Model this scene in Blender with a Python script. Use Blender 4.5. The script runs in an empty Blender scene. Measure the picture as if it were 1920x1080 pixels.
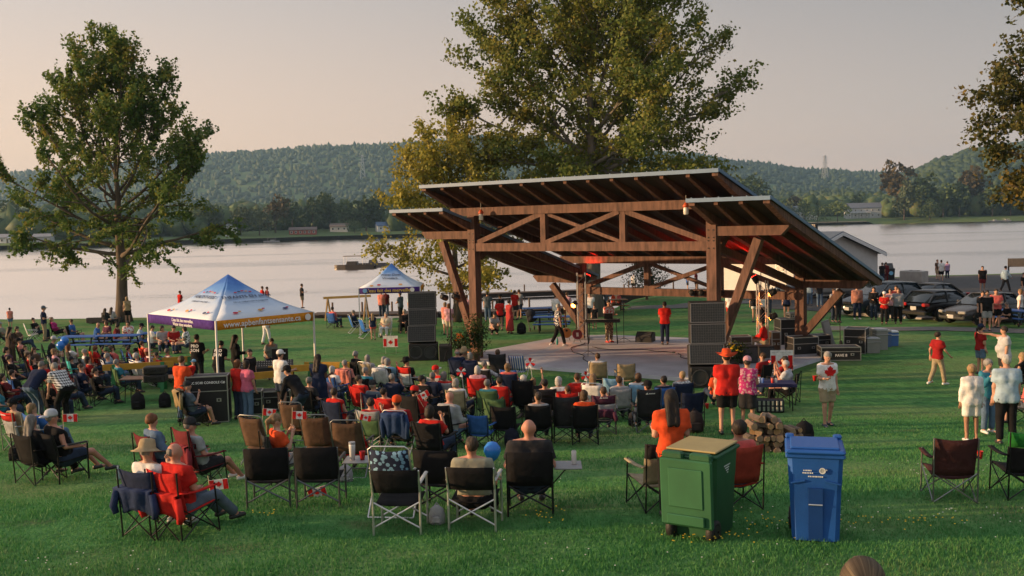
import bpy, math, random
import numpy as np
from mathutils import Vector, Matrix
R = math.radians
scene = bpy.context.scene
col = scene.collection

# ---------------------------------------------------------------- camera
cam = bpy.data.cameras.new('camera'); camo = bpy.data.objects.new('camera', cam); col.objects.link(camo)
cam.lens = 35; cam.sensor_width = 36; cam.clip_start = .2; cam.clip_end = 9000
camo.location = (0, 0, 5.103)
camo.matrix_world = Matrix.Translation((0, 0, 5.103)) @ Matrix.Rotation(R(90)-.0652, 4, 'X') @ Matrix.Rotation(-.0243, 4, 'Z')
scene.camera = camo

# ---------------------------------------------------------------- sky, sun, exposure
SUN_AZ, SUN_EL = R(-93), R(9)            # compass angle from +Y towards +X
world = bpy.data.worlds.new('World'); scene.world = world; world.use_nodes = True
wn = world.node_tree; bg = wn.nodes['Background']
sky = wn.nodes.new('ShaderNodeTexSky'); sky.sky_type = 'NISHITA'; sky.sun_disc = False
sky.sun_elevation = SUN_EL; sky.sun_rotation = SUN_AZ
sky.air_density = 1.0; sky.dust_density = 3.0; sky.ozone_density = 1.0; sky.altitude = 100
# evening smoke: a warm veil over the sky, peach towards the sun's horizon, mauve grey overhead
tcw = wn.nodes.new('ShaderNodeTexCoord'); sep = wn.nodes.new('ShaderNodeSeparateXYZ'); wn.links.new(tcw.outputs['Generated'], sep.inputs[0])
def wramp(src, pts):
    r = wn.nodes.new('ShaderNodeValToRGB'); e = r.color_ramp.elements; e[0].position, e[1].position = pts[0][0], pts[-1][0]; e[0].color = (*pts[0][1], 1); e[1].color = (*pts[-1][1], 1)
    for p, k in pts[1:-1]: x = e.new(p); x.color = (*k, 1)
    wn.links.new(src, r.inputs[0]); return r.outputs[0]
sunny = wramp(sep.outputs[2], [(0, (1, .61, .37)), (.10, (.79, .55, .40)), (.24, (.54, .47, .43)), (1, (.44, .47, .52))])
away = wramp(sep.outputs[2], [(0, (.56, .41, .345)), (.10, (.37, .315, .295)), (.24, (.2, .2, .205)), (1, (.37, .41, .47))])
dots = wn.nodes.new('ShaderNodeVectorMath'); dots.operation = 'DOT_PRODUCT'; dots.inputs[1].default_value = (math.sin(SUN_AZ), math.cos(SUN_AZ), 0); wn.links.new(tcw.outputs['Generated'], dots.inputs[0])
mr = wn.nodes.new('ShaderNodeMapRange'); mr.inputs[1].default_value = -.62; mr.inputs[2].default_value = .5; wn.links.new(dots.outputs['Value'], mr.inputs[0])
vm = wn.nodes.new('ShaderNodeMix'); vm.data_type = 'RGBA'; wn.links.new(mr.outputs[0], vm.inputs[0]); wn.links.new(away, vm.inputs[6]); wn.links.new(sunny, vm.inputs[7])
amp = wn.nodes.new('ShaderNodeMix'); amp.data_type = 'RGBA'; amp.blend_type = 'MULTIPLY'; amp.inputs[0].default_value = 1; amp.inputs[7].default_value = (6.6, 6.6, 6.6, 1); wn.links.new(vm.outputs[2], amp.inputs[6])
veil = wn.nodes.new('ShaderNodeMix'); veil.data_type = 'RGBA'; veil.blend_type = 'MIX'
veil.inputs[0].default_value = .88
wn.links.new(amp.outputs[2], veil.inputs[7])
wn.links.new(sky.outputs[0], veil.inputs[6]); wn.links.new(veil.outputs[2], bg.inputs[0])
bg.inputs[1].default_value = .1
sun = bpy.data.lights.new('sun', 'SUN'); suno = bpy.data.objects.new('sun', sun); col.objects.link(suno)
sun.energy = 3.6; sun.angle = R(.6); sun.color = (1, .62, .31)
sd = Vector((math.sin(SUN_AZ)*math.cos(SUN_EL), math.cos(SUN_AZ)*math.cos(SUN_EL), math.sin(SUN_EL)))
suno.rotation_euler = sd.to_track_quat('Z', 'Y').to_euler()
vs = scene.view_settings
vs.view_transform = 'Standard'; vs.look = 'None'; vs.exposure = 1.08; vs.gamma = 1; vs.use_curve_mapping = False
scene.cycles.use_denoising = True
scene.cycles.max_bounces = 5; scene.cycles.diffuse_bounces = 2; scene.cycles.glossy_bounces = 2
scene.cycles.transmission_bounces = 3; scene.cycles.transparent_max_bounces = 6; scene.cycles.volume_bounces = 0
scene.cycles.caustics_reflective = False; scene.cycles.caustics_refractive = False
scene.cycles.sample_clamp_indirect = 4

# ---------------------------------------------------------------- helpers: materials
_mats = {}
def mat(c, rough=.75, var=.12, scale=6, bump=0, bscale=60, metal=0, spec=.4, emit=0, alpha=1, stretch=None, c2=None):
    key = (tuple(c), rough, var, scale, bump, bscale, metal, spec, emit, alpha, stretch, c2)
    if key in _mats: return _mats[key]
    m = bpy.data.materials.new('surface'); m.use_nodes = True; n = m.node_tree; b = n.nodes['Principled BSDF']
    b.inputs['Roughness'].default_value = rough; b.inputs['Metallic'].default_value = metal
    b.inputs['Specular IOR Level'].default_value = spec
    c = tuple(c)
    if var or c2:
        tc = n.nodes.new('ShaderNodeTexCoord'); src = tc.outputs['Object']
        if stretch:
            mp = n.nodes.new('ShaderNodeMapping'); mp.inputs['Scale'].default_value = stretch; n.links.new(src, mp.inputs[0]); src = mp.outputs[0]
        t = n.nodes.new('ShaderNodeTexNoise'); t.inputs['Scale'].default_value = scale; t.inputs['Detail'].default_value = 5
        n.links.new(src, t.inputs['Vector'])
        r = n.nodes.new('ShaderNodeValToRGB'); r.color_ramp.elements[0].position = .3; r.color_ramp.elements[1].position = .72
        d = c2 or tuple(min(1, v*(1+var)) for v in c)
        r.color_ramp.elements[0].color = (*(v*(1-var) for v in c), 1) if not c2 else (*c, 1)
        r.color_ramp.elements[1].color = (*d, 1)
        n.links.new(t.outputs[0], r.inputs[0]); n.links.new(r.outputs[0], b.inputs['Base Color'])
        if bump:
            t2 = n.nodes.new('ShaderNodeTexNoise'); t2.inputs['Scale'].default_value = bscale; t2.inputs['Detail'].default_value = 3
            n.links.new(src, t2.inputs['Vector'])
            bp = n.nodes.new('ShaderNodeBump'); bp.inputs['Strength'].default_value = bump; bp.inputs['Distance'].default_value = .02
            n.links.new(t2.outputs[0], bp.inputs['Height']); n.links.new(bp.outputs[0], b.inputs['Normal'])
    else: b.inputs['Base Color'].default_value = (*c, 1)
    if emit:
        b.inputs['Emission Color'].default_value = (*c, 1); b.inputs['Emission Strength'].default_value = emit
    if alpha < 1: b.inputs['Alpha'].default_value = alpha
    m.diffuse_color = (*c, 1)
    _mats[key] = m
    return m
def cloth(c): return mat(c, .92, .2, 9, .5, 14, spec=.15)
def plastic(c): return mat(c, .42, .08, 4, spec=.45)
def metal(c, rough=.38): return mat(c, rough, .1, 10, metal=.85)
def fabric_leaf(colors, trans=.35):
    """leaves: every leaf takes its own tone, some light passes through"""
    key = ('leaf', colors, trans)
    if key in _mats: return _mats[key]
    m = bpy.data.materials.new('leaf'); m.use_nodes = True; n = m.node_tree; b = n.nodes['Principled BSDF']
    g = n.nodes.new('ShaderNodeNewGeometry'); tc = n.nodes.new('ShaderNodeTexCoord')
    t = n.nodes.new('ShaderNodeTexNoise'); t.inputs['Scale'].default_value = .35; t.inputs['Detail'].default_value = 2
    n.links.new(tc.outputs['Object'], t.inputs['Vector'])
    ma = n.nodes.new('ShaderNodeMath'); ma.operation = 'MULTIPLY_ADD'; ma.inputs[1].default_value = .55
    n.links.new(g.outputs['Random Per Island'], ma.inputs[0])
    mb = n.nodes.new('ShaderNodeMath'); mb.operation = 'MULTIPLY_ADD'; mb.inputs[1].default_value = 1.3; mb.inputs[2].default_value = -.42
    n.links.new(t.outputs[0], mb.inputs[0]); n.links.new(mb.outputs[0], ma.inputs[2])
    r = n.nodes.new('ShaderNodeValToRGB'); e = r.color_ramp.elements
    e[0].position = 0; e[0].color = (*colors[0], 1); e[1].position = 1; e[1].color = (*colors[-1], 1)
    for k, c in enumerate(colors[1:-1]): x = e.new((k+1)/(len(colors)-1)); x.color = (*c, 1)
    n.links.new(ma.outputs[0], r.inputs[0]); n.links.new(r.outputs[0], b.inputs['Base Color'])
    b.inputs['Roughness'].default_value = .6; b.inputs['Specular IOR Level'].default_value = .25
    tr = n.nodes.new('ShaderNodeBsdfTranslucent'); n.links.new(r.outputs[0], tr.inputs[0])
    mx = n.nodes.new('ShaderNodeMixShader'); mx.inputs[0].default_value = trans
    n.links.new(b.outputs[0], mx.inputs[1]); n.links.new(tr.outputs[0], mx.inputs[2])
    n.links.new(mx.outputs[0], n.nodes['Material Output'].inputs[0])
    _mats[key] = m
    return m

# ---------------------------------------------------------------- helpers: meshes
class MB:
    """collects shapes, links them as ONE mesh object"""
    def __init__(s): s.v = []; s.f = []
    def add(s, vs, fs):
        o = len(s.v); s.v += [tuple(v) for v in vs]; s.f += [tuple(i+o for i in f) for f in fs]; return s
    def box(s, c, d, rz=0, rx=0, ry=0, taper=1, bev=0):
        x, y, z = d[0]/2, d[1]/2, d[2]/2
        if bev:
            b = min(bev, x*.9, y*.9, z*.9); P = []
            for sz in (-1, 1):
                for (a, e) in ((x, b), (x-b, 0)):
                    zz = sz*(z-(b if e else 0)); yy = y if e else y-b
                    P.append([(a, yy-b, zz), (a-b, yy, zz), (b-a, yy, zz), (-a, yy-b, zz), (-a, b-yy, zz), (b-a, -yy, zz), (a-b, -yy, zz), (a, b-yy, zz)])
            rings = [P[1], P[0], P[2], P[3]]; vs = [q for r in rings for q in r]
            fs = [tuple(range(7, -1, -1)), tuple(range(24, 32))]
            for k in range(3): fs += [(k*8+i, k*8+(i+1) % 8, k*8+8+(i+1) % 8, k*8+8+i) for i in range(8)]
        else:
            t = taper
            vs = [(-x, -y, -z), (x, -y, -z), (x, y, -z), (-x, y, -z), (-x*t, -y*t, z), (x*t, -y*t, z), (x*t, y*t, z), (-x*t, y*t, z)]
            fs = [(0, 3, 2, 1), (4, 5, 6, 7), (0, 1, 5, 4), (1, 2, 6, 5), (2, 3, 7, 6), (3, 0, 4, 7)]
        if rz or rx or ry:
            m = Matrix.Rotation(rz, 3, 'Z') @ Matrix.Rotation(ry, 3, 'Y') @ Matrix.Rotation(rx, 3, 'X'); vs = [m @ Vector(v) for v in vs]
        return s.add([(v[0]+c[0], v[1]+c[1], v[2]+c[2]) for v in vs], fs)
    def bar(s, a, b, w, h, up=(0, 0, 1)):
        a, b = Vector(a), Vector(b); d = (b-a).normalized(); u = Vector(up)
        if abs(d.dot(u)) > .98: u = Vector((0, 1, 0))
        r = d.cross(u).normalized()*w/2; t = r.cross(d).normalized()*h/2
        vs = [a-r-t, a+r-t, a+r+t, a-r+t, b-r-t, b+r-t, b+r+t, b-r+t]
        return s.add(vs, [(3, 2, 1, 0), (4, 5, 6, 7), (0, 1, 5, 4), (1, 2, 6, 5), (2, 3, 7, 6), (3, 0, 4, 7)])
    def tube(s, pts, r, n=6, caps=True):
        pts = [Vector(p) for p in pts]; rs = r if isinstance(r, (list, tuple)) else [r]*len(pts); vs = []; up = None
        for i, p in enumerate(pts):
            d = (pts[min(i+1, len(pts)-1)]-pts[max(i-1, 0)]).normalized()
            if up is None: up = Vector((0, 0, 1)) if abs(d.z) < .9 else Vector((0, 1, 0))
            a = d.cross(up).normalized(); b = a.cross(d).normalized(); up = b
            vs += [p+(a*math.cos(2*math.pi*k/n)+b*math.sin(2*math.pi*k/n))*rs[i] for k in range(n)]
        fs = [(i*n+k, i*n+(k+1) % n, (i+1)*n+(k+1) % n, (i+1)*n+k) for i in range(len(pts)-1) for k in range(n)]
        if caps: fs += [tuple(range(n-1, -1, -1)), tuple(range((len(pts)-1)*n, len(pts)*n))]
        return s.add(vs, fs)
    def lathe(s, prof, n=12, c=(0, 0, 0), sx=1, sy=1, rx=0, rz=0, ry=0):
        vs = [(r*math.cos(2*math.pi*k/n)*sx, r*math.sin(2*math.pi*k/n)*sy, z) for r, z in prof for k in range(n)]
        if rx or rz or ry:
            m = Matrix.Rotation(rz, 3, 'Z') @ Matrix.Rotation(ry, 3, 'Y') @ Matrix.Rotation(rx, 3, 'X'); vs = [m @ Vector(v) for v in vs]
        fs = [(i*n+k, i*n+(k+1) % n, (i+1)*n+(k+1) % n, (i+1)*n+k) for i in range(len(prof)-1) for k in range(n)]
        fs += [tuple(range(n-1, -1, -1)), tuple(range((len(prof)-1)*n, len(prof)*n))]
        return s.add([(v[0]+c[0], v[1]+c[1], v[2]+c[2]) for v in vs], fs)
    def prism(s, poly, o, u, v, t):
        """outline poly in the plane (o; u, v), thickness vector t"""
        o, u, v, t = Vector(o), Vector(u), Vector(v), Vector(t); n = len(poly)
        vs = [o+u*a+v*b for a, b in poly]+[o+u*a+v*b+t for a, b in poly]
        return s.add(vs, [tuple(range(n-1, -1, -1)), tuple(range(n, 2*n))]+[(i, (i+1) % n, n+(i+1) % n, n+i) for i in range(n)])
    def sheet(s, g, th=0):
        """g: grid of points (rows), th: thickness vector"""
        nr, nc = len(g), len(g[0]); vs = [Vector(p) for r in g for p in r]
        fs = [(i*nc+j, i*nc+j+1, (i+1)*nc+j+1, (i+1)*nc+j) for i in range(nr-1) for j in range(nc-1)]
        if th:
            t = Vector(th); N = len(vs); vs += [p+t for p in vs]; fs += [tuple(N+i for i in f[::-1]) for f in fs]
            rim = [j for j in range(nc)]+[i*nc+nc-1 for i in range(1, nr)]+[(nr-1)*nc+j for j in range(nc-2, -1, -1)]+[i*nc for i in range(nr-2, 0, -1)]
            fs += [(rim[k], N+rim[k], N+rim[(k+1) % len(rim)], rim[(k+1) % len(rim)]) for k in range(len(rim))]
        return s.add(vs, fs)
    def ball(s, c, r, n=10, m=7):
        rr = r if isinstance(r, (tuple, list)) else (r, r, r)
        prof = [(math.sin(math.pi*i/m), -math.cos(math.pi*i/m)) for i in range(m+1)]; prof[0] = (.02, -1); prof[-1] = (.02, 1)
        b = MB().lathe(prof, n); return s.add([(c[0]+v[0]*rr[0], c[1]+v[1]*rr[1], c[2]+v[2]*rr[2]) for v in b.v], b.f)
    def mesh(s, name='mesh', smooth=False):
        me = bpy.data.meshes.new(name); me.from_pydata([tuple(v) for v in s.v], [], s.f)
        if smooth: me.shade_smooth()
        return me
    def build(s, name, m, parent=None, smooth=False, **k): return link(name, s.mesh(name, smooth), m, parent, **k)
def link(name, me, m, parent=None, loc=None, rot=None, scale=None):
    """an object for this mesh; the material sits on the object, so meshes can be shared"""
    o = bpy.data.objects.new(name, me); col.objects.link(o)
    if m is not None:
        if not me.materials: me.materials.append(None)
        o.material_slots[0].link = 'OBJECT'; o.material_slots[0].material = m
    if parent is not None: o.parent = parent
    if loc: o.location = loc
    if rot: o.rotation_euler = rot
    if scale: o.scale = scale if isinstance(scale, (tuple, list)) else (scale,)*3
    return o
def np_mesh(name, verts, faces, smooth=False):
    """fast mesh from numpy arrays (all faces the same size)"""
    me = bpy.data.meshes.new(name); verts = np.asarray(verts, np.float32); faces = np.asarray(faces, np.int32); k = faces.shape[1]
    me.vertices.add(len(verts)); me.vertices.foreach_set('co', verts.ravel())
    me.loops.add(faces.size); me.loops.foreach_set('vertex_index', faces.ravel())
    me.polygons.add(len(faces)); me.polygons.foreach_set('loop_start', np.arange(0, faces.size, k, dtype=np.int32))
    me.update(calc_edges=True); me.validate()
    if smooth: me.shade_smooth()
    return me
def tag(o, label=None, cat=None, group=None, kind=None):
    if label: o['label'] = label
    if cat: o['category'] = cat
    if group: o['group'] = group
    if kind: o['kind'] = kind
    return o
def thing(name, label, cat, loc=(0, 0, 0), rz=0, group=None):
    o = bpy.data.objects.new(name, None); col.objects.link(o); o.location = loc; o.rotation_euler = (0, 0, rz); o.empty_display_size = .2
    return tag(o, label, cat, group)
def at(p, dz=0): return (p[0], p[1], ground(p[0], p[1])+dz)
def text_mesh(txt, size, depth=.002, bold=0):
    cu = bpy.data.curves.new('lettering', 'FONT'); cu.body = txt; cu.size = size; cu.align_x = 'CENTER'; cu.align_y = 'CENTER'; cu.extrude = depth; cu.offset = bold; cu.resolution_u = 2
    o = bpy.data.objects.new('lettering', cu); me = bpy.data.meshes.new_from_object(o); bpy.data.objects.remove(o); bpy.data.curves.remove(cu)
    return me

# ---- the lie of the land (metres; stage slab top = 0, camera looks along +Y) ----
WATER_Z = -2.4
def lerp_tab(x, tab):
    if x <= tab[0][0]: return tab[0][1]
    for (a, b), (c, d) in zip(tab, tab[1:]):
        if x <= c:
            t = (x-a)/(c-a); t = t*t*(3-2*t)
            return b+(d-b)*t
    return tab[-1][1]
BANK = [(-30, 2.0), (4, 1.75), (10, 1.45), (13, 1.3), (17, .82), (21, .33), (26, .0), (31, -.12), (42, -.13), (48, -.28), (55, -.42), (64, -.5), (90, -.5)]
SHORE = [(-90, 70), (-40, 70), (-22, 68), (-12, 64.5), (0, 62), (5, 64), (9, 70), (14, 80), (24, 90), (40, 92), (90, 93)]
def ground(x, y):
    z = lerp_tab(y, BANK)
    if x > 6 and y > 46: z += .45*math.exp(-((x-10.5)/4)**2-((y-66)/6)**2)
    d = y-lerp_tab(x, SHORE)
    if d > -3: z -= 4.2*lerp_tab(d, [(-3, 0), (3.5, 1)])
    return z

# ---------------------------------------------------------------- ground, paths, water
rnd = random.Random(7); nrg = np.random.default_rng(7)
def lawn_material():
    m = bpy.data.materials.new('lawn'); m.use_nodes = True; n = m.node_tree; b = n.nodes['Principled BSDF']
    tc = n.nodes.new('ShaderNodeTexCoord')
    def noise(sc, det=4, st=None):
        src = tc.outputs['Object']
        if st:
            mp = n.nodes.new('ShaderNodeMapping'); mp.inputs['Scale'].default_value = st; n.links.new(src, mp.inputs[0]); src = mp.outputs[0]
        t = n.nodes.new('ShaderNodeTexNoise'); t.inputs['Scale'].default_value = sc; t.inputs['Detail'].default_value = det; n.links.new(src, t.inputs['Vector']); return t.outputs[0]
    def ramp(f, cs):
        r = n.nodes.new('ShaderNodeValToRGB'); e = r.color_ramp.elements; e[0].position = cs[0][0]; e[0].color = (*cs[0][1], 1); e[1].position = cs[-1][0]; e[1].color = (*cs[-1][1], 1)
        for p, c in cs[1:-1]: x = e.new(p); x.color = (*c, 1)
        n.links.new(f, r.inputs[0]); return r.outputs[0]
    def mix(a, c, f):
        x = n.nodes.new('ShaderNodeMix'); x.data_type = 'RGBA'; n.links.new(f, x.inputs[0]); n.links.new(a, x.inputs[6]); n.links.new(c, x.inputs[7]); return x.outputs[2]
    base = ramp(noise(5, 6, (1, .5, 1)), [(.3, (.048, .145, .042)), (.55, (.075, .22, .064)), (.75, (.115, .265, .082))])
    dry = ramp(noise(9, 5), [(.3, (.16, .22, .08)), (.7, (.24, .27, .12))])
    f = ramp(noise(.16, 4, (1, 2.2, 1)), [(.42, (0, 0, 0)), (.68, (.75, .75, .75))])
    soil = ramp(noise(20, 4), [(.3, (.09, .085, .045)), (.7, (.15, .13, .07))]); f2 = ramp(noise(.7, 5, (1, 1.8, 1)), [(.60, (0, 0, 0)), (.74, (.6, .6, .6))])
    n.links.new(mix(mix(base, dry, f), soil, f2), b.inputs['Base Color']); b.inputs['Roughness'].default_value = .95; b.inputs['Specular IOR Level'].default_value = .1
    bp = n.nodes.new('ShaderNodeBump'); bp.inputs['Strength'].default_value = .9; bp.inputs['Distance'].default_value = .06
    n.links.new(noise(14, 5), bp.inputs['Height']); n.links.new(bp.outputs[0], b.inputs['Normal'])
    return m
LAWN = lawn_material()
xs = np.concatenate([np.arange(-110, -40, 2.), np.arange(-40, 45, 1.), np.arange(45, 111, 2.)]); ys = np.arange(-30, 97, 1.)
gv = [(x, y, ground(x, y)+.02*math.sin(x*.7+y*.3)*math.sin(y*.5)) for y in ys for x in xs]; nx = len(xs)
gf = [(j*nx+i, j*nx+i+1, (j+1)*nx+i+1, (j+1)*nx+i) for j in range(len(ys)-1) for i in range(nx-1)]
lawn = link('ground', np_mesh('ground', gv, gf, True), LAWN); tag(lawn, 'sloping green park lawn', None, kind='structure')
def drape(name, fn, us, vsx, m, dz=.035, label=None):
    o = MB().sheet([[(*fn(u, v), ground(*fn(u, v))+dz) for u in us] for v in vsx]).build(name, m); tag(o, label, None, kind='structure'); return o
ASPH = mat((.06, .058, .058), .9, .25, 3, .4, 90)
def poly_y(tab): return lambda x: lerp_tab(x, tab)
lo = poly_y([(13, 61), (17, 58.5), (19, 54.8), (20.6, 52), (22, 49.2), (24, 47.6), (34, 47.2), (80, 47)])
drape('parking_lot', lambda u, v: (u, lo(u)+(lerp_tab(u, SHORE)-4.5-lo(u))*v), np.linspace(15.5, 80, 50), np.linspace(0, 1, 26), ASPH, .04, 'grey asphalt parking area by the water')
def path(name, pts, w, label):
    def fn(u, v):
        k = min(int(u), len(pts)-2); t = u-k; a, b = pts[k], pts[k+1]; d = Vector((b[0]-a[0], b[1]-a[1])).normalized()
        return (a[0]+(b[0]-a[0])*t-d.y*v*w, a[1]+(b[1]-a[1])*t+d.x*v*w)
    drape(name, fn, np.linspace(0, len(pts)-1, 8*(len(pts)-1)+1), [-.5, 0, .5], mat((.15, .145, .14), .9, .2, 4, .3, 80), .03, label)
path('path', [(5.92, 111.25), (7.25, 61.58), (10.07, 60.63), (14.78, 64.08), (18.86, 67.58), (23.54, 69.58)], 1.6, 'pale footpath behind the stage')
path('path', [(14.69, 47.2), (16.78, 45.95), (19.49, 45.35), (22.16, 42.95), (42, 45.4), (70, 44)], 2.2, 'grey footpath below the parked cars')
# water
def water_material():
    m = bpy.data.materials.new('water'); m.use_nodes = True; n = m.node_tree; b = n.nodes['Principled BSDF']
    b.inputs['Base Color'].default_value = (.98, .88, .81, 1); b.inputs['Metallic'].default_value = 1; b.inputs['Roughness'].default_value = .16; b.inputs['IOR'].default_value = 1.333; b.inputs['Specular IOR Level'].default_value = .7
    tc = n.nodes.new('ShaderNodeTexCoord')
    def nz(sc, st, det):
        mp = n.nodes.new('ShaderNodeMapping'); mp.inputs['Scale'].default_value = st; n.links.new(tc.outputs['Object'], mp.inputs[0])
        t = n.nodes.new('ShaderNodeTexNoise'); t.inputs['Scale'].default_value = sc; t.inputs['Detail'].default_value = det; n.links.new(mp.outputs[0], t.inputs['Vector']); return t.outputs[0]
    # wind-ruffled bands: ripple strength varies slowly over the lake
    band = nz(.02, (.35, 1.6, 1), 3)
    r = n.nodes.new('ShaderNodeValToRGB'); r.color_ramp.elements[0].position = .5; r.color_ramp.elements[0].color = (.03, .03, .03, 1); r.color_ramp.elements[1].position = .64; r.color_ramp.elements[1].color = (.5, .5, .5, 1); n.links.new(band, r.inputs[0])
    b1 = n.nodes.new('ShaderNodeBump'); b1.inputs['Distance'].default_value = .5; n.links.new(nz(.5, (.45, 1.3, 1), 5), b1.inputs['Height']); n.links.new(r.outputs[0], b1.inputs['Strength'])
    cn = n.nodes.new('ShaderNodeCombineXYZ'); cn.inputs[1].default_value = -.06; cn.inputs[2].default_value = 1    # wavelets face the viewer more than they turn away
    n.links.new(cn.outputs[0], b1.inputs['Normal'])
    n.links.new(b1.outputs[0], b.inputs['Normal'])
    return m
wv = [(-1500, 30, WATER_Z), (1500, 30, WATER_Z), (1500, 1100, WATER_Z), (-1500, 1100, WATER_Z)]
tag(link('water', np_mesh('water', wv, [(0, 1, 2, 3)]), water_material()), 'calm lake reflecting the pink evening sky', None, kind='structure')

# ---------------------------------------------------------------- far shore and wooded hills
RIDGE = [(-.75, 98), (-.52, 102), (-.48, 112), (-.3, 136), (-.246, 139), (-.193, 145), (-.139, 145), (-.09, 147), (-.032, 156), (0, 152), (.09, 133), (.177, 115), (.236, 97), (.305, 80), (.37, 72), (.40, 68), (.75, 66)]
RHILL = [(.385, 0), (.40, 70), (.434, 93), (.466, 108), (.514, 117), (.6, 135), (.75, 140)]
FSHORE = [(-.75, 480), (-.474, 505), (-.3, 560), (-.128, 610), (.1, 690), (.3, 770), (.51, 740), (.75, 720)]
def far_z(a, d):
    """a = x/y of the sight line, d = distance along Y"""
    s = lerp_tab(a, FSHORE); e = d-s
    z = WATER_Z-1+lerp_tab(e, [(0, 0), (14, 4.2), (60, 7), (160, 11), (600, 20)])
    wob = .5+.5*math.sin(a*17+1)*math.cos(a*41)
    z = max(z, lerp_tab(d, [(1000, 0), (1550, (34+16*wob)*1550/1867), (1900, 30)])) if a < .36 else z
    z = max(z, lerp_tab(d, [(1700, -5), (2900, lerp_tab(a, RIDGE)*2900/1867+3), (4300, 60)]))
    if a > .385: z = max(z, lerp_tab(d, [(1000, -5), (1750, lerp_tab(a, RHILL)*1750/1867+3), (2600, 40)]))
    return z
das = np.linspace(-.75, .75, 150); dds = np.concatenate([[-6, 0, 7, 14, 30], np.geomspace(60, 3600, 60)])
fv = []
for e in dds:
    for a in das:
        d = lerp_tab(a, FSHORE)+e; fv.append((a*d, d, far_z(a, d)))
ff = [(j*150+i, j*150+i+1, (j+1)*150+i+1, (j+1)*150+i) for j in range(len(dds)-1) for i in range(149)]
tag(link('hills', np_mesh('hills', fv, ff, True), mat((.07, .12, .035), .95, .5, .02, c2=(.12, .17, .05))), 'low wooded hills across the lake', None, kind='structure')
def lump(n_sub=1):
    t = (1+5**.5)/2
    v = np.array([(-1, t, 0), (1, t, 0), (-1, -t, 0), (1, -t, 0), (0, -1, t), (0, 1, t), (0, -1, -t), (0, 1, -t), (t, 0, -1), (t, 0, 1), (-t, 0, -1), (-t, 0, 1)])/math.hypot(1, t)
    f = np.array([(0, 11, 5), (0, 5, 1), (0, 1, 7), (0, 7, 10), (0, 10, 11), (1, 5, 9), (5, 11, 4), (11, 10, 2), (10, 7, 6), (7, 1, 8), (3, 9, 4), (3, 4, 2), (3, 2, 6), (3, 6, 8), (3, 8, 9), (4, 9, 5), (2, 4, 11), (6, 2, 10), (8, 6, 7), (9, 8, 1)])
    return v, f
LV, LF_ = lump()
def lumps(centers, sx, sz, jit=.25):
    """many small uneven crowns in one mesh"""
    n = len(centers); V = LV[None]*(1+nrg.normal(0, jit, (n, 12, 1)))*np.stack([sx, sx, sz], 1)[:, None, :]+np.asarray(centers)[:, None, :]
    return V.reshape(-1, 3), (LF_[None]+(np.arange(n)*12)[:, None, None]).reshape(-1, 3)
cs, sx, sz = [], [], []
for k in range(19000):
    a = nrg.uniform(-.62, .62); u = nrg.random()
    d = nrg.uniform(1000, 1900) if u < .34 else nrg.uniform(1800, 3000)
    if u > .93 and a < .4: d = nrg.uniform(2860, 2960)
    z = far_z(a, d); w = nrg.uniform(4, 7.5)*(1 if d < 1900 else 1.2)
    conif = nrg.random() < (.55 if d > 2600 else .2)
    cs.append((a*d, d, z+w*.5)); sx.append(w*(.55 if conif else 1)); sz.append(w*(1.5 if conif else .95))
for k in range(2600):                     # the right-hand hill
    a = nrg.uniform(.39, .62); d = nrg.uniform(1000, 1800); w = nrg.uniform(4, 8); cs.append((a*d, d, far_z(a, d)+w*.5)); sx.append(w); sz.append(w*1.1)
V, F = lumps(cs, np.array(sx), np.array(sz))
HILL_LEAF = fabric_leaf(((.036, .064, .028), (.044, .075, .032), (.056, .085, .034)), .1)
tag(link('wooded_hillside', np_mesh('wooded_hillside', V, F), HILL_LEAF), 'dense mixed forest covering the hills across the lake', 'forest', kind='stuff')
cs, sx, sz = [], [], []
for k in range(4400):                     # the strip of wood behind the far shore
    a = nrg.uniform(-.6, .6); e = 34+486*nrg.random()**1.4; e = max(e, 78+nrg.uniform(0, 60)) if .26 < a < .375 or -.29 < a < -.12 else e; d = lerp_tab(a, FSHORE)+e
    w = nrg.uniform(3.2, 8); cs.append((a*d, d, far_z(a, d)+w*.9)); sx.append(w); sz.append(w*nrg.uniform(.9, 1.5))
V, F = lumps(cs, np.array(sx), np.array(sz))
tag(link('shore_wood', np_mesh('shore_wood', V, F), fabric_leaf(((.035, .065, .026), (.06, .1, .038), (.09, .135, .05), (.11, .11, .045)), .1)), 'belt of mixed wood behind the far shore', 'forest', kind='stuff')

# ---------------------------------------------------------------- trees
def leaf_mesh(name, P, size, droop=.25, aspect=.72):
    """one folded diamond leaf spray per point"""
    n = len(P); P = np.asarray(P); d = nrg.normal(size=(n, 3)); d[:, 2] -= droop; d /= np.linalg.norm(d, axis=1)[:, None]
    e = np.cross(d, nrg.normal(size=(n, 3))); e /= np.linalg.norm(e, axis=1)[:, None]; nn = np.cross(d, e)
    s = (size*nrg.uniform(.6, 1.35, n))[:, None]
    V = np.stack([P-d*s*.5, P+e*s*aspect*.5+nn*s*.12, P+d*s*.5, P-e*s*aspect*.5+nn*s*.12], 1).reshape(-1, 3)
    return np_mesh(name, V, np.arange(4*n).reshape(-1, 4))
def limb_points(p, d, L, bend, k=6):
    p = np.array(p, float); d = np.array(d, float); d /= np.linalg.norm(d); out = [p.copy()]
    for i in range(k):
        d = d+np.array((0, 0, bend))/k+nrg.normal(0, .07, 3); d /= np.linalg.norm(d); p = p+d*L/k; out.append(p.copy())
    return np.array(out), d
def along(pts, t):
    x = t*(len(pts)-1); i = min(int(x), len(pts)-2); return pts[i]+(pts[i+1]-pts[i])*(x-i), pts[i+1]-pts[i]
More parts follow.
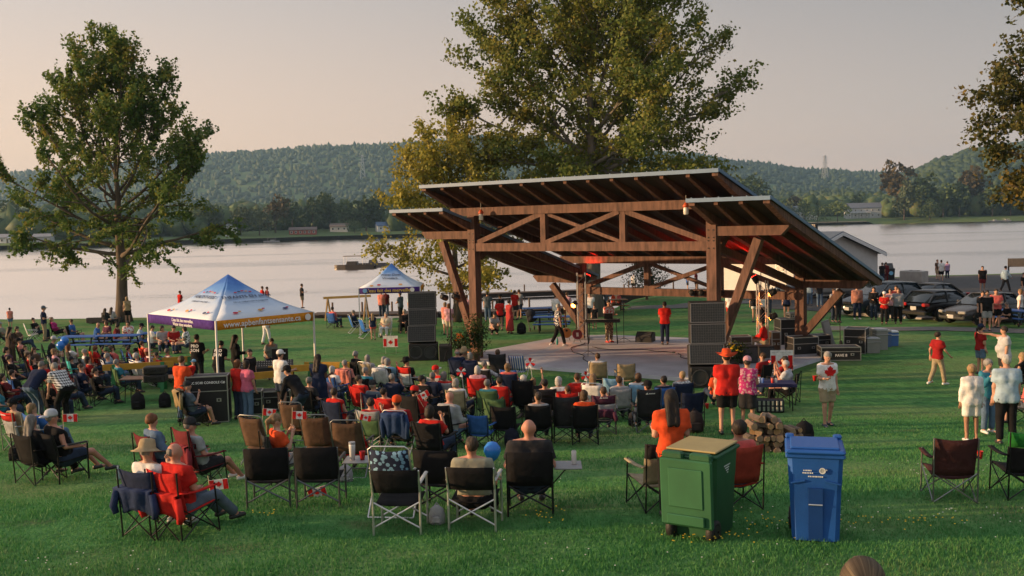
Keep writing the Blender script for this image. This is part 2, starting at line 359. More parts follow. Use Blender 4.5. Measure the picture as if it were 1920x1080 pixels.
def grow_tree(name, label, cat_group, loc, H, trunk_r, leaders, env, leaf_cols, leaf_size, n_leaf, bark, clear=.2, twig_up=.5, sub=(9, 7), sleeve=.3, tw_len=1.6, trans=.35, lean=(0, 0), keep=None, spread=.6):
    """trunk with limbs, and a crown of leaf sprays set along thousands of twigs
    leaders: (height share where it starts, azimuth, tilt, length share); env(h share) = crown radius in m"""
    t = thing(name, label, 'tree', loc, 0, cat_group); wood = MB(); anchors = []
    top = np.array((lean[0], lean[1], H*.62)); trunk = np.array([top*s+np.array((nrg.normal(0, .06), nrg.normal(0, .06), 0))*(0 < s < 1) for s in np.linspace(0, 1, 8)])
    rad = lambda s: trunk_r*(1-s*.8)
    wood.tube([tuple(q) for q in trunk], [trunk_r*1.5]+[rad(s) for s in np.linspace(0, 1, 8)[1:]], 9)
    for hs, az, tilt, ls in leaders:
        p, _ = along(trunk, min(1, hs/.62)); d0 = (math.sin(az)*math.sin(tilt), math.cos(az)*math.sin(tilt), math.cos(tilt)); L = ls*H
        lp, _ = limb_points(p, d0, L, twig_up*.6, 8); r0 = rad(min(1, hs/.62))*.55
        wood.tube([tuple(q) for q in lp], [max(.02, r0*(1-.85*s)) for s in np.linspace(0, 1, 9)], 6)
        for i in range(sub[0]):
            s = .22+.78*(i+nrg.random())/sub[0]; q, dv = along(lp, s); dv = dv/np.linalg.norm(dv)
            aa = nrg.uniform(0, 2*math.pi); side = np.array((math.cos(aa), math.sin(aa), nrg.uniform(-.35, .45))); bd = dv*.55+side
            R0 = env(max(0, min(1, q[2]/H))); axis_d = math.hypot(q[0]-lean[0]*q[2]/H/.62, q[1]-lean[1]*q[2]/H/.62)
            bl = max(.8, min(L*.42, (R0-axis_d*.7)*nrg.uniform(.55, 1.0)))*(1.15-.55*s)
            bp, _ = limb_points(q, bd, bl, twig_up*(.6 if q[2]/H > .45 else -.35), 5)
            wood.tube([tuple(z) for z in bp], [max(.012, r0*.38*(1-.8*w)) for w in np.linspace(0, 1, 6)], 5, False)
            for j in range(sub[1]):
                w = .15+.85*(j+nrg.random())/sub[1]; q2, dv2 = along(bp, min(w, 1)); dv2 = dv2/np.linalg.norm(dv2)
                td = dv2*(1.3-spread)+nrg.normal(0, spread, 3); tp, _ = limb_points(q2, td, tw_len*nrg.uniform(.5, 1.2), twig_up*(.9 if q2[2]/H > .4 else -.4), 3)
                anchors.append(tp)
                if j % 2 == 0: wood.tube([tuple(z) for z in tp], [.014, .011, .008, .004], 3, False)
    A = np.array(anchors); n = len(A); k = nrg.integers(0, n, n_leaf); u = nrg.random(n_leaf)**.8*3; i = np.minimum(u.astype(int), 2); fr = (u-i)[:, None]
    P = A[k, i]*(1-fr)+A[k, i+1]*fr+nrg.normal(0, sleeve, (n_leaf, 3))*np.array((1, 1, .8))
    P = P[P[:, 2] > H*clear*.55]
    if keep is not None: P = P[keep(P)]
    wood.build('trunk', bark, t, True)
    link('crown', leaf_mesh('crown', P, leaf_size), fabric_leaf(leaf_cols, trans), t)
    return t
BARK = mat((.11, .085, .065), .95, .3, 5, .8, 14, stretch=(1, 1, .25))
GBARK = mat((.17, .155, .135), .95, .25, 5, .8, 12, stretch=(1, 1, .25))
def env_maple(h): return lerp_tab(h, [(.14, 2), (.25, 5.4), (.42, 6.0), (.6, 5.0), (.8, 3.0), (1, 1)])
ld = []
for k in range(15): ld.append((.2+.032*k, k*2.4, R(88-4.6*k), .42-.006*k))
ld += [(.56, .3, R(5), .44), (.5, 1.9, R(14), .46), (.5, 4.6, R(17), .47), (.42, 1.5, R(30), .46), (.42, 4.8, R(34), .46), (.5, 5.6, R(8), .45), (.34, 1.4, R(50), .44), (.35, 4.6, R(54), .44), (.3, 1.7, R(66), .42), (.3, 4.4, R(70), .42), (.24, 1.5, R(86), .4), (.24, 4.8, R(88), .4)]
mx, my = (-24.48, 62.42)
grow_tree('maple_tree', 'tall maple with green and gold leaves, standing alone by the shore on the left', None, (mx, my, ground(mx, my)-.1), 18.0, .40, ld, env_maple,
          ((.05, .11, .026), (.09, .165, .036), (.16, .21, .045), (.34, .26, .055)), .21, 50000, BARK, .16, .95, (8, 6), .11, 1.5, spread=.32)
def env_pop(h): return lerp_tab(h, [(.3, 4), (.42, 7), (.6, 8.6), (.8, 8.2), (.95, 5), (1, 3)])
ld = [(.36+.028*k, k*2.1+.6, R(78-4*k), .36) for k in range(12)]+[(.5, .4, R(8), .46), (.45, 1.6, R(32), .46), (.45, 4.7, R(30), .46), (.4, 1.3, R(48), .46), (.4, 5.0, R(52), .40), (.5, 3.2, R(25), .45), (.5, 5.6, R(18), .46), (.5, 1.0, R(20), .46), (.36, 1.7, R(62), .40), (.37, 4.5, R(66), .36)]+[(.27+.018*k, k*2.4, R(94), .3) for k in range(9)]
px_, py_ = 4.75, 58.0
grow_tree('poplar_tree', 'huge poplar rising behind the timber stage', None, (px_, py_, ground(px_, py_)-.1), 22.5, .55, ld, env_pop,
          ((.075, .115, .026), (.125, .175, .04), (.2, .215, .05), (.34, .28, .07)), .22, 92000, GBARK, .36, .45, (11, 6), .19, 1.6, spread=.5)
def env_y(h): return lerp_tab(h, [(.15, 3.0), (.45, 3.5), (.8, 2.1), (1, .7)])
ld = [(.14+.035*k, k*2.4, R(84-4*k), .34) for k in range(13)]+[(.5, .3, R(8), .48), (.45, 1.6, R(20), .46), (.4, 4.4, R(26), .4), (.45, 5.2, R(14), .42)]
yx, yy = -3.2, 56.5
grow_tree('golden_tree', 'yellow-gold young maple behind the left end of the stage roof', None, (yx, yy, ground(yx, yy)-.1), 12.8, .24, ld, env_y,
          ((.13, .16, .028), (.23, .235, .042), (.36, .32, .062), (.42, .35, .075)), .2, 20000, BARK, .12, .3, (8, 5), .15, 1.3, spread=.42)
def env_r(h): return lerp_tab(h, [(.2, 3.5), (.4, 5.8), (.7, 6.2), (1, 3)])
ld = [(.26+.03*k, k*2.2, R(84-4*k), .38) for k in range(13)]+[(.5, .3, R(8), .46), (.45, 4.7, R(30), .46), (.4, 5.0, R(52), .42), (.4, 4.2, R(60), .42), (.3, 4.8, R(80), .42), (.35, 4.6, R(70), .42)]
grow_tree('maple_tree', 'dark leafy tree cut off by the right edge of the view', None, (28.3, 44.5, ground(28.3, 44.5)-.1), 17.5, .4, ld, env_r,
          ((.035, .05, .014), (.065, .078, .02), (.13, .11, .028), (.24, .16, .04)), .21, 36000, BARK, .26, .1, (10, 6), .18, 1.4, spread=.45)
# a small spruce by the water
def spruce(loc, h, r, label):
    t = thing('spruce_tree', label, 'tree', loc); MB().tube([(0, 0, 0), (0, 0, h*.96)], [.1, .015], 7).build('trunk', BARK, t)
    P = []
    for i in range(26):
        z = .12*h+.86*h*i/26; rr = r*(1-(z/h)**1.3)+.1
        for k in range(15):
            a = rnd.uniform(0, 6.28); L = rr*rnd.uniform(.7, 1.12)
            for s in np.linspace(.25, 1, 9): P.append((math.cos(a)*L*s, math.sin(a)*L*s, z+.45*L*s*s+rnd.gauss(0, .03)))
    link('crown', leaf_mesh('crown', np.array(P)+nrg.normal(0, .05, (len(P), 3)), .17, 0, .4), fabric_leaf(((.012, .026, .012), (.025, .045, .018), (.05, .06, .02)), .1), t)
sx_, sy_ = (8.83, 65.1)
spruce((sx_, sy_, ground(sx_, sy_)-.05), 4.4, 1.7, 'small bushy spruce at the water behind the stage')
# individual trees on the far shore: bearing, distance behind the shore, height, width
def shore_tree(a, e, h, w, cols, label, drop=.12, n=650, name='shore_tree'):
    d = lerp_tab(a, FSHORE)+e; t = thing(name, label, 'tree', (a*d, d, far_z(a, d)-.5), 0, 'trees along the far shore')
    MB().tube([(0, 0, 0), (.2, 0, h*.6)], [h*.025, h*.01], 6).build('trunk', BARK, t)
    c = nrg.normal(0, 1, (9, 3))*np.array((w*.2, w*.2, h*.13))+np.array((0, 0, h*.58)); k = nrg.integers(0, 9, n)
    v = nrg.normal(size=(n, 3)); v /= np.linalg.norm(v, axis=1)[:, None]; P = c[k]+v*np.array((w*.3, w*.3, h*.26))*nrg.uniform(.7, 1.05, (n, 1)); P[:, 2] = np.maximum(P[:, 2], h*drop)
    link('crown', leaf_mesh('crown', P, h*.085, .2, .9), fabric_leaf(cols, .15), t)
DG = ((.032, .06, .024), (.055, .092, .034), (.085, .125, .045)); MG = ((.055, .095, .035), (.095, .145, .052), (.14, .19, .07)); PG = ((.05, .075, .04), (.08, .11, .055), (.11, .14, .07)); OG = ((.05, .045, .018), (.085, .065, .025), (.11, .085, .035))
TR = [(455, 30, 17, 15, PG, 'pale round willow by the white house across the lake'), (490, 26, 15, 16, PG, 'broad pale willow on the far bank'), (520, 45, 20, 13, OG, 'russet tree behind the far willows'),
      (552, 60, 20, 12, DG, 'dark tree between the willows and the long red building'), (590, 50, 20, 14, DG, 'dark green tree left of the long red building'), (622, 58, 21, 14, DG, 'dark leafy tree above the long red building'),
      (652, 50, 19, 13, MG, 'mid green tree right of the long red building'), (690, 40, 24, 15, DG, 'tall dark tree in the middle of the far shore'), (716, 52, 22, 13, DG, 'tall dark tree by the blue roofed house'), (668, 20, 8, 9, MG, 'low green bush on the far lawn'),
      (402, 36, 19, 13, DG, 'dark tree at the right of the tall maple, across the lake'), (375, 40, 16, 12, MG, 'green tree half behind the maple, across the lake'), (60, 40, 16, 14, DG, 'dark tree near the white sheds far left'), (120, 40, 17, 13, DG, 'dark tree across the lake behind the maple'), (30, 70, 20, 16, DG, 'tall dark trees at the far left of the lake'),
      (760, 40, 18, 13, MG, 'green tree beside the golden maple, across the lake'),
      (1400, 90, 33, 22, DG, 'large dark tree above the right wing of the stage roof'), (1437, 80, 27, 18, DG, 'dark tree just right of the largest one above the roof'), (1428, 40, 13, 12, MG, 'small green tree over the roof edge'), (1490, 70, 19, 13, OG, 'orange-brown tree behind the gabled house'),
      (1480, 10, 15, 17, PG, 'grey-green willow in front of the gabled house'), (1535, 8, 12, 18, MG, 'low round bush on the far bank'), (1572, 8, 16, 21, MG, 'broad green bush beside the balcony house'), (1510, 30, 14, 12, MG, 'light green bush right of the gabled house'),
      (1612, 70, 16, 10, DG, 'small dark tree behind the balcony house'), (1684, 40, 36, 24, OG, 'tall brownish tree right of the balcony house'), (1697, 12, 24, 17, PG, 'weeping willow on the far bank at the right'), (1733, 34, 29, 15, DG, 'narrow dark tree right of the weeping willow'),
      (1770, 26, 24, 18, MG, 'green tree on the far bank at the right'), (1800, 30, 25, 17, DG, 'dark tree on the right far bank'), (1828, 40, 33, 19, OG, 'tall russet tree on the right far bank'), (1862, 24, 24, 18, DG, 'dark round tree near the moored boats'), (1896, 26, 25, 20, DG, 'dark tree behind the moored boats'), (1925, 26, 24, 20, DG, 'dark tree at the right end of the far bank'), (1745, 10, 14, 14, DG, 'low dark bush under the narrow tree on the right bank')]
for px, e, h, w, c, lab in TR: shore_tree((px-960)/1866.7, e, h*1.12, w*1.05, c, lab)

# ---------------------------------------------------------------- grass blades and lawn flowers on the near slope
def grass(n, ylo, yhi, hmin, hmax, wd):
    y = ylo+(yhi-ylo)*nrg.random(n)**1.35; x = (nrg.random(n)-.5)*2*(y*.53+1.2)
    z = np.array([ground(a, b) for a, b in zip(x, y)])+.02*np.sin(x*.7+y*.3)*np.sin(y*.5)-.008
    h = nrg.uniform(hmin, hmax, n)*(.75+.5*np.sin(x*1.7+np.sin(y*2.1))**2); a = nrg.uniform(0, 6.283, n); l = nrg.uniform(.1, .75, n)*h; b = nrg.uniform(0, 6.283, n)
    P = np.stack([x, y, z], 1); dx = np.stack([np.cos(a), np.sin(a), 0*a], 1)*wd; t = np.stack([np.cos(b)*l, np.sin(b)*l, h], 1)
    V = np.stack([P-dx*1.25, P+dx*1.25, P+t], 1).reshape(-1, 3); return V, np.arange(3*n).reshape(-1, 3)
V, F = grass(210000, 9.4, 25, .03, .065, .0055)
tag(link('grass', np_mesh('grass', V, F), fabric_leaf(((.034, .145, .038), (.06, .225, .062), (.09, .27, .08), (.17, .25, .1)), .3)), 'short mown grass blades on the near slope', 'grass', kind='stuff')
def flowers(name, pts, r, c, label):
    n = len(pts); P = np.array([(x, y, ground(x, y)+rnd.uniform(.045, .08)) for x, y in pts]); V = np.stack([P+np.array(o)*r for o in ((-1, -.6, 0), (1, -.6, 0), (1, .3, .9), (-1, .3, .9))], 1).reshape(-1, 3)
    tag(link(name, np_mesh(name, V, np.arange(4*n).reshape(-1, 4)), mat(c, .7, .1)), label, 'flowers', kind='stuff')
def patch(cx, cy, sx, sy, n): return [(rnd.gauss(cx, sx), rnd.gauss(cy, sy)) for _ in range(n)]
cl = []
for k in range(26):
    y = rnd.uniform(10, 20); x = rnd.uniform(-.5, .5)*y*1.0; cl += patch(x, y, .6, .3, 9)
flowers('clover_flowers', cl, .008, (.6, .6, .5), 'scattered white clover heads in the grass')
yl = patch(*(2.23, 11.23), .3, .12, 34)+patch(*(4.88, 11.78), .35, .18, 24)+patch(*(3.95, 11.88), .25, .2, 25)+patch(*(-3.38, 12.93), .12, .08, 10)+patch(*(0.51, 12.48), .25, .2, 18)+patch(*(3.1, 11.98), .3, .2, 20)
flowers('trefoil_flowers', yl, .009, (.75, .5, .03), 'small yellow trefoil flowers round the bins')

# ---------------------------------------------------------------- houses, boats and pylons across the lake
def house(px, e, w, dp, hw, hr, wall, roof, label, rz=0, storeys=1, nwin=3, gable_front=False, balcony=False, name='house'):
    a = (px-960)/1866.7; d = lerp_tab(a, FSHORE)+e; t = thing(name, label, 'house', (a*d, d, far_z(a, d)), rz, 'houses across the lake')
    wm = mat(wall, .8, .06, 1); rm = mat(roof, .8, .15, 1)
    MB().box((0, 0, hw/2-.5), (w, dp, hw+1)).build('wall', wm, t)
    o = .5
    if gable_front: r = MB().prism([(-w/2-o, hw), (0, hw+hr), (w/2+o, hw), (w/2+o, hw-.35), (0, hw+hr-.4), (-w/2-o, hw-.35)], (0, -dp/2-o, 0), (1, 0, 0), (0, 0, 1), (0, dp+2*o, 0))
    else: r = MB().prism([(-dp/2-o, hw), (0, hw+hr), (dp/2+o, hw), (dp/2+o, hw-.35), (0, hw+hr-.4), (-dp/2-o, hw-.35)], (-w/2-o, 0, 0), (0, 1, 0), (0, 0, 1), (w+2*o, 0, 0))
    ro = r.build('roof', rm, t)
    g = MB()
    if gable_front: g.prism([(-w/2, hw), (0, hw+hr-.45), (w/2, hw)], (0, -dp/2+.02, 0), (1, 0, 0), (0, 0, 1), (0, dp-.04, 0))
    else: g.prism([(-dp/2, hw), (0, hw+hr-.45), (dp/2, hw)], (-w/2+.02, 0, 0), (0, 1, 0), (0, 0, 1), (w-.04, 0, 0))
    g.build('gable', wm, t)
    for s in range(storeys):
        for i in range(nwin):
            x = -w/2+w*(i+.5)/nwin; z = hw*(s+.5)/storeys
            wi = MB().box((x, -dp/2-.03, z), (1.3, .1, 1.4)).build('window', mat((.8, .8, .78), .6, 0), t); MB().box((x, -dp/2-.06, z), (1.05, .1, 1.15)).build('pane', mat((.03, .04, .05), .1, 0, spec=.8), wi)
    if balcony:
        b = MB().box((-w*.12, -dp/2-1, hw*.5), (w*.6, 2, .2)).build('balcony', mat((.8, .8, .78), .7, 0), t)
        for i in range(7): MB().box((-w*.12-w*.29+w*.58*i/6, -dp/2-1.9, hw*.25), (.2, .2, hw*.5)).build('post', mat((.8, .8, .78), .7, 0), b)
        MB().box((-w*.12, -dp/2-1.95, hw*.5+.9), (w*.6, .08, .12)).build('rail', mat((.8, .8, .78), .7, 0), b)
    return t
WH, GY = (.72, .72, .7), (.42, .45, .48)
house(434, 30, 6.5, 8, 4.6, 2.6, WH, (.2, .22, .25), 'small white house with grey roof left of the far willows', .5, 1, 1, True)
house(572, 24, 16, 8, 3, 1.6, (.32, .07, .05), (.16, .12, .11), 'long low red building on the far lawn', .1, 1, 6)
house(640, 40, 11, 7, 3.2, 2, (.62, .6, .56), (.2, .16, .14), 'pale bungalow half hidden by trees on the far shore', 0, 1, 3)
house(722, 34, 9, 8, 3.6, 2.4, (.62, .65, .7), (.10, .16, .28), 'house with a blue roof at the edge of the golden tree', .3, 1, 2)
house(6, 22, 9, 7, 3, 1.8, WH, (.3, .3, .32), 'white shed at the left end of the far shore', 0, 1, 2)
house(38, 20, 8, 5, 2.6, .9, WH, (.6, .6, .6), 'long white camper-like shed on the left far shore', .1, 1, 3)
house(86, 24, 9, 6, 2.8, 1.6, (.5, .5, .52), (.3, .3, .32), 'grey shed just left of the maple, across the lake', .1, 1, 2)
house(1488, 44, 17, 10, 6, 4.5, WH, (.22, .24, .28), 'white house with a wide grey gable above the bushes', .25, 1, 3)
house(1523, 36, 8, 7, 3.5, 3.4, WH, (.25, .26, .3), 'small gabled cottage right of the wide white house', .1, 1, 1, True)
house(1619, 40, 27, 10, 8, 4, GY, (.14, .16, .2), 'long grey two-storey house with white balcony', -.1, 2, 6, False, True)
def boat(px, d, L, label, canopy=True, rz=0, name='motorboat', hc=(.5, .5, .5)):
    a = (px-960)/1866.7; t = thing(name, label, 'boat', (a*d, d, WATER_Z), rz)
    w = L*.3; sec = [(-L/2, w*.45), (-L*.3, w*.5), (L*.2, w*.48), (L*.42, w*.25), (L*.5, .05)]
    MB().sheet([[(x, -y, .75), (x, -y*.75, -.15), (x, y*.75, -.15), (x, y, .75), (x, y*.85, .55), (x, -y*.85, .55), (x, -y, .75)] for x, y in sec]).build('hull', mat(hc, .4, .1), t)
    MB().box((L*.05, 0, .95), (L*.3, w*.6, .8), taper=.8).build('console', mat(tuple(.8*v for v in hc), .4, .1), t)
    if canopy:
        MB().box((0, 0, 2.3), (L*.5, w*.9, .12), bev=.05).build('canopy', mat((.28, .22, .17), .8, .1), t)
        for sx in (-1, 1):
            for sy in (-1, 1): MB().tube([(sx*L*.23, sy*w*.42, .7), (sx*L*.23, sy*w*.42, 2.25)], .04, 5).build('post', metal((.6, .6, .6)), t)
    return t
boat(666, 178, 7.4, 'pontoon boat with brown canopy crossing the lake', True, R(175), 'pontoon_boat', (.07, .06, .05))
boat(698, 184, 6, 'open boat just right of the canopied pontoon boat', False, R(4), 'motorboat', (.16, .15, .15))
boat(512, lerp_tab(-.24, FSHORE)-8, 9, 'white cabin boat moored on the far shore', True, .3)
boat(1866, lerp_tab(.485, FSHORE)-10, 9, 'low moored boat on the right far shore', False, .2)
boat(1888, lerp_tab(.497, FSHORE)-8, 8, 'white covered boat moored at the right far shore', True, .1)
def pylon(px, d, h, label):
    a = (px-960)/1866.7; t = thing('pylon', label, 'pylon', (a*d, d, far_z(a, d)), .2, 'pylons on the hills'); m = mat((.4, .42, .44), .6, 0); w = h*.1; b = MB()
    for sx in (-1, 1):
        for sy in (-1, 1): b.bar((sx*w, sy*w, 0), (sx*w*.25, sy*w*.25, h), .8, .8)
    for k in range(6):
        z0, z1 = h*k/6, h*(k+1)/6; r0, r1 = w*(1-.75*k/6), w*(1-.75*(k+1)/6)
        for s in (-1, 1): b.bar((-r0, s*r0, z0), (r1, s*r1, z1), .5, .5); b.bar((r0, s*r0, z0), (-r1, s*r1, z1), .5, .5)
    b.build('lattice', m, t)
    for z in (.7, .82, .94): MB().bar((-h*.15, 0, h*z), (h*.15, 0, h*z), .9, .9).build('crossarm', m, t)
pylon(687, 2300, 58, 'lattice pylon on the hill in the middle of the view')
pylon(1549, 2500, 62, 'tallest lattice pylon on the right hill')
pylon(1336, 2300, 55, 'faint lattice pylon right of the poplar')

# ---------------------------------------------------------------- timber stage shelter
PX, PY, PT, PW, PD = -1.402, 37.81, .657, 9.92, 7.3
def pav(u, v): return (PX+u*math.cos(PT)+v*math.sin(PT), PY-u*math.sin(PT)+v*math.cos(PT))
CONC = mat((.52, .53, .6), .85, .14, 1.2, .2, 40)
stg = MB()
edge = [(-1.1, .5), (-.5, -.5), (2, -.9), (5, -.75), (8, -.6), (PW+.7, -.5), (PW+1.3, .3), (PW+1.3, PD+.6), (PW+.4, PD+1.6), (5, PD+2), (.4, PD+1.4), (-1.1, PD+.2)]
stg.prism(edge, (0, 0, -.6), (1, 0, 0), (0, 1, 0), (0, 0, .6))
so = stg.build('stage_floor', CONC); so.location = (PX, PY, 0); so.rotation_euler = (0, 0, -PT); tag(so, 'smooth pale concrete stage floor', None, kind='structure')
WOOD = mat((.125, .063, .046), .7, .5, 3, .35, 30, stretch=(3, 3, .6), spec=.3); WOODD = mat((.10, .047, .03), .75, .3, 3, .3, 30, stretch=(3, 3, .6), spec=.3)
DECK = mat((.055, .032, .024), .8, .3, 2, stretch=(3, .5, 1)); TRIM = mat((.11, .19, .31), .5, .1, 4); ROOFM = mat((.10, .14, .18), .5, .12, 3, metal=.3)
pv_ = thing('stage_pavilion', 'open timber stage shelter with three stepped metal roofs', 'pavilion', (PX, PY, 0), -PT)
def beam(name, a, b, w=.28, h=.3, up=(0, 0, 1), m=WOOD, par=None): return MB().bar(a, b, w, h, up).build(name, m, par or pv_)
SL = .292                                          # roof slope, falling to the back
def ctop(v): return 5.72-SL*v                      # underside of the middle rafters
def wtop(v): return 4.86-SL*v
for u in (0, PW):
    s = -1 if u == 0 else 1
    for v in (0, PD):
        top = ctop(v)-.32
        p = beam('post', (u, v, 0), (u, v, top), .34, .34, (0, 1, 0))
        for z in (wtop(v)-.25, ctop(v)-1.45):
            for q in (-.09, .09):
                for dz in (-.12, .12): MB().lathe([(.022, 0), (.022, .02)], 8, (u+q, v-.171, z+dz), rx=R(90)).build('bolt', metal((.03, .03, .03)), p)
        beam('brace', (u, v-.02, .5), (u+s*1.55, v-.02, wtop(v)-.42), .26, .26, (0, 1, 0))                 # strut under the wing beam
        e = u+s*2.55; w_ = .3
        b = MB(); b.prism([(u+s*.17, -.3), (e-s*.25, -.3), (e, -.05), (e, 0), (u+s*.17, 0)], (0, v-.13, wtop(v)-.02), (1, 0, 0), (0, 0, 1), (0, .26, 0)); b.build('wing_beam', WOOD, pv_)
    beam('knee_brace', (u-s*.1, .2, ctop(0)-1.9), (u-s*.1, 1.6, ctop(1.6)-.35), .2, .22, (0, 0, 1), WOODD)
for v in (0, PD):                                  # two trusses
    zt, zb = ctop(v)-.17, ctop(v)-1.5
    b = MB(); b.prism([(-1.05, .16), (-.85, -.14), (PW+.85, -.14), (PW+1.05, .16)], (0, v-.15, zt), (1, 0, 0), (0, 0, 1), (0, .3, 0)); b.build('top_chord', WOOD, pv_)
    beam('bottom_chord', (.17, v, zb), (PW-.17, v, zb), .28, .3)
    for k in (1, 2): beam('king_post', (PW*k/3, v, zb+.15), (PW*k/3, v, zt-.14), .22, .22, (0, 1, 0))
    a, c = PW/3, 2*PW/3; z0, z1 = zb+.16, zt-.15
    beam('diagonal', (.2, v, z0), (a-.12, v, z1), .18, .2, (0, 1, 0)); beam('diagonal', (PW-.2, v, z0), (c+.12, v, z1), .18, .2, (0, 1, 0))
    beam('diagonal', (a+.12, v-.03, z0), (c-.12, v-.03, z1), .16, .2, (0, 1, 0)); beam('diagonal', (a+.12, v+.06, z1), (c-.12, v+.06, z0), .12, .2, (0, 1, 0))
for u in (0, PW): beam('side_beam', (u, .17, ctop(0)-1.5-SL*.2), (u, PD-.17, wtop(PD)-.2), .2, .26, (0, 0, 1), WOODD)
def roof(u0, u1, zf, v0, v1, n, side):
    zz = lambda v: zf(v)
    r = MB().sheet([[(u0, v0, zz(v0)+.24), (u1, v0, zz(v0)+.24)], [(u0, v1, zz(v1)+.24), (u1, v1, zz(v1)+.24)]], (0, 0, .05)).build('roof_deck', DECK, pv_)
    MB().sheet([[(u0-.04, v0-.03, zz(v0)+.296), (u1+.04, v0-.03, zz(v0)+.296)], [(u0-.04, v1+.04, zz(v1)+.296), (u1+.04, v1+.04, zz(v1)+.296)]], (0, 0, .045)).build('roof_sheet', ROOFM, r)
    MB().bar((u0-.05, v0-.045, zz(v0)+.29), (u1+.05, v0-.045, zz(v0)+.29), .03, .12).build('drip_edge', TRIM, r)
    for u in (u0-.05, u1+.05): MB().bar((u, v0-.04, zz(v0)+.31), (u, v1+.04, zz(v1)+.31), .03, .1).build('drip_edge', TRIM, r)
    for k in range(int((u1-u0)/.45)+1):
        u = u0+.45*k+.1
        if u < u1: MB().bar((u, v0, zz(v0)+.36), (u, v1, zz(v1)+.36), .03, .05).build('seam', ROOFM, r)
    for k in range(n):
        u = u0+.1+(u1-u0-.2)*k/(n-1); w = .2 if k in (0, n-1) else .13
        # rafter with a tail cut to a point at the eave
        b = MB(); b.prism([(v0+.03, .235), (v0+.03, .14), (v0+1.3, -.02-SL*0), (v1-.4, 0), (v1-.03, .12), (v1-.03, .235)], (u-w/2, 0, 0), (0, 1, 0), (0, 0, 1), (w, 0, 0))
        b.v = [(x, y, z+zz(y)) for x, y, z in b.v]; b.build('rafter', WOODD if 0 < k < n-1 else WOOD, pv_)
roof(-1.02, PW+1.02, ctop, -1.75, PD+1.3, 14, 0)
roof(-2.62, -.02, wtop, -1.72, PD+1.3, 4, -1)
roof(PW+.02, PW+2.62, wtop, -1.72, PD+1.3, 4, 1)
# hanging lanterns
for k, u in enumerate((.75, PW-.72)):
    x, y = pav(u, -.45)
    t = thing('hanging_lantern', ('red capped jar lantern under the left end of the roof', 'red capped jar lantern under the right end of the roof')[k], 'lantern', (x, y, ctop(-.45)-.62), 0, 'lanterns under the stage roof')
    MB().tube([(0, 0, .3), (0, 0, .86)], .008, 4).build('wire', metal((.05, .05, .05)), t)
    MB().lathe([(.06, 0), (.085, .03), (.085, .2), (.07, .24)], 12).build('jar', mat((.75, .72, .66), .2, .1, spec=.6), t, True)
    MB().lathe([(.1, .24), (.1, .3), (.05, .37), (.02, .4)], 12).build('cap', plastic((.55, .09, .03)), t, True)

# cables on the stage floor
for k, (pts, lab) in enumerate((([(2.2, 4.6), (3.2, 4.2), (4.6, 4.9), (6.2, 4.4)], 'black cable across the stage to the monitor'), ([(1.2, 5.6), (1.8, 3.6), (3.4, 2.2), (5.0, .2)], 'black cable running to the front microphone'), ([(6.2, 4.4), (7.2, 3.2), (8.6, 2.4), (9.3, 1.2)], 'black cable running to the right loudspeakers'))):
    t = thing('cable', lab, 'cable', (PX, PY, .012), -PT, 'cables on the stage'); q = []
    for i in range(len(pts)-1):
        for u in np.linspace(0, 1, 7)[:-1]: q.append((pts[i][0]+(pts[i+1][0]-pts[i][0])*u+.08*math.sin(u*6.3+i), pts[i][1]+(pts[i+1][1]-pts[i][1])*u+.08*math.cos(u*6.3+i), 0))
    MB().tube(q, .014, 5).build('sheath', mat((.012, .012, .012), .6, 0), t, True); MB().box((*q[-1][:2], .02), (.12, .08, .05), bev=.01).build('plug', mat((.012, .012, .012), .5, 0), t)

# ---------------------------------------------------------------- people: bodies and clothes grown from joints
def nets(fn, lo, hi, h):
    """smooth closed surface of fn < 0 (surface nets)"""
    n = [max(4, int(math.ceil((b-a)/h))+1) for a, b in zip(lo, hi)]
    ax = [lo[i]+h*np.arange(n[i]) for i in range(3)]
    P = np.stack(np.meshgrid(*ax, indexing='ij'), -1).astype(np.float32); F = fn(P.reshape(-1, 3)).reshape(n)
    S = F < 0; C = np.zeros([k-1 for k in n], np.int16); num = np.zeros(C.shape+(3,), np.float32); cnt = np.zeros(C.shape, np.float32)
    sl = lambda o: tuple(slice(o[i], n[i]-1+o[i]) for i in range(3))
    for ax_ in range(3):
        for o1 in (0, 1):
            for o2 in (0, 1):
                a = [0, 0, 0]; a[(ax_+1) % 3] = o1; a[(ax_+2) % 3] = o2; b = list(a); b[ax_] = 1
                fa, fb = F[sl(a)], F[sl(b)]; m = (fa < 0) != (fb < 0); t = np.where(m, fa/np.where(fa == fb, 1, fa-fb), 0)
                for i in range(3): num[..., i] += np.where(m, (a[i] if i != ax_ else t), 0)
                cnt += m
    act = cnt > 0; idx = -np.ones(C.shape, np.int64); idx[act] = np.arange(act.sum())
    V = np.argwhere(act)+num[act]/cnt[act][:, None]; V = V*h+np.array(lo)
    Q = []
    for ax_ in range(3):
        a = [slice(1, n[i]-1) for i in range(3)]; a[ax_] = slice(0, n[ax_]-1); b = list(a); b[ax_] = slice(1, n[ax_])
        m = S[tuple(a)] != S[tuple(b)]; inn = S[tuple(a)][m]; K = np.argwhere(m)
        for i in range(3):
            if i != ax_: K[:, i] += 1
        u, v = (ax_+1) % 3, (ax_+2) % 3; q = []
        for du, dv in ((-1, -1), (0, -1), (0, 0), (-1, 0)):
            k = K.copy(); k[:, u] += du; k[:, v] += dv; q.append(idx[k[:, 0], k[:, 1], k[:, 2]])
        q = np.stack(q, 1); q[~inn] = q[~inn][:, ::-1]; Q.append(q)
    return V, np.concatenate(Q)
def cone(a, b, ra, rb, cap=False): return ('c', np.array(a, np.float32), np.array(b, np.float32), ra, rb, cap)
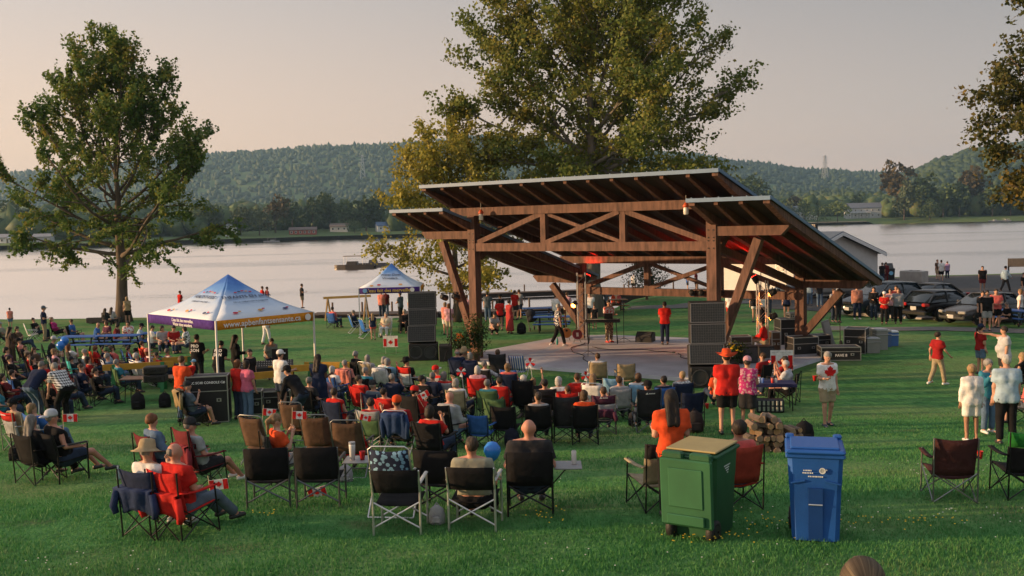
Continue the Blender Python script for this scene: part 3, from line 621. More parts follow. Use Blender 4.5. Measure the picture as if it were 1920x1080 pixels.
def ell(c, r, M=None): return ('e', np.array(c, np.float32), np.array(r, np.float32), None if M is None else np.array(M, np.float32))
def field(prims, k=.035, cuts=(), rough=0):
    """smooth union of the shapes; cuts = (point, normal): what lies beyond is cut off"""
    def fn(P):
        D = None
        for p in prims:
            if p[0] == 'c':
                a, b = p[1], p[2]; ab = b-a; L2 = max(float(ab@ab), 1e-8); pa = P-a; tt = pa@ab/L2; t = np.clip(tt, 0, 1)
                d = np.linalg.norm(pa-t[:, None]*ab, axis=1)-(p[3]+(p[4]-p[3])*t)
                if p[5]: d = np.maximum(d, (tt-1)*math.sqrt(L2))
            else:
                q = P-p[1]
                if p[3] is not None: q = q@p[3]
                s = np.linalg.norm(q/p[2], axis=1); d = (s-1)*float(p[2].min())
            if D is None: D = d
            else:
                hh = np.clip(.5+.5*(D-d)/k, 0, 1); D = D*(1-hh)+d*hh-k*hh*(1-hh)
        if rough: D = D+rough*(np.sin(P[:, 0]*41+P[:, 2]*23)*np.sin(P[:, 2]*37-P[:, 1]*29)+.6*np.sin(P[:, 1]*67+P[:, 0]*53+P[:, 2]*11))
        for c, nrm in cuts: D = np.maximum(D, (P-np.array(c, np.float32))@np.array(nrm, np.float32))
        return D
    pts = []
    for p in prims:
        if p[0] == 'c': pts += [p[1]-p[3], p[1]+p[3], p[2]-p[4], p[2]+p[4]]
        else: pts += [p[1]-p[2].max(), p[1]+p[2].max()]
    pts = np.array(pts); return fn, pts.min(0)-.06, pts.max(0)+.06
def sdf_mesh(name, prims, h, k=.035, cuts=(), extra=None, rough=0):
    fn, lo, hi = field(prims, k, cuts, rough); V, Q = nets(fn, lo, hi, h)
    if extra is not None and len(extra.v):
        me = bpy.data.meshes.new(name); o = len(V)
        me.from_pydata([tuple(v) for v in V.tolist()]+extra.v, [], [tuple(q) for q in Q.tolist()]+[tuple(i+o for i in f) for f in extra.f])
        me.shade_smooth(); return me
    return np_mesh(name, V, Q, True)
ARMS = {'down': ((.16, .02, -1), (.05, .18, -1)), 'rest': ((.32, .12, -.9), (-.1, 1, -.12)), 'lap': ((.24, .28, -.9), (-.6, .75, -.2)), 'cross': ((.3, .25, -.9), (-.95, .35, .2)),
        'hold': ((.18, .1, -1), (-.12, 1, .12)), 'face': ((.2, .5, -.8), (-.45, .4, .9)), 'up': ((.45, .3, .8), (-.1, .25, 1)), 'point': ((.25, .95, .25), (.02, 1, .12)), 'hip': ((.62, -.15, -.75), (-.7, .3, -.6)),
        'reach': ((.25, .8, -.6), (.1, .8, -.6)), 'knee': ((.22, .45, -.85), (.0, .8, -.55)), 'back': ((.2, -.35, -.9), (-.3, -.15, -.9)), 'swing': ((.2, .35, -.9), (.0, .7, -.7)), 'behind': ((.18, -.4, -.9), (.1, .1, -1)), 'wide': ((.8, .2, -.55), (.55, .55, -.5)), 'hang': ((.1, .25, -1), (.0, .3, -1))}
def unit(v): v = np.array(v, float); return v/np.linalg.norm(v)
_pcache = {}
def skeleton(sit, lean, arms, stride, leg, fat, turn, nod, kid, recl):
    """joint positions, metres, facing +Y, feet or chair at the origin"""
    J = {}; tl = R(lean); sp = np.array((0, math.sin(tl), math.cos(tl))); fw = np.array((0, math.cos(tl), -math.sin(tl)))
    if sit == 'sit': pel = np.array((0, -.05, .42))
    elif sit == 'squat': pel = np.array((0, -.12, .32))
    else: pel = np.array((0, -.30*math.sin(tl), .93))
    J['pel'] = pel; J['waist'] = pel+sp*.16; J['chest'] = pel+sp*.36; J['shc'] = pel+sp*.49; J['neck'] = pel+sp*.55
    hd = sp*.5+np.array((0, .06, .5)) if abs(lean) > 25 else sp; hd = unit(hd)
    J['head'] = J['neck']+hd*.135+fw*.025*(1 if lean < 25 else 0)
    th = R(turn); ph = R(nod); Mh = np.array(Matrix.Rotation(th, 3, 'Z') @ Matrix.Rotation(-ph-tl*.35, 3, 'X')); J['M'] = Mh; J['sp'] = sp; J['fw'] = fw
    X = np.array((1., 0, 0))
    for s, n in ((1, 'r'), (-1, 'l')):
        J['hip'+n] = pel+X*s*.092-sp*.03
        if sit == 'sit':
            J['knee'+n] = np.array((s*(.13+.03*fat), .40, .47)); f = leg if not isinstance(leg, tuple) else leg[0 if s > 0 else 1]
            J['ank'+n] = np.array((s*.14, .40+.36*f, .09+.02*f)) ; J['toe'] = 1
            if f > .5: J['knee'+n][2] = .43
        elif sit == 'squat': J['knee'+n] = np.array((s*.16, .26, .50)); J['ank'+n] = np.array((s*.13, .02, .09))
        else:
            sw = stride*s; J['knee'+n] = np.array((s*(.10+.02*fat), .5*sw*.5+.03, .50)); J['ank'+n] = np.array((s*(.105+.03*fat), sw*.55-(.04 if sw < 0 else 0), .085+(.05 if sw < -.2 else 0)))
        sh = J['shc']+X*s*(.165+.03*fat)-sp*.02; J['sh'+n] = sh; a = arms[0 if s > 0 else 1]; U, Fd = ARMS[a]
        loc = lambda d: unit(X*s*d[0]+np.array((0, d[1], d[2])) if a in ('rest', 'lap', 'knee', 'hang') or abs(lean) < 12 else X*s*d[0]+fw*d[1]+sp*d[2])
        J['el'+n] = sh+loc(U)*.28; J['wr'+n] = J['el'+n]+loc(Fd)*.245; J['ha'+n] = J['wr'+n]+loc(Fd)*.085; J['hd'+n] = loc(Fd)
    return J
def make_person_meshes(sit='stand', lean=0, arms=('down', 'down'), stride=0, leg=.1, fat=0, turn=0, nod=0, top='tee', bottom='pants', hair='short', h=.032, fem=0, kid=0, recl=0, fingers=False):
    key = (sit, lean, arms, stride, leg, fat, turn, nod, top, bottom, hair, h, fem, fingers)
    if key in _pcache: return _pcache[key]
    J = skeleton(sit, lean, arms, stride, leg, fat, turn, nod, kid, recl); g = 1+.28*fat; X = np.array((1., 0, 0)); sp, fw, M = J['sp'], J['fw'], J['M']; HC_ = J['head']
    def torso(e, hip=True):
        T = []
        for s in (1, -1):
            sx = X*s; p, w, c, q = J['pel'], J['waist'], J['chest'], J['shc']
            T += [cone(p+sx*.075*g-sp*.04, w+sx*(.05-.012*fem)*g+fw*.03*fat, .118*g+e, (.102-.008*fem)*g+e), cone(w+sx*(.05-.012*fem)*g+fw*.03*fat, c+sx*.075*g, (.102-.008*fem)*g+e, .112*(1+.12*fat)+e), cone(c+sx*.075*g, q+sx*.1, .112*(1+.12*fat)+e, .062+e), cone(q+sx*.02, J['sh'+('r' if s > 0 else 'l')], .066+e, .056+.01*fat+e)]
            if fem: T.append(ell(c+fw*.085+sx*.075-sp*.02, (.06+e, .06+e, .06+e)))
        if fat: T.append(ell(J['waist']+fw*.06*fat, (.16*g+e, .12*g+.03*fat+e, .15+e)))
        return T
    def limb(a, b, ra, rb, e, cut=None):
        a, b = J[a], J[b]
        if cut is None: return cone(a, b, ra+e, rb+e)
        return cone(a, a+(b-a)*cut, ra+e, ra+(rb-ra)*cut+e, True)
    body = torso(0); fing = MB() if fingers else None
    for n in 'rl':
        body += [limb('sh'+n, 'el'+n, .05*(1+.2*fat), .04, 0), limb('el'+n, 'wr'+n, .041, .028, 0), cone(J['wr'+n], J['ha'+n], .03, .036), limb('hip'+n, 'knee'+n, .086*g, .056, 0), limb('knee'+n, 'ank'+n, .055, .038, 0), cone(J['ank'+n]-np.array((0, 0, .03)), J['ank'+n]+np.array((0, .13, -.045)), .04, .032)]
        if fingers:
            d = J['hd'+n]; up = unit(np.cross(d, X)+np.array((0, 0, .01))); sd_ = unit(np.cross(d, up)); s = 1 if n == 'r' else -1
            for i, (o, L) in enumerate(((-.03, .07), (-.01, .08), (.01, .075), (.028, .06))):
                p0 = J['ha'+n]+sd_*o; p1 = p0+d*L*.6+up*-.004; p2 = p1+unit(d*.6-up*.6)*L*.55; fing.tube([tuple(p0), tuple(p1), tuple(p2)], [.0095, .0085, .0065], 5)
            p0 = J['wr'+n]+d*.04-sd_*.03*1; p1 = p0+unit(d*.6-sd_*.8)*.045; p2 = p1+unit(d-sd_*.1)*.035; fing.tube([tuple(p0), tuple(p1), tuple(p2)], [.011, .0095, .0075], 5)
    hv = lambda v: HC_+M@np.array(v, float)
    body += [cone(J['shc'], HC_-sp*.05, .06, .05), ell(hv((0, -.005, .016)), (.074, .09, .09), M), ell(hv((0, .018, -.046)), (.054, .066, .062), M), cone(hv((0, .085, .01)), hv((0, .108, -.022)), .010, .016), ell(hv((.079, -.008, -.008)), (.018, .026, .036), M), ell(hv((-.079, -.008, -.008)), (.018, .026, .036), M)]
    out = {'J': J, 'body': sdf_mesh('body', body, h, .03, (), fing)}
    # --- top
    e = .016; T = torso(e+.004); sl = {'tank': 0, 'tee': .72, 'long': 2, 'vest': .12, 'coat': 2, 'dress': .5}[top]
    if sl:
        for n in 'rl':
            if sl == 2: T += [limb('sh'+n, 'el'+n, .054*(1+.2*fat), .046, e), limb('el'+n, 'wr'+n, .047, .036, e, .97)]
            else: T.append(limb('sh'+n, 'el'+n, .056*(1+.2*fat), .056, e+.006, sl))
    hem = {'coat': .2, 'dress': .1, 'tank': .1}.get(top, .11); cuts = [(J['pel']-sp*hem, -sp), (J['neck']-sp*.015, sp*.75+fw*.66 if top == 'tank' else sp*.9+fw*.4)]
    if sit != 'stand': cuts[0] = (J['pel']-sp*.02-fw*.0, -unit(sp*.8+fw*.6))
    if top == 'dress':
        cuts = cuts[1:]
        if sit == 'stand': T += [cone(J['pel']+X*.07, np.array((.1, .02, .52)), .13*g, .15, True), cone(J['pel']-X*.07, np.array((-.1, .02, .52)), .13*g, .15, True)]
    out['top'] = sdf_mesh('top', T, h, .04, [(c, unit(v)) for c, v in cuts], None, -.0045)
    # --- bottom
    if bottom != 'none':
        B = torso(.013); e = .014
        for s, n in ((1, 'r'), (-1, 'l')):
            B.append(cone(J['pel']+X*s*.072*g-sp*.02, J['hip'+n], .118*g+e, .1*g+e)); B.append(cone(J['pel']+X*s*.06*g+sp*.05, J['pel']+X*s*.07*g, .1*g+e, .112*g+e))
            if bottom == 'pants': B += [limb('hip'+n, 'knee'+n, .09*g, .064, e), limb('knee'+n, 'ank'+n, .064, .056, e, .96)]
            elif bottom == 'shorts': B.append(limb('hip'+n, 'knee'+n, .092*g, .078, e+.008, .82))
            elif bottom == 'brief': B.append(limb('hip'+n, 'knee'+n, .09*g, .085, e, .42))
        if bottom == 'skirt':
            if sit == 'stand':
                for s in (1, -1): B.append(cone(J['pel']+X*s*.06, np.array((s*.09, .02, .52)), .13*g, .14, True))
            else: B += [limb('hip'+n, 'knee'+n, .1*g, .085, e+.01, 1.0) for n in 'rl']
        if bottom == 'long_skirt': B += [cone(J['pel']+X*s*.06, np.array((s*.08, .03, .14)), .13*g, .15, True) for s in (1, -1)]
        out['bottom'] = sdf_mesh('bottom', B, h, .03, [(J['pel']+sp*(-.015 if sit == 'stand' and bottom != 'none' else .05), sp)])
    # --- hair
    hh = min(h, .028)
    if hair != 'bald':
        face = unit(M@np.array((0, .86, -.5))); Hs = [ell(hv((0, -.016, .03)), (.086, .1, .104), M)]; cuts = [(hv((0, .068, .018)), face), (hv((0, 0, -.06)), M@np.array((0, 0, -1.)))]
        if hair == 'fringe': Hs = [ell(hv((0, -.02, -.005)), (.083, .088, .07), M)]; cuts = [(hv((0, .01, 0)), face), (hv((0, 0, .045)), M@np.array((0, 0, 1.)))]
        if hair == 'curly': Hs = [ell(hv((0, -.02, .03)), (.1, .112, .112), M)]+[ell(hv((.075*math.sin(i*2.4)*math.sin(.4+i*.2), -.03-.06*math.cos(i*2.4)*math.sin(.4+i*.2), .02+.085*math.cos(.4+i*.2))), (.034, .034, .034)) for i in range(11)]
        if hair in ('bob', 'long', 'pony', 'bun'): Hs = [ell(hv((0, -.02, .03)), (.09, .106, .106), M)]
        if hair == 'bob': Hs += [ell(hv((0, -.045, -.05)), (.095, .07, .085), M)]; cuts[1] = (hv((0, 0, -.13)), M@np.array((0, 0, -1.)))
        if hair == 'long': Hs += [cone(hv((s*.035, -.055, 0)), J['chest']+X*s*.05-fw*.135, .066, .045) for s in (1, -1)]; cuts = cuts[:1]
        if hair == 'pony': Hs += [cone(hv((0, -.1, .05)), hv((0, -.15, -.02)), .03, .04), cone(hv((0, -.15, -.02)), J['shc']-fw*.16-sp*.1, .04, .018)]; cuts = cuts[:1]
        if hair == 'bun': Hs += [ell(hv((0, -.118, .0)), (.05, .045, .045), M)]
        out['hair'] = sdf_mesh('hair', Hs, hh, .02, [(c, unit(v)) for c, v in cuts], None, .0055)
    out['hv'] = hv
    _pcache[key] = out
    return out
def shoe_mesh():
    return sdf_mesh('shoe', [cone((0, -.06, .045), (0, .03, .05), .045, .043), cone((0, .03, .045), (0, .15, .03), .046, .034)], .029, .02, [((0, 0, .004), (0, 0, -1)), ((0, 0, .085), (0, 0, 1))])
SHOE = shoe_mesh()
def cap_meshes():
    d = MB().lathe([(.098, -.012), (.1, .01), (.098, .045), (.08, .085), (.045, .108), (.01, .116)], 14, sy=1.1)
    g = []
    for i in range(4):
        r = [.085, .12, .155, .178][i]; g.append([(math.sin(a)*.085*(1 if i < 3 else .8), (.02+math.cos(a)*r if i else math.cos(a)*.1), .008-.05*(i/3)**2*.5-.014*abs(math.sin(a))) for a in np.linspace(-1.25, 1.25, 8)])
    return d.mesh('cap', True), MB().sheet(g, (0, 0, .008)).mesh('brim', True)
CAP, BRIM = cap_meshes()
def wide_hat(r, dr, hgt, curl=0):
    n = 20; V = MB(); prof = [(r, -.005+0), (r*.8, -.012), (.105, 0), (.1, .05), (.085, hgt), (.05, hgt+.012), (.005, hgt+.005)]
    V.lathe(prof, n, sy=1.12)
    V.v = [(x, y, z+(curl*(x/r)**2 if math.hypot(x, y) > .13 else 0)-dr*(max(0, math.hypot(x, y)-.1))*1.0) for x, y, z in V.v]
    return V.mesh('hat', True)
HATS = {'sunhat': wide_hat(.19, .45, .1), 'cowboy': wide_hat(.23, 0, .13, .075), 'fedora': wide_hat(.18, .1, .115, .02), 'straw': wide_hat(.24, .12, .12, .04)}
EYE = MB().ball((0, 0, 0), .011, 6, 4).mesh('eye', True)
SKIN = {'fair': (.46, .255, .18), 'tan': (.36, .19, .125), 'red': (.47, .22, .155), 'brown': (.11, .055, .035), 'mid': (.27, .14, .09)}
HAIRC = {'grey': (.24, .23, .22), 'white': (.42, .41, .39), 'ash': (.12, .09, .062), 'dark': (.018, .013, .011), 'brown': (.07, .038, .02), 'blond': (.30, .20, .10), 'auburn': (.14, .055, .022), 'mid': (.035, .024, .018), 'salt': (.16, .15, .145), 'light': (.2, .125, .065)}
CL = {'red': (.5, .022, .018), 'orange': (.62, .075, .022), 'darkred': (.27, .014, .016), 'maroon': (.13, .02, .025), 'black': (.012, .012, .014), 'char': (.03, .03, .034), 'navy': (.016, .025, .06), 'blue': (.04, .12, .38), 'light': (.33, .45, .56), 'white': (.68, .68, .68), 'grey': (.3, .31, .33), 'ltgrey': (.45, .46, .49),
      'sage': (.25, .25, .20), 'tan': (.36, .27, .16), 'khaki': (.33, .27, .18), 'denim': (.10, .16, .26), 'dkdenim': (.03, .045, .08), 'pink': (.55, .13, .22), 'magenta': (.42, .03, .17), 'salmon': (.62, .22, .18), 'rose': (.52, .28, .33), 'cream': (.58, .5, .36), 'teal': (.04, .2, .28), 'plum': (.09, .03, .06), 'coral': (.60, .13, .12), 'brown': (.10, .06, .04), 'green': (.07, .13, .06), 'steel': (.10, .13, .17), 'sky': (.22, .42, .6)}
def pattern_mat(kind, a, b):
    key = ('pat', kind, a, b)
    if key in _mats: return _mats[key]
    m = mat(a, .92, .1, 9.01+len(_mats)*1e-4); n = m.node_tree; bs = n.nodes['Principled BSDF']; tc = n.nodes.new('ShaderNodeTexCoord')
    def wave(d, sc):
        w = n.nodes.new('ShaderNodeTexWave'); w.bands_direction = d; w.inputs['Scale'].default_value = sc; n.links.new(tc.outputs['Object'], w.inputs[0]); g = n.nodes.new('ShaderNodeMath'); g.operation = 'GREATER_THAN'; g.inputs[1].default_value = .5; n.links.new(w.outputs[1], g.inputs[0]); return g.outputs[0]
    x = n.nodes.new('ShaderNodeMix'); x.data_type = 'RGBA'; x.inputs[6].default_value = (*a, 1); x.inputs[7].default_value = (*b, 1)
    if kind == 'check':
        q = n.nodes.new('ShaderNodeMath'); q.operation = 'ADD'; n.links.new(wave('X', 5), q.inputs[0]); n.links.new(wave('Z', 5), q.inputs[1]); h_ = n.nodes.new('ShaderNodeMath'); h_.operation = 'MULTIPLY'; h_.inputs[1].default_value = .5; n.links.new(q.outputs[0], h_.inputs[0]); n.links.new(h_.outputs[0], x.inputs[0])
    elif kind == 'stripe': n.links.new(wave('Z', 4), x.inputs[0])
    elif kind == 'vstripe': n.links.new(wave('X', 4), x.inputs[0])
    else:
        v = n.nodes.new('ShaderNodeTexVoronoi'); v.inputs['Scale'].default_value = 16; n.links.new(tc.outputs['Object'], v.inputs['Vector']); g = n.nodes.new('ShaderNodeMath'); g.operation = 'GREATER_THAN'; g.inputs[1].default_value = .45; n.links.new(v.outputs[0], g.inputs[0]); n.links.new(g.outputs[0], x.inputs[0])
    n.links.new(x.outputs[2], bs.inputs['Base Color']); _mats[key] = m; return m
def cmat(c):
    if isinstance(c, tuple) and isinstance(c[0], str): return pattern_mat(c[0], CL.get(c[1], c[1]), CL.get(c[2], c[2]))
    return cloth(CL[c] if isinstance(c, str) else c)
STAGE = pav(PW*.5, 1.5)
def person(pos, label, pose='stand', face=0, tall=1.75, top=('tee', 'red'), bottom=('pants', 'dkdenim'), hair=('short', 'brown'), skin='fair', hat=None, shoes='char', arms=('down', 'down'), stride=0, lean=None, leg=.1, fat=0, turn=0, nod=0, fem=0, group=None, z=None, eyes=False, seat=None):
    """face: degrees clockwise from straight away from the camera, or 's' / ('s', offset) for towards the stage"""
    x, y = pos[:2]
    if face == 's' or isinstance(face, tuple): a = math.degrees(math.atan2(STAGE[0]-x, STAGE[1]-y))+(face[1] if isinstance(face, tuple) else 0)
    else: a = face
    dist = math.hypot(x, y); h = .029 if dist < 17 else .036 if dist < 30 else .041 if dist < 48 else .044
    kw = dict(sit=pose, lean=(lean if lean is not None else (-18 if pose == 'sit' else 20 if pose == 'squat' else 0)), arms=tuple(arms), stride=stride, leg=leg, fat=fat, turn=turn, nod=nod, top=top[0], bottom=bottom[0], hair=hair[0], h=h, fem=fem, fingers=dist < 40)
    me = make_person_meshes(**kw); sc = tall/1.75
    t = thing('person', label, 'person', (x, y, ground(x, y) if z is None else z), -R(a), group); t.scale = (sc, sc, sc)
    if seat is not None: t.location.z += seat
    link('body', me['body'], mat(SKIN[skin], .55, .1, 6, spec=.35), t)
    link({'tee': 'shirt', 'tank': 'tank_top', 'long': 'long_sleeve_shirt', 'coat': 'jacket', 'dress': 'dress', 'vest': 'vest'}[top[0]], me['top'], cmat(top[1]), t)
    if 'bottom' in me: link({'pants': 'trousers', 'shorts': 'shorts', 'brief': 'shorts', 'skirt': 'skirt', 'long_skirt': 'skirt'}[bottom[0]], me['bottom'], cmat(bottom[1]), t)
    if 'hair' in me: link('hair', me['hair'], mat(HAIRC[hair[1]], .6, .3, 30, .5, 60, stretch=(1, 1, .3), spec=.3), t)
    J, hv = me['J'], me['hv']; RM = Matrix([list(r) for r in J['M']]).to_euler()
    if shoes:
        for n in 'rl':
            p = J['ank'+n]; link('shoe', SHOE, plastic(CL[shoes]), t, (p[0], p[1], p[2]-.085), (.35 if p[2] > .12 else 0, 0, -.12 if n == 'r' else .12))
    if hat:
        hm_ = cloth(CL[hat[1]] if isinstance(hat[1], str) else hat[1])
        if hat[0] in ('cap', 'backcap'):
            c = link('cap', CAP, hm_, t, tuple(hv((0, -.012, .045))), RM); b = link('brim', BRIM, cloth(CL[hat[2]] if len(hat) > 2 else CL[hat[1]] if isinstance(hat[1], str) else hat[1]), c)
            if hat[0] == 'backcap': b.rotation_euler = (0, 0, math.pi)
        else: link(hat[0] if hat[0] != 'straw' else 'straw_hat', HATS[hat[0]], hm_, t, tuple(hv((0, -.005, .05))), RM)
    if eyes:
        for s in (1, -1): link('eye', EYE, mat((.02, .015, .012), .25, 0, spec=.6), t, tuple(hv((s*.03, .079, .008))))
    return t, J

# ---------------------------------------------------------------- folding chairs
def sag_sheet(fn, nu, nv, th): return MB().sheet([[fn(u/(nu-1), v/(nv-1)) for u in range(nu)] for v in range(nv)], th)
def back_pt(u, v, w, z0, z1, sag=.045, rake=.24):
    z = z0+(z1-z0)*v; x = (u-.5)*w*(1+.05*v); return (x, -.205-(z-.36)*rake-sag*math.sin(math.pi*u)*(1 if v < .9 else .6), z-.03*math.sin(math.pi*u)*(v > .95))
_cm = {}
def chair_meshes(kind):
    if kind in _cm: return _cm[kind]
    d = []                                          # (name, mesh, fabric?/frame?/second fabric)
    if kind in ('quad', 'high', 'banded'):
        zt = {'quad': .88, 'high': 1.04, 'banded': .93}[kind]; w = .53
        d.append(('seat', sag_sheet(lambda u, v: ((u-.5)*(w-.02), -.2+.48*v, .335+.06*v-.035*math.sin(math.pi*u)), 5, 5, (0, 0, .012)).mesh('seat', True), 'f'))
        d.append(('backrest', sag_sheet(lambda u, v: back_pt(u, v, w, .36, zt if kind != 'banded' else zt-.2), 6, 6, (0, .012, 0)).mesh('backrest', True), 'f'))
        if kind == 'banded': d.append(('head_panel', sag_sheet(lambda u, v: back_pt(u, v, w+.015, zt-.21, zt), 6, 4, (0, .018, 0)).mesh('head_panel', True), 'g'))
        rl = MB().tube([(0, -.3, 0), (0, -.245-(zt-.36)*.2, zt)], .011, 6).mesh('leg'); fl = MB().tube([(0, .3, 0), (0, .24, .63)], .011, 6).mesh('leg')
        for s in (-1, 1): d += [('leg', rl, 'm', (s*w*.52, 0, 0)), ('leg', fl, 'm', (s*w*.52, 0, 0))]
        ar = sag_sheet(lambda u, v: ((u-.5)*.07, -.29+.56*v, .605-.02*math.sin(math.pi*v)), 3, 6, (0, 0, .014)).mesh('armrest', True)
        for s in (-1, 1): d.append(('armrest', ar, 'f', (s*w*.53, 0, 0)))
        xb = MB().tube([(-w*.52, 0, .02), (w*.52, .02, .40)], .009, 5).tube([(w*.52, -.02, .02), (-w*.52, 0, .40)], .009, 5).mesh('cross_brace')
        xs_ = MB().tube([(0, -.3, .02), (0, .27, .41)], .009, 5).tube([(.02, .3, .02), (.02, -.26, .40)], .009, 5).mesh('cross_brace')
        d += [('cross_brace', xb, 'm', (0, -.3, 0)), ('cross_brace', xb, 'm', (0, .29, 0)), ('cross_brace', xs_, 'm', (w*.5, 0, 0)), ('cross_brace', xs_, 'm', (-w*.52, 0, 0))]
    elif kind in ('director', 'tall_director'):
        w = .58; z0, z1 = (.54, .84) if kind == 'director' else (.42, .88)
        d.append(('seat', sag_sheet(lambda u, v: ((u-.5)*(w-.03), -.2+.44*v, .37+.04*v-.02*math.sin(math.pi*u)), 5, 4, (0, 0, .012)).mesh('seat', True), 'f'))
        d.append(('backrest', sag_sheet(lambda u, v: ((u-.5)*w, -.27-(v*.1)-.03*math.sin(math.pi*u), z0+(z1-z0)*v), 6, 4, (0, .012, 0)).mesh('backrest', True), 'f'))
        rl = MB().tube([(0, -.27, 0), (0, -.27, .55), (0, -.35, z1-.01)], .015, 7).mesh('leg'); fl = MB().tube([(0, .26, 0), (0, .26, .64)], .015, 7).mesh('leg')
        ar = MB().box((0, -.01, .66), (.05, .56, .03), bev=.012).mesh('armrest')
        for s in (-1, 1): d += [('leg', rl, 'm', (s*w*.5, 0, 0)), ('leg', fl, 'm', (s*w*.5, 0, 0)), ('armrest', ar, 'a', (s*w*.5, 0, 0))]
        xb = MB().tube([(-w*.5, 0, .10), (w*.5, 0, .42)], .012, 6).tube([(w*.5, -.03, .10), (-w*.5, -.03, .42)], .012, 6).mesh('cross_brace')
        d += [('cross_brace', xb, 'm', (0, -.24, 0)), ('cross_brace', xb, 'm', (0, .27, 0))]
    elif kind in ('lawn', 'mesh'):                  # tube frame folding chair
        w = .54; zt = .98 if kind == 'mesh' else .92
        d.append(('seat', sag_sheet(lambda u, v: ((u-.5)*(w-.04), -.2+.46*v, .355+.05*v-.02*math.sin(math.pi*u)), 5, 4, (0, 0, .01)).mesh('seat', True), 'f'))
        d.append(('backrest', sag_sheet(lambda u, v: back_pt(u, v, w-.03, .40, zt, .02, .3), 5, 6, (0, .01, 0)).mesh('backrest', True), 'f'))
        d.append(('back_frame', MB().tube([(-w/2, .26, .42), (-w/2, -.2, .40), (-w/2, -.2-(zt-.36)*.3, zt), (-w*.4, -.21-(zt-.36)*.3, zt+.04), (w*.4, -.21-(zt-.36)*.3, zt+.04), (w/2, -.2-(zt-.36)*.3, zt), (w/2, -.2, .40), (w/2, .26, .42)], .012, 6).mesh('back_frame', True), 'm'))
        for s in (-1, 1):
            d.append(('leg', MB().tube([(s*w*.54, .3, .02), (s*w*.54, -.16, .62)], .012, 6).mesh('leg'), 'm')); d.append(('leg', MB().tube([(s*w*.56, -.36, .02), (s*w*.56, .2, .60)], .012, 6).mesh('leg'), 'm'))
            d.append(('armrest', MB().box((s*w*.55, .02, .625), (.045, .46, .025), bev=.01).mesh('armrest'), 'a'))
        d.append(('stretcher', MB().tube([(-w*.54, .3, .02), (w*.54, .3, .02)], .012, 6).mesh('stretcher'), 'm')); d.append(('stretcher', MB().tube([(-w*.56, -.36, .02), (w*.56, -.36, .02)], .012, 6).mesh('stretcher'), 'm'))
    _cm[kind] = d; return d
CH = {}
FR = {'dark': (.03, .032, .036), 'steel': (.12, .13, .15), 'white': (.6, .6, .6), 'grey': (.22, .23, .24)}
def chair(pos, label, kind='quad', fab='black', frame='dark', face='s', band=None, group='folding chairs on the lawn', table=False, z=None, scale=1):
    x, y = pos[:2]; a = math.degrees(math.atan2(STAGE[0]-x, STAGE[1]-y))+(face[1] if isinstance(face, tuple) else 0) if face == 's' or isinstance(face, tuple) else face
    t = thing('camp_chair' if kind in ('quad', 'high', 'banded') else 'folding_chair', label, 'chair', (x, y, ground(x, y) if z is None else z), -R(a), group); t.scale = (scale,)*3; CH[label] = t
    ms = {'f': cmat(fab), 'm': metal(FR[frame], .4), 'g': cmat(band or fab), 'a': mat((.03, .03, .03), .6, .1) if frame != 'white' else mat((.5, .5, .48), .5, .1)}
    for q in chair_meshes(kind): link(q[0], q[1], ms[q[2]], t, q[3] if len(q) > 3 else None)
    if table:
        tb = MB().box((.5, .05, .6), (.36, .42, .02), bev=.008).build('side_table', mat((.25, .25, .26), .5, .1), t); MB().bar((.3, .05, .36), (.5, .05, .585), .015, .015).build('bracket', ms['m'], tb)
    return t

def on_table(label, dx=0, dy=0):
    """a spot on the side table of this chair"""
    t = CH[label]; a = t.rotation_euler.z; x, y = .5+dx, .05+dy; return (t.location.x+math.cos(a)*x-math.sin(a)*y, t.location.y+math.sin(a)*x+math.cos(a)*y, t.location.z+.612)

# ---------------------------------------------------------------- the audience: (place, who, chair)
def seated(pos, who, what, kind='quad', fab='black', frame='dark', face='s', band=None, table=False, ck=None, **kw):
    """one person and the chair under them"""
    r = random.Random(who)                          # everyone sits a little differently
    base = dict(tall=1.7, arms=r.choice((('rest', 'lap'), ('lap', 'lap'), ('rest', 'rest'), ('lap', 'rest'), ('face', 'lap'), ('knee', 'rest'), ('cross', 'cross'))), turn=r.choice((-38, -22, -8, 0, 0, 10, 24, 36)), nod=r.choice((-4, 0, 6, 14)), leg=r.choice((.05, .1, .4, (.6, .2))), lean=r.choice((-20, -18, -14, -8)))
    t, J = person(pos, who, 'sit', face, group='seated people in the audience', **dict(base, **kw))
    if what: chair(pos, what, kind, fab, frame, face, band, table=table, **(ck or {}))
    return t, J
def standing(pos, who, face=0, group=None, **kw): return person(pos, who, 'stand', face, group=group, **dict(dict(tall=1.72), **kw))
# --- front rows
bald, baldJ = seated((0.18, 12.91), 'big bald man in charcoal tee at the front right', 'black armchair with side table under the big bald man', 'tall_director', 'black', 'dark', 2, table=True, tall=1.86, top=('tee', 'char'), bottom=('shorts', 'dkdenim'), hair=('bald', ''), skin='red', fat=.75, arms=('rest', 'rest'), leg=.2, shoes='char')
sage, sageJ = seated((-0.52, 12.25), 'man in grey-green tee with dark thinning hair, front row', 'white framed chair under the man in grey-green', 'director', 'black', 'white', 8, top=('tee', 'sage'), bottom=('pants', 'black'), hair=('short', 'mid'), skin='red', fat=.45, arms=('rest', 'rest'))
chair((-1.45, 12.18), 'empty white framed director chair in the front row', 'director', 'black', 'white', 4)
chair((-1.6, 13.08), 'chair with palm printed blue towel over its back', 'lawn', ('spots', 'sky', 'navy'), 'white', 8)
chair((-0.98, 13.13), 'tall black armchair left of the man in grey-green', 'tall_director', 'black', 'dark', 14)
chair((-3.42, 13.68), 'empty black armchair with grey legs beside the ponytail girl', 'tall_director', 'black', 'steel', -4)
chair((-2.71, 13.63), 'empty black armchair with side table and drinks', 'tall_director', 'black', 'steel', 0, table=True)
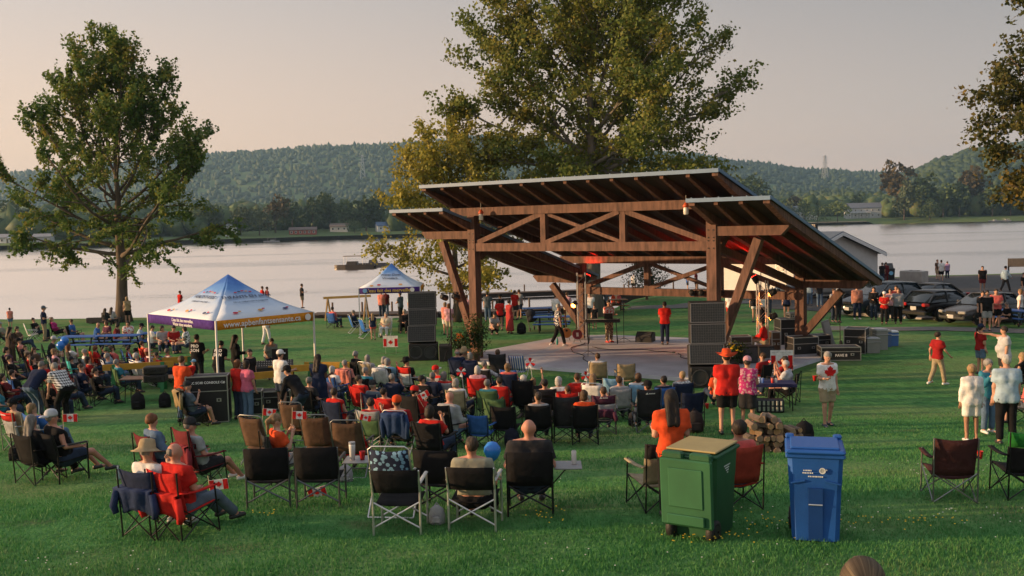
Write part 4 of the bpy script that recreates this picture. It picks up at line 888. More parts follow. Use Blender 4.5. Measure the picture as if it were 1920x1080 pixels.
seated((-3.87, 16.43), 'girl with long blond ponytail in orange tee, eating', 'low stool chair under the ponytail girl', 'quad', 'char', 'dark', 62, top=('tee', 'orange'), bottom=('shorts', 'grey'), hair=('pony', 'light'), skin='fair', fem=1, arms=('face', 'face'), nod=15, shoes='white')
chair((-4.74, 18.55), 'tilted brown mesh chair left of the ponytail girl', 'mesh', 'brown', 'grey', 25)
chair((-3.57, 18.2), 'brown mesh chair in the middle of three', 'mesh', 'brown', 'grey', 10)
seated((-2.82, 17.08), 'dark haired child low in a brown mesh chair', 'right brown mesh chair hung with paper flags', 'mesh', 'brown', 'grey', 8, top=('long', 'red'), hair=('short', 'dark'), tall=1.5, bottom=('pants', 'red'))
seated((-4.82, 21.9), 'curly haired child in red hoodie waving a flag', 'brown mesh chair under the curly haired child', 'mesh', 'brown', 'grey', 14, top=('long', 'red'), hair=('curly', 'mid'), tall=1.45, arms=('face', 'rest'), bottom=('pants', 'black'))
# --- left front group
seated((-7.88, 17.18), 'man in black tank top and white mesh cap, legs stretched', 'black armchair under the man in white cap', 'tall_director', 'black', 'dark', 38, top=('tank', 'black'), bottom=('shorts', 'dkdenim'), hair=('short', 'salt'), hat=('backcap', 'ltgrey'), skin='red', fat=.55, leg=(.9, .7), arms=('rest', 'wide'), tall=1.8)
seated((-8.29, 17.13), 'woman with long grey hair in black jacket', 'black camp chair under the long grey haired woman', 'quad', 'black', 'dark', 30, top=('coat', 'black'), bottom=('pants', 'black'), hair=('long', 'salt'), fem=1)
seated((-11.02, 22.01), 'man in tan shirt and black cap', 'red and grey camp chair at the left edge', 'banded', 'grey', 'grey', 35, band='red', top=('tee', 'tan'), bottom=('pants', 'khaki'), hair=('short', 'mid'), hat=('cap', 'black'), nod=15, fat=.3)
seated((-10.25, 21.46), 'woman with light brown hair by the tan shirted man', 'blue topped camp chair behind the white cap', 'banded', 'grey', 'grey', 35, band='blue', top=('tee', 'blue'), hair=('bob', 'light'), fem=1, bottom=('pants', 'denim'))
seated((-6.09, 16.83), 'woman with short auburn hair in denim jacket', 'maroon camp chair under the denim jacket woman', 'quad', 'maroon', 'dark', 42, top=('coat', 'denim'), bottom=('pants', 'dkdenim'), hair=('curly', 'auburn'), fem=1)
seated((-5.17, 16.18), 'man in grey tee and dark green cap', 'large maroon camp chair with a jacket over it', 'high', 'maroon', 'dark', 44, top=('tee', 'grey'), bottom=('shorts', 'char'), hair=('short', 'salt'), hat=('cap', 'char'), skin='red', leg=.7, shoes='white', fat=.3)
seated((-4.53, 12.31), 'woman in tan sun hat and white cardigan', 'navy camp chair under the sun hat woman', 'quad', 'navy', 'dark', 24, top=('long', 'white'), bottom=('pants', 'grey'), hair=('short', 'grey'), hat=('sunhat', 'tan'), fem=1, shoes='white')
seated((-4.14, 12.2), 'balding grey man in red with grey trousers', 'bright red camp chair with black panel', 'quad', 'red', 'dark', 30, top=('tee', 'red'), bottom=('pants', 'steel'), hair=('fringe', 'salt'), skin='red', leg=.9, fat=.3)
seated((-8.38, 25.7), 'grey man in blue shirt by the black road case', 'chair draped with a tan jacket by the road case', 'high', 'black', 'dark', 58, top=('tee', 'steel'), bottom=('shorts', 'dkdenim'), hair=('short', 'salt'), hat=('backcap', 'char'), fat=.4, skin='fair', leg=.3)
# --- middle left
seated((-4.12, 23.2), 'man with short grey hair in red tank top', 'navy camp chair under the red tank top', 'quad', 'navy', 'dark', 30, top=('tank', 'red'), bottom=('shorts', 'char'), hair=('short', 'mid'), skin='fair', fat=.5)
seated((-5.06, 30.45), 'grey haired woman with a salmon jacket over her chair', 'navy camp chair with a salmon jacket', 'quad', 'navy', 'white', 28, top=('coat', 'salmon'), bottom=('pants', 'grey'), hair=('short', 'grey'), fem=1, fat=.3)
seated((-5.07, 32.35), 'grey haired woman in black with a red scarf', 'black chair behind the salmon jacket', 'quad', 'black', 'dark', 40, top=('tank', 'black'), hair=('bun', 'grey'), fem=1, arms=('lap', 'rest'))
seated((-4.52, 31.5), 'white haired woman in a beige chair', 'beige folding chair by the white haired woman', 'lawn', 'khaki', 'white', 36, top=('tee', 'grey'), hair=('bob', 'grey'), fem=1)
seated((-3.96, 30.75), 'grey haired woman in white shirt on a navy chair', 'navy camp chair with a white jacket', 'quad', 'navy', 'white', 26, top=('long', 'white'), hair=('bob', 'grey'), fem=1)
seated((-3.7, 30.6), 'woman in light blue with red antenna headband', 'black chair beside the white shirted woman', 'quad', 'black', 'dark', 50, top=('tee', 'sky'), hair=('bob', 'grey'), fem=1, arms=('face', 'lap'))
seated((-3.48, 25.15), 'man in dark jacket and striped cap', 'blue camp chair under the striped cap man', 'quad', 'navy', 'white', 34, top=('coat', 'steel'), bottom=('pants', 'char'), hair=('short', 'grey'), hat=('cap', 'char', 'black'), fat=.3)
seated((-2.97, 20.96), 'man with dark grey hair in maroon shirt', 'dark green lawn chair with striped top', 'banded', 'green', 'grey', 22, band='grey', top=('tee', 'darkred'), hair=('short', 'mid'), fat=.3)
seated((-2.37, 20.71), 'man in red shirt and bright red cap', 'white framed chair with a navy jacket over it', 'lawn', 'navy', 'white', 20, top=('tee', 'darkred'), bottom=('pants', 'char'), hair=('short', 'mid'), hat=('cap', 'orange'), fat=.6, tall=1.8)
seated((-2.2, 22.51), 'person in red sweatshirt and red cap with small flag', 'black camp chair leaning beside the red sweatshirt', 'high', 'black', 'dark', 36, top=('long', ('stripe', 'red', 'red')), hair=('short', 'dark'), hat=('cap', 'red', 'white'), turn=-10)
seated((-1.4, 20.86), 'bald man in light grey hooded sweatshirt', 'tall black camp chair left of the grey hoodie', 'high', 'black', 'dark', 32, top=('long', 'grey'), bottom=('pants', 'denim'), hair=('bald', ''), skin='red', fat=.7, tall=1.8, arms=('rest', 'rest'), lean=6)
seated((-3.16, 30.35), 'bearded man in black shirt and black brimmed hat', 'red and black camp chair under the black hat', 'banded', 'ltgrey', 'dark', 40, band='red', top=('tee', 'black'), hair=('short', 'dark'), hat=('fedora', 'black'), turn=-35, fat=.3)
seated((-2.08, 28), 'person in red shirt and red white cap', 'grey camp chair under the red white cap', 'quad', 'grey', 'dark', 38, top=('tee', 'red'), hair=('short', 'grey'), hat=('cap', 'red', 'white'), turn=-20)
seated((-1.77, 26.9), 'grey haired woman in red holding a pinwheel', 'light grey camp chair behind the pinwheel woman', 'quad', 'grey', 'dark', 28, top=('tee', 'red'), hair=('bob', 'salt'), fem=1, arms=('face', 'lap'))
chair((-0.37, 22.94), 'dark green camp chair beside the red one', 'quad', 'green', 'dark', 20)
chair((-2.35, 27.27), 'green camp chair behind the grey hoodie', 'quad', 'green', 'dark', 25)
seated((-1, 27.7), 'white haired woman on the plain red chair', 'plain bright red camp chair in the middle row', 'quad', 'red', 'dark', 8, top=('tee', 'rose'), hair=('bob', 'white'), fem=1)
seated((-1.78, 32.4), 'grey haired man in navy jacket near the loudspeaker', 'navy camp chair near the left loudspeaker', 'quad', 'navy', 'dark', 18, top=('coat', 'navy'), hair=('fringe', 'grey'), fat=.4)
seated((-1.56, 32.76), 'person in straw hat near the left post', None, face=14, top=('tee', 'tan'), hair=('short', 'grey'), hat=('straw', 'tan'))
seated((-1.34, 31.55), 'grey haired woman in front of the left post', 'blue camp chair in front of the left post', 'quad', 'navy', 'dark', 14, top=('coat', 'navy'), hair=('bob', 'grey'), fem=1)
seated((-0.79, 29.7), 'person in pale plaid shirt reaching sideways', 'black chair of the plaid shirted person', 'quad', 'black', 'dark', 30, top=('long', ('check', 'ltgrey', 'grey')), hair=('short', 'salt'), arms=('wide', 'lap'), tall=1.6)
seated((-0.47, 32.2), 'brown haired man in red jacket near the stage', 'grey high backed chair near the stage', 'high', 'char', 'dark', 10, top=('coat', 'red'), hair=('short', 'brown'))
chair((-0.05, 29.47), 'blue camp chair in front of the empty lawn', 'quad', 'blue', 'white', 20)
chair((0.19, 32.53), 'blue folding lawn chair with striped webbing', 'lawn', ('vstripe', 'blue', 'white'), 'white', 20)
seated((0.25, 25.95), 'white haired woman behind a black chair back', 'black camp chair hiding a white haired woman', 'high', 'black', 'dark', 6, top=('tee', 'white'), hair=('bob', 'white'), fem=1)
seated((0.51, 26.09), 'blond child raising an arm with a pinwheel', 'grey chair under the blond child', 'quad', 'char', 'dark', 4, top=('tee', 'white'), hair=('bob', 'light'), tall=1.5, arms=('up', 'lap'))
chair((-0.18, 21.38), 'black camp chair with dark jackets piled on it', 'quad', 'black', 'dark', 14)
chair((-0.71, 21.08), 'low blue folding stool chair with a toy', 'quad', 'blue', 'dark', 20, scale=.85)
seated((0.76, 24.85), 'dark haired person beside a red chair', 'black and red camp chair', 'banded', 'black', 'dark', 0, band='char', top=('tee', 'black'), hair=('short', 'dark'))
seated((1.13, 24.94), 'white haired woman next to the basket', 'red camp chair next to the basket', 'quad', 'red', 'dark', 2, top=('tee', 'white'), hair=('bob', 'white'), fem=1)
seated((1.3, 24.19), 'dark haired child in red top', 'red chair with white trim behind the tall chair', 'quad', 'red', 'white', 4, top=('tee', 'darkred'), hair=('short', 'brown'), tall=1.5)
chair((1.12, 21.58), 'tall narrow dark green camp chair with clothes under it', 'high', 'char', 'dark', 2)
seated((2.59, 30.65), 'brown haired boy in a tan chair nearest the stage', 'tan folding chair nearest the stage', 'lawn', 'tan', 'white', 2, top=('tee', 'white'), hair=('short', 'brown'), tall=1.65)
chair((3.4, 30.32), 'tan chair with a grey jacket nearest the stage', 'quad', 'tan', 'dark', 0)
seated((2.1, 25.6), 'blond woman in grey top beside a turquoise chair', 'white webbed lawn chair beside the turquoise one', 'lawn', 'white', 'white', 20, top=('long', 'ltgrey'), hair=('long', 'light'), fem=1)
chair((2.69, 26.97), 'turquoise camp chair with open back', 'quad', 'sky', 'white', 4)
seated((2.03, 22.6), 'dark haired person above a purple chair', 'purple and grey camp chair with a bag hung on it', 'banded', 'grey', 'steel', 4, band='plum', top=('tee', 'black'), hair=('short', 'brown'), tall=1.6)
seated((3.19, 25.8), 'brown haired woman in white blouse', 'turquoise camp chair under the white blouse', 'quad', 'sky', 'dark', -4, top=('long', 'white'), hair=('bob', 'brown'), fem=1)
seated((3.03, 22.76), 'man in black cap on a grey camp chair', 'dark grey camp chair under the black cap', 'high', 'char', 'steel', -4, top=('tee', 'steel'), hair=('short', 'mid'), hat=('cap', 'black'), skin='red')
seated((4.32, 25.8), 'short blond woman in floral blouse', 'navy camp chair under the blond woman', 'quad', 'navy', 'dark', -8, top=('tee', ('spots', 'white', 'grey')), hair=('short', 'blond'), fem=1)
chair((4.13, 23.38), 'large empty navy camp chair behind the long haired woman', 'quad', 'navy', 'dark', -6)
standing((1.97, 12.44), 'woman with long black hair in orange-red tee behind the green bin', -4, tall=1.66, top=('tee', 'orange'), bottom=('pants', 'black'), hair=('long', 'dark'), fem=1, arms=('hold', 'hold'))
chair((1.83, 13.03), 'grey and tan camp chair half behind the green bin', 'banded', 'khaki', 'dark', -18, band='char')
seated((2.86, 12.95), 'dark haired woman in rose tee behind the green bin', 'rust red camp chair behind the green bin', 'quad', (.33, .05, .03), 'dark', -12, top=('tee', 'coral'), bottom=('shorts', 'denim'), hair=('curly', 'dark'), fem=1)
# --- right group
standing((4.7, 21.83), 'big man in red tee and red cowboy hat', 4, tall=1.86, top=('tee', 'red'), bottom=('shorts', 'black'), hair=('short', 'mid'), hat=('cowboy', 'orange'), fat=.7, skin='fair', arms=('hang', 'down'))
standing((5.31, 22.48), 'woman in pink cap, pink top and grey skirt', 16, tall=1.68, top=('tank', ('spots', 'rose', 'magenta')), bottom=('skirt', 'char'), hair=('bun', 'mid'), hat=('cap', 'rose'), fem=1, fat=.4, arms=('hold', 'hold'))
seated((5.38, 26.35), 'person in orange hidden behind the cowboy hat man', None, face=-10, top=('tee', 'orange'), hair=('bob', 'dark'))
seated((7.28, 29.3), 'woman in red shirt at the drinks table', 'black camp chair at the drinks table', 'quad', 'black', 'dark', -40, top=('tee', 'darkred'), hair=('short', 'brown'), fem=1, fat=.3)
seated((7.57, 28.3), 'person in red holding up a camera', 'black chair beyond the drinks table', 'quad', 'black', 'dark', -60, top=('tee', 'darkred'), hair=('short', 'mid'), arms=('face', 'face'))
seated((7.44, 27), 'white haired man in light grey tee leaning on the table', 'black camp chair with a bag beside the wood pile', 'quad', 'black', 'dark', -62, top=('tee', 'ltgrey'), bottom=('pants', 'black'), hair=('short', 'white'), fat=.7, arms=('face', 'face'), lean=4, skin='red')
mapleman, mapleJ = standing((7.19, 22.68), 'grey haired man in maple leaf shirt holding a red cup', 168, tall=1.76, top=('tee', 'white'), bottom=('shorts', 'khaki'), hair=('short', 'grey'), arms=('hold', 'down'), nod=25, shoes='navy', stride=.12, eyes=True)
standing((12.81, 29.87), 'woman in red top and grey trousers hurrying across the lawn', 70, tall=1.64, top=('tee', 'darkred'), bottom=('pants', 'khaki'), hair=('bun', 'mid'), fem=1, stride=.35, arms=('swing', 'behind'), shoes='white', eyes=True)
standing((15, 31.78), 'woman in red tee and navy cap holding a paper', 75, tall=1.62, top=('tee', 'darkred'), bottom=('shorts', 'denim'), hair=('pony', 'dark'), hat=('cap', 'navy'), fem=1, arms=('down', 'hold'))
standing((14.47, 29.14), 'heavy man in pale grey shirt pointing left', -80, tall=1.82, top=('tee', 'ltgrey'), bottom=('shorts', 'char'), hair=('short', 'mid'), fat=.9, arms=('point', 'down'))
standing((9.38, 20.23), 'woman in white jacket and white shorts, seen from behind', 4, tall=1.62, top=('coat', 'white'), bottom=('shorts', 'white'), hair=('curly', 'blond'), fem=1, shoes='white', skin='tan')
standing((10.19, 21.23), 'woman in teal jacket and sunglasses facing us', 165, tall=1.62, top=('coat', 'teal'), bottom=('pants', 'denim'), hair=('curly', 'grey'), fem=1, arms=('face', 'down'), shoes='white', eyes=True)
standing((9.65, 19.34), 'white haired man in light blue shirt and black trousers', 10, tall=1.8, top=('tee', 'light'), bottom=('pants', 'black'), hair=('short', 'white'), fat=.45, arms=('down', 'down'))
seated((14.09, 27.65), 'blond woman in black behind the light blue shirt', 'dark camp chair behind the light blue shirt', 'quad', 'char', 'dark', -50, top=('tank', 'black'), hair=('bob', 'blond'), fem=1)
seated((11.65, 22.56), 'seated person with crossed legs at the right edge', 'camp chair cut off at the right edge', 'quad', 'navy', 'dark', -80, top=('tee', 'coral'), hair=('short', 'grey'), bottom=('shorts', 'grey'))
chair((5.76, 13.08), 'empty dark brown camp chair on the open lawn', 'quad', (.055, .022, .022), 'grey', 8)
chair((6.74, 13.13), 'green and black camp chair at the right edge', 'banded', 'black', 'dark', 4, band=(.02, .16, .03))
near, nearJ = standing((1.62, 4.6), 'person with fair hair in a bun close to the camera', 5, tall=1.75, top=('tee', 'steel'), hair=('bun', 'ash'), fem=1)
# --- sound tent
standing((-8.87, 26.37), 'man in orange tee carrying a child on his arm', 25, tall=1.8, top=('tee', 'orange'), bottom=('pants', 'denim'), hair=('short', 'brown'), fat=.35, arms=('cross', 'hold'), turn=20)
kid, _ = person((-8.7, 26.47), 'small child in red top and blue cap, carried on an arm', 'sit', -120, tall=.95, top=('tee', 'red'), bottom=('shorts', 'grey'), hair=('short', 'brown'), hat=('cap', 'sky'), arms=('reach', 'reach'), leg=0, seat=1.0)
pro1, pro1J = standing((-10.55, 33), 'man in black lettered tee standing at the sound desk', 10, tall=1.8, top=('tee', 'black'), bottom=('pants', 'char'), hair=('short', 'dark'), arms=('hold', 'hold'), fat=.3)
pro2, pro2J = standing((-9.47, 31.87), 'man in black lettered tee bent over the sound desk', 12, tall=1.72, lean=20, top=('tee', 'black'), bottom=('pants', 'char'), hair=('short', 'dark'), arms=('hold', 'hold'))
standing((-9.2, 32.74), 'long haired man in black beside the sound desk', 60, tall=1.78, top=('long', 'black'), bottom=('pants', 'black'), hair=('long', 'dark'), arms=('hold', 'lap'))
standing((-7.43, 26.57), 'woman with brown hair in red top behind the pink tee', 30, tall=1.64, top=('tee', 'red'), bottom=('pants', 'dkdenim'), hair=('bob', 'auburn'), fem=1)
standing((-7.15, 26.42), 'woman with black bob in pink tee and jeans', 32, tall=1.63, top=('tee', 'pink'), bottom=('pants', 'denim'), hair=('bob', 'dark'), fem=1, arms=('hang', 'down'))
standing((-7.91, 29.63), 'dark haired person deep under the sound tent', 120, tall=1.64, top=('tee', 'black'), hair=('short', 'dark'))
standing((-8.42, 34.3), 'bending person at the back of the sound desk', 150, tall=1.6, lean=40, top=('tee', 'grey'), hair=('short', 'mid'), arms=('hold', 'hold'))
standing((-6.55, 27.72), 'man in white tee and white cap at the mixing desk', 35, tall=1.74, top=('tee', 'white'), bottom=('shorts', 'dkdenim'), hair=('short', 'mid'), hat=('cap', 'white'), arms=('hold', 'hold'), fat=.3)
standing((-5.5, 24.72), 'man in black hoodie and black cap bending to a chair', -62, tall=1.76, lean=42, top=('long', 'black'), bottom=('shorts', 'dkdenim'), hair=('short', 'dark'), hat=('cap', 'black'), arms=('hang', 'reach'))
standing((-5.25, 26.52), 'woman with long black hair in navy dress', 20, tall=1.74, top=('dress', 'navy'), bottom=('none', 'navy'), hair=('long', 'dark'), skin='brown', fem=1, fat=.4, arms=('hold', 'cross'))
standing((-11.42, 45.85), 'person in white trousers crossing behind the tent', 40, tall=1.72, top=('tee', 'white'), bottom=('pants', 'white'), hair=('short', 'mid'), stride=.2)
# --- left crowd
standing((-12.38, 26.97), 'man in black and white checked shirt bending forward', -55, tall=1.82, lean=48, top=('tee', ('check', 'white', 'black')), bottom=('pants', 'black'), hair=('short', 'grey'), fat=.5, arms=('hang', 'hang'))
standing((-13.36, 27.62), 'person in navy tee and jeans bending beside the checked shirt', 20, tall=1.74, lean=42, top=('tee', 'navy'), bottom=('pants', 'denim'), hair=('short', 'salt'), arms=('hang', 'hang'), fat=.3)
seated((-14.96, 30), 'dark haired bearded man by a bright blue chair back', 'bright blue camp chair with white mark', 'quad', 'blue', 'dark', 50, top=('tee', 'black'), hair=('short', 'dark'), turn=10)
seated((-15.78, 30.5), 'person in dark top cut off at the left edge', 'black camp chair at the left edge', 'quad', 'black', 'dark', 60, top=('tee', 'plum'), hair=('short', 'dark'))
person((-20.01, 39.4), 'person wrapped in a long dark brown shawl', 'stand', 40, tall=1.62, top=('coat', ('vstripe', 'brown', (.03, .02, .018))), bottom=('long_skirt', ('vstripe', 'brown', (.03, .02, .018))), hair=('long', 'dark'), fat=.8, arms=('cross', 'cross'))
seated((-24.87, 48.63), 'man in green grey tee and cap at the far left', 'grey camp chair at the far left', 'quad', 'char', 'dark', 70, top=('tee', 'sage'), hair=('short', 'grey'), hat=('cap', 'grey'), fat=.3)
standing((-29.99, 59.21), 'child in red top by the water at the far left', -10, tall=1.25, top=('tee', 'salmon'), bottom=('shorts', 'denim'), hair=('short', 'dark'))
standing((-23.78, 50.3), 'man in navy tee, khaki trousers and cap near the shore', 70, tall=1.8, top=('tee', 'navy'), bottom=('pants', 'khaki'), hair=('short', 'mid'), hat=('cap', 'steel'), arms=('hold', 'cross'))
seated((-24.58, 51.43), 'person in black seated beside the standing navy tee', 'black chair beside the standing navy tee', 'quad', 'black', 'dark', 80, top=('tee', 'black'), hair=('short', 'dark'))
chair((-24.16, 49.85), 'empty white folding chair near the shore', 'lawn', 'white', 'white', 60)
seated((-23.68, 51.53), 'blond woman in magenta top near the shore', 'dark chair under the magenta top', 'quad', 'black', 'dark', 75, top=('long', 'magenta'), bottom=('shorts', 'black'), hair=('long', 'light'), fem=1)
seated((-21.63, 48.88), 'man in blue tee looking at a phone near the shore', 'dark chair under the man with a phone', 'quad', 'black', 'dark', 85, top=('tee', 'blue'), bottom=('shorts', 'black'), hair=('short', 'brown'), arms=('lap', 'lap'), nod=25)
seated((-19.27, 39.17), 'man in pink tee and black cap', 'black camp chair under the pink tee', 'quad', 'black', 'dark', 75, top=('tee', 'salmon'), bottom=('pants', 'denim'), hair=('short', 'dark'), hat=('cap', 'black'))
seated((-18.58, 38.16), 'brown haired child beside the pink tee', 'small dark chair beside the pink tee', 'quad', 'char', 'dark', 80, top=('tee', 'tan'), hair=('short', 'brown'), tall=1.45)
seated((-17.7, 37.01), 'brown haired person behind the black tee', 'dark chair behind the black tee', 'quad', 'brown', 'dark', 80, top=('tee', 'brown'), hair=('bob', 'brown'), tall=1.5)
seated((-18.35, 39.32), 'man in black tee and grey cap leaning forward by the balloons', 'dark camp chair beside the blue balloons', 'quad', 'char', 'dark', 65, top=('tee', 'char'), hair=('short', 'grey'), hat=('cap', 'ltgrey'), lean=12, fat=.4)
seated((-16.33, 36.96), 'woman with long red-brown hair in white tee', 'grey camp chair with a bag hung on it', 'quad', 'char', 'dark', 50, top=('tee', 'white'), hair=('long', 'auburn'), fem=1)
seated((-15.07, 34.2), 'boy in grey cap on a turquoise chair', 'turquoise camp chair on the left', 'quad', (.05, .42, .45), 'dark', 55, top=('tee', 'char'), hair=('short', 'mid'), hat=('cap', 'char'), tall=1.45)
seated((-15.49, 36.96), 'girl with brown hair on an orange chair', 'orange red camp chair by the picnic table', 'quad', (.6, .08, .03), 'dark', 55, top=('tee', 'red'), hair=('bob', 'auburn'), fem=1, tall=1.5)
seated((-15.29, 37.16), 'dark haired child in navy beside the orange chair', 'blue chair beside the orange one', 'quad', 'navy', 'dark', 60, top=('tee', 'navy'), hair=('short', 'dark'), tall=1.4)
seated((-14.17, 34.96), 'person in dark green cap behind the white haired woman', 'blue camp chair behind the white haired woman', 'quad', 'navy', 'dark', 60, top=('tee', 'light'), hair=('short', 'mid'), hat=('cap', 'green'))
seated((-13.51, 33.4), 'white haired woman in blue cardigan on a webbed chair', 'white framed webbed lawn chair in front of the yellow barrier', 'lawn', ('vstripe', 'blue', 'white'), 'white', 58, top=('long', 'denim'), hair=('curly', 'grey'), fem=1, bottom=('pants', 'denim'))
seated((-15.9, 33.3), 'woman with long dark hair in black, red chair', 'red camp chair under the long dark hair', 'quad', 'red', 'dark', 60, top=('tee', 'black'), hair=('long', 'dark'), fem=1)
seated((-15.4, 32.95), 'child in red with a dark hat', 'red camp chair beside the checked shirt', 'quad', 'darkred', 'dark', 62, top=('tee', 'red'), hair=('short', 'dark'), hat=('fedora', 'green'), tall=1.45)
seated((-15.23, 33.45), 'person in red holding a red bundle', 'dark red chair left of the turquoise one', 'quad', 'maroon', 'dark', 60, top=('tee', 'darkred'), hair=('bob', 'mid'), tall=1.55)
seated((-14.28, 36.96), 'child on a blue chair left of the black cap', 'left of two small blue chairs', 'quad', 'blue', 'dark', 65, top=('tee', 'red'), hair=('short', 'mid'), tall=1.4)
seated((-13.62, 35.96), 'child in black cap on a blue chair', 'right of two small blue chairs', 'quad', 'blue', 'dark', 62, top=('tee', 'navy'), hair=('short', 'mid'), hat=('cap', 'black'), tall=1.45)
seated((-12.52, 33.35), 'white haired woman in white under the tent edge', 'white chair under the tent edge', 'lawn', 'white', 'white', 50, top=('long', 'white'), hair=('curly', 'white'), fem=1)
seated((-12.54, 34.66), 'woman with orange headscarf and pink top', 'dark red chair of the orange headscarf', 'quad', 'maroon', 'dark', 55, top=('tee', ('spots', 'rose', 'white')), hair=('bob', 'auburn'), fem=1, hat=('cap', 'salmon'))
seated((-11.9, 34.66), 'grey haired man in orange shirt on a blue chair', 'blue camp chair under the orange shirt', 'quad', 'blue', 'dark', 48, top=('tee', ('stripe', 'orange', 'ltgrey')), hair=('short', 'salt'), turn=20)
# --- picnic table people on the left shore
PICNIC = [((-19.54, 46.57), 'bald man in blue tee at the left picnic table', 'blue', ('bald', ''), None, 75, 0), ((-19.43, 47.52), 'woman in grey top and headband across the picnic table', 'plum', ('bob', 'brown'), None, -150, 1), ((-18.32, 45.82), 'woman in maroon jacket at the picnic table', 'maroon', ('bob', 'dark'), None, 80, 1),
          ((-18.3, 47.17), 'woman in red and white facing us at the picnic table', ('spots', 'red', 'white'), ('bob', 'dark'), None, 170, 1), ((-16.73, 44.47), 'person in light blue shirt at the second picnic table', 'light', ('short', 'mid'), ('cap', 'black'), 70, 0), ((-15.76, 43.17), 'person in white under the purple valance', 'white', ('short', 'mid'), None, 60, 0),
          ((-15.2, 42.97), 'person in grey tee under the purple valance', 'grey', ('bob', 'dark'), None, 160, 0), ((-14.66, 42.82), 'person in dark red top under the purple valance', 'darkred', ('short', 'dark'), None, 150, 0), ((-14, 42.42), 'person in black and white under the tent', ('spots', 'black', 'white'), ('bob', 'mid'), None, -90, 1)]
for p, lab, c, hr, ht, f, fm in PICNIC: seated(p, lab, None, face=f, top=('tee', c), hair=hr, hat=ht, fem=fm, fat=.3, arms=('lap', 'hold'), lean=8)

# --- more of the crowd, in the gaps
FILL = [((-18.26, 36.06), 'person in plum top behind the brown shawl', 'plum', ('bob', 'dark'), 'dark chair behind the brown shawl', 'char', 70), ((-16.85, 33.6), 'person in black beside the left edge crowd', 'black', ('short', 'dark'), 'black chair in the left edge crowd', 'black', 65), ((-13.1, 28.85), 'person in maroon right of the checked shirt', 'maroon', ('bob', 'brown'), 'maroon chair right of the checked shirt', 'maroon', 55),
        ((-13.32, 30.74), 'child in navy right of the turquoise chair', 'navy', ('short', 'brown'), 'navy chair right of the turquoise one', 'navy', 55), ((-13.87, 32.7), 'person in dark red behind the webbed chair', 'darkred', ('bob', 'dark'), 'dark red chair behind the webbed one', 'maroon', 60), ((-12.59, 31.95), 'person in teal behind the yellow barrier', 'teal', ('short', 'grey'), 'green chair behind the yellow barrier', 'green', 55),
        ((-13.67, 26.4), 'person in teal cut off low at the left edge', 'teal', ('bob', 'auburn'), 'blue chair low at the left edge', 'navy', 55), ((-11.89, 33.65), 'person in red between the headscarf and the orange shirt', 'red', ('short', 'mid'), 'navy chair between the headscarf and the orange shirt', 'navy', 52), ((-5.33, 26.09), 'person in dark jacket right of the navy dress', 'char', ('short', 'salt'), 'black chair right of the navy dress', 'black', 34),
        ((-5.19, 27.35), 'grey haired person in pink behind the red tank top', 'rose', ('bob', 'grey'), 'dark chair behind the red tank top', 'char', 34), ((-4.02, 26.49), 'person in red between the tank top and striped cap', 'red', ('short', 'mid'), 'red chair left of the striped cap', 'red', 30), ((-3.16, 26.75), 'grey haired person in navy behind the striped cap', 'navy', ('short', 'grey'), 'navy chair behind the striped cap', 'navy', 28),
        ((-2.32, 26.19), 'person in black left of the red white cap', 'black', ('short', 'dark'), 'black chair left of the red white cap', 'black', 30), ((-1.4, 25.44), 'person in white shirt behind the grey hoodie', 'white', ('bob', 'grey'), 'beige chair behind the grey hoodie', 'khaki', 22), ((-0.63, 25.24), 'person in teal between the red and black chairs', 'teal', ('short', 'salt'), 'green chair between the red and black chairs', 'green', 12),
        ((-0.13, 28.55), 'person in coral behind the striped webbing chair', 'coral', ('bob', 'light'), 'dark blue chair behind the striped webbing', 'navy', 10), ((1.65, 25.94), 'child in red cap beside the pinwheel chair', 'red', ('short', 'brown'), 'red chair beside the pinwheel chair', 'red', 2), ((2.64, 24.94), 'child in grey between the turquoise chairs', 'grey', ('short', 'brown'), 'grey chair between the turquoise ones', 'grey', 0), ((3.72, 24.99), 'person in navy left of the floral blouse', 'navy', ('short', 'dark'), 'blue chair left of the floral blouse', 'blue', -6)]
for p, lab, c, hr, cl_, cf, f in FILL: seated(p, lab, cl_, 'quad', cf, 'dark', f, top=('tee', c), hair=hr, fem=1 if hr[0] == 'bob' else 0)

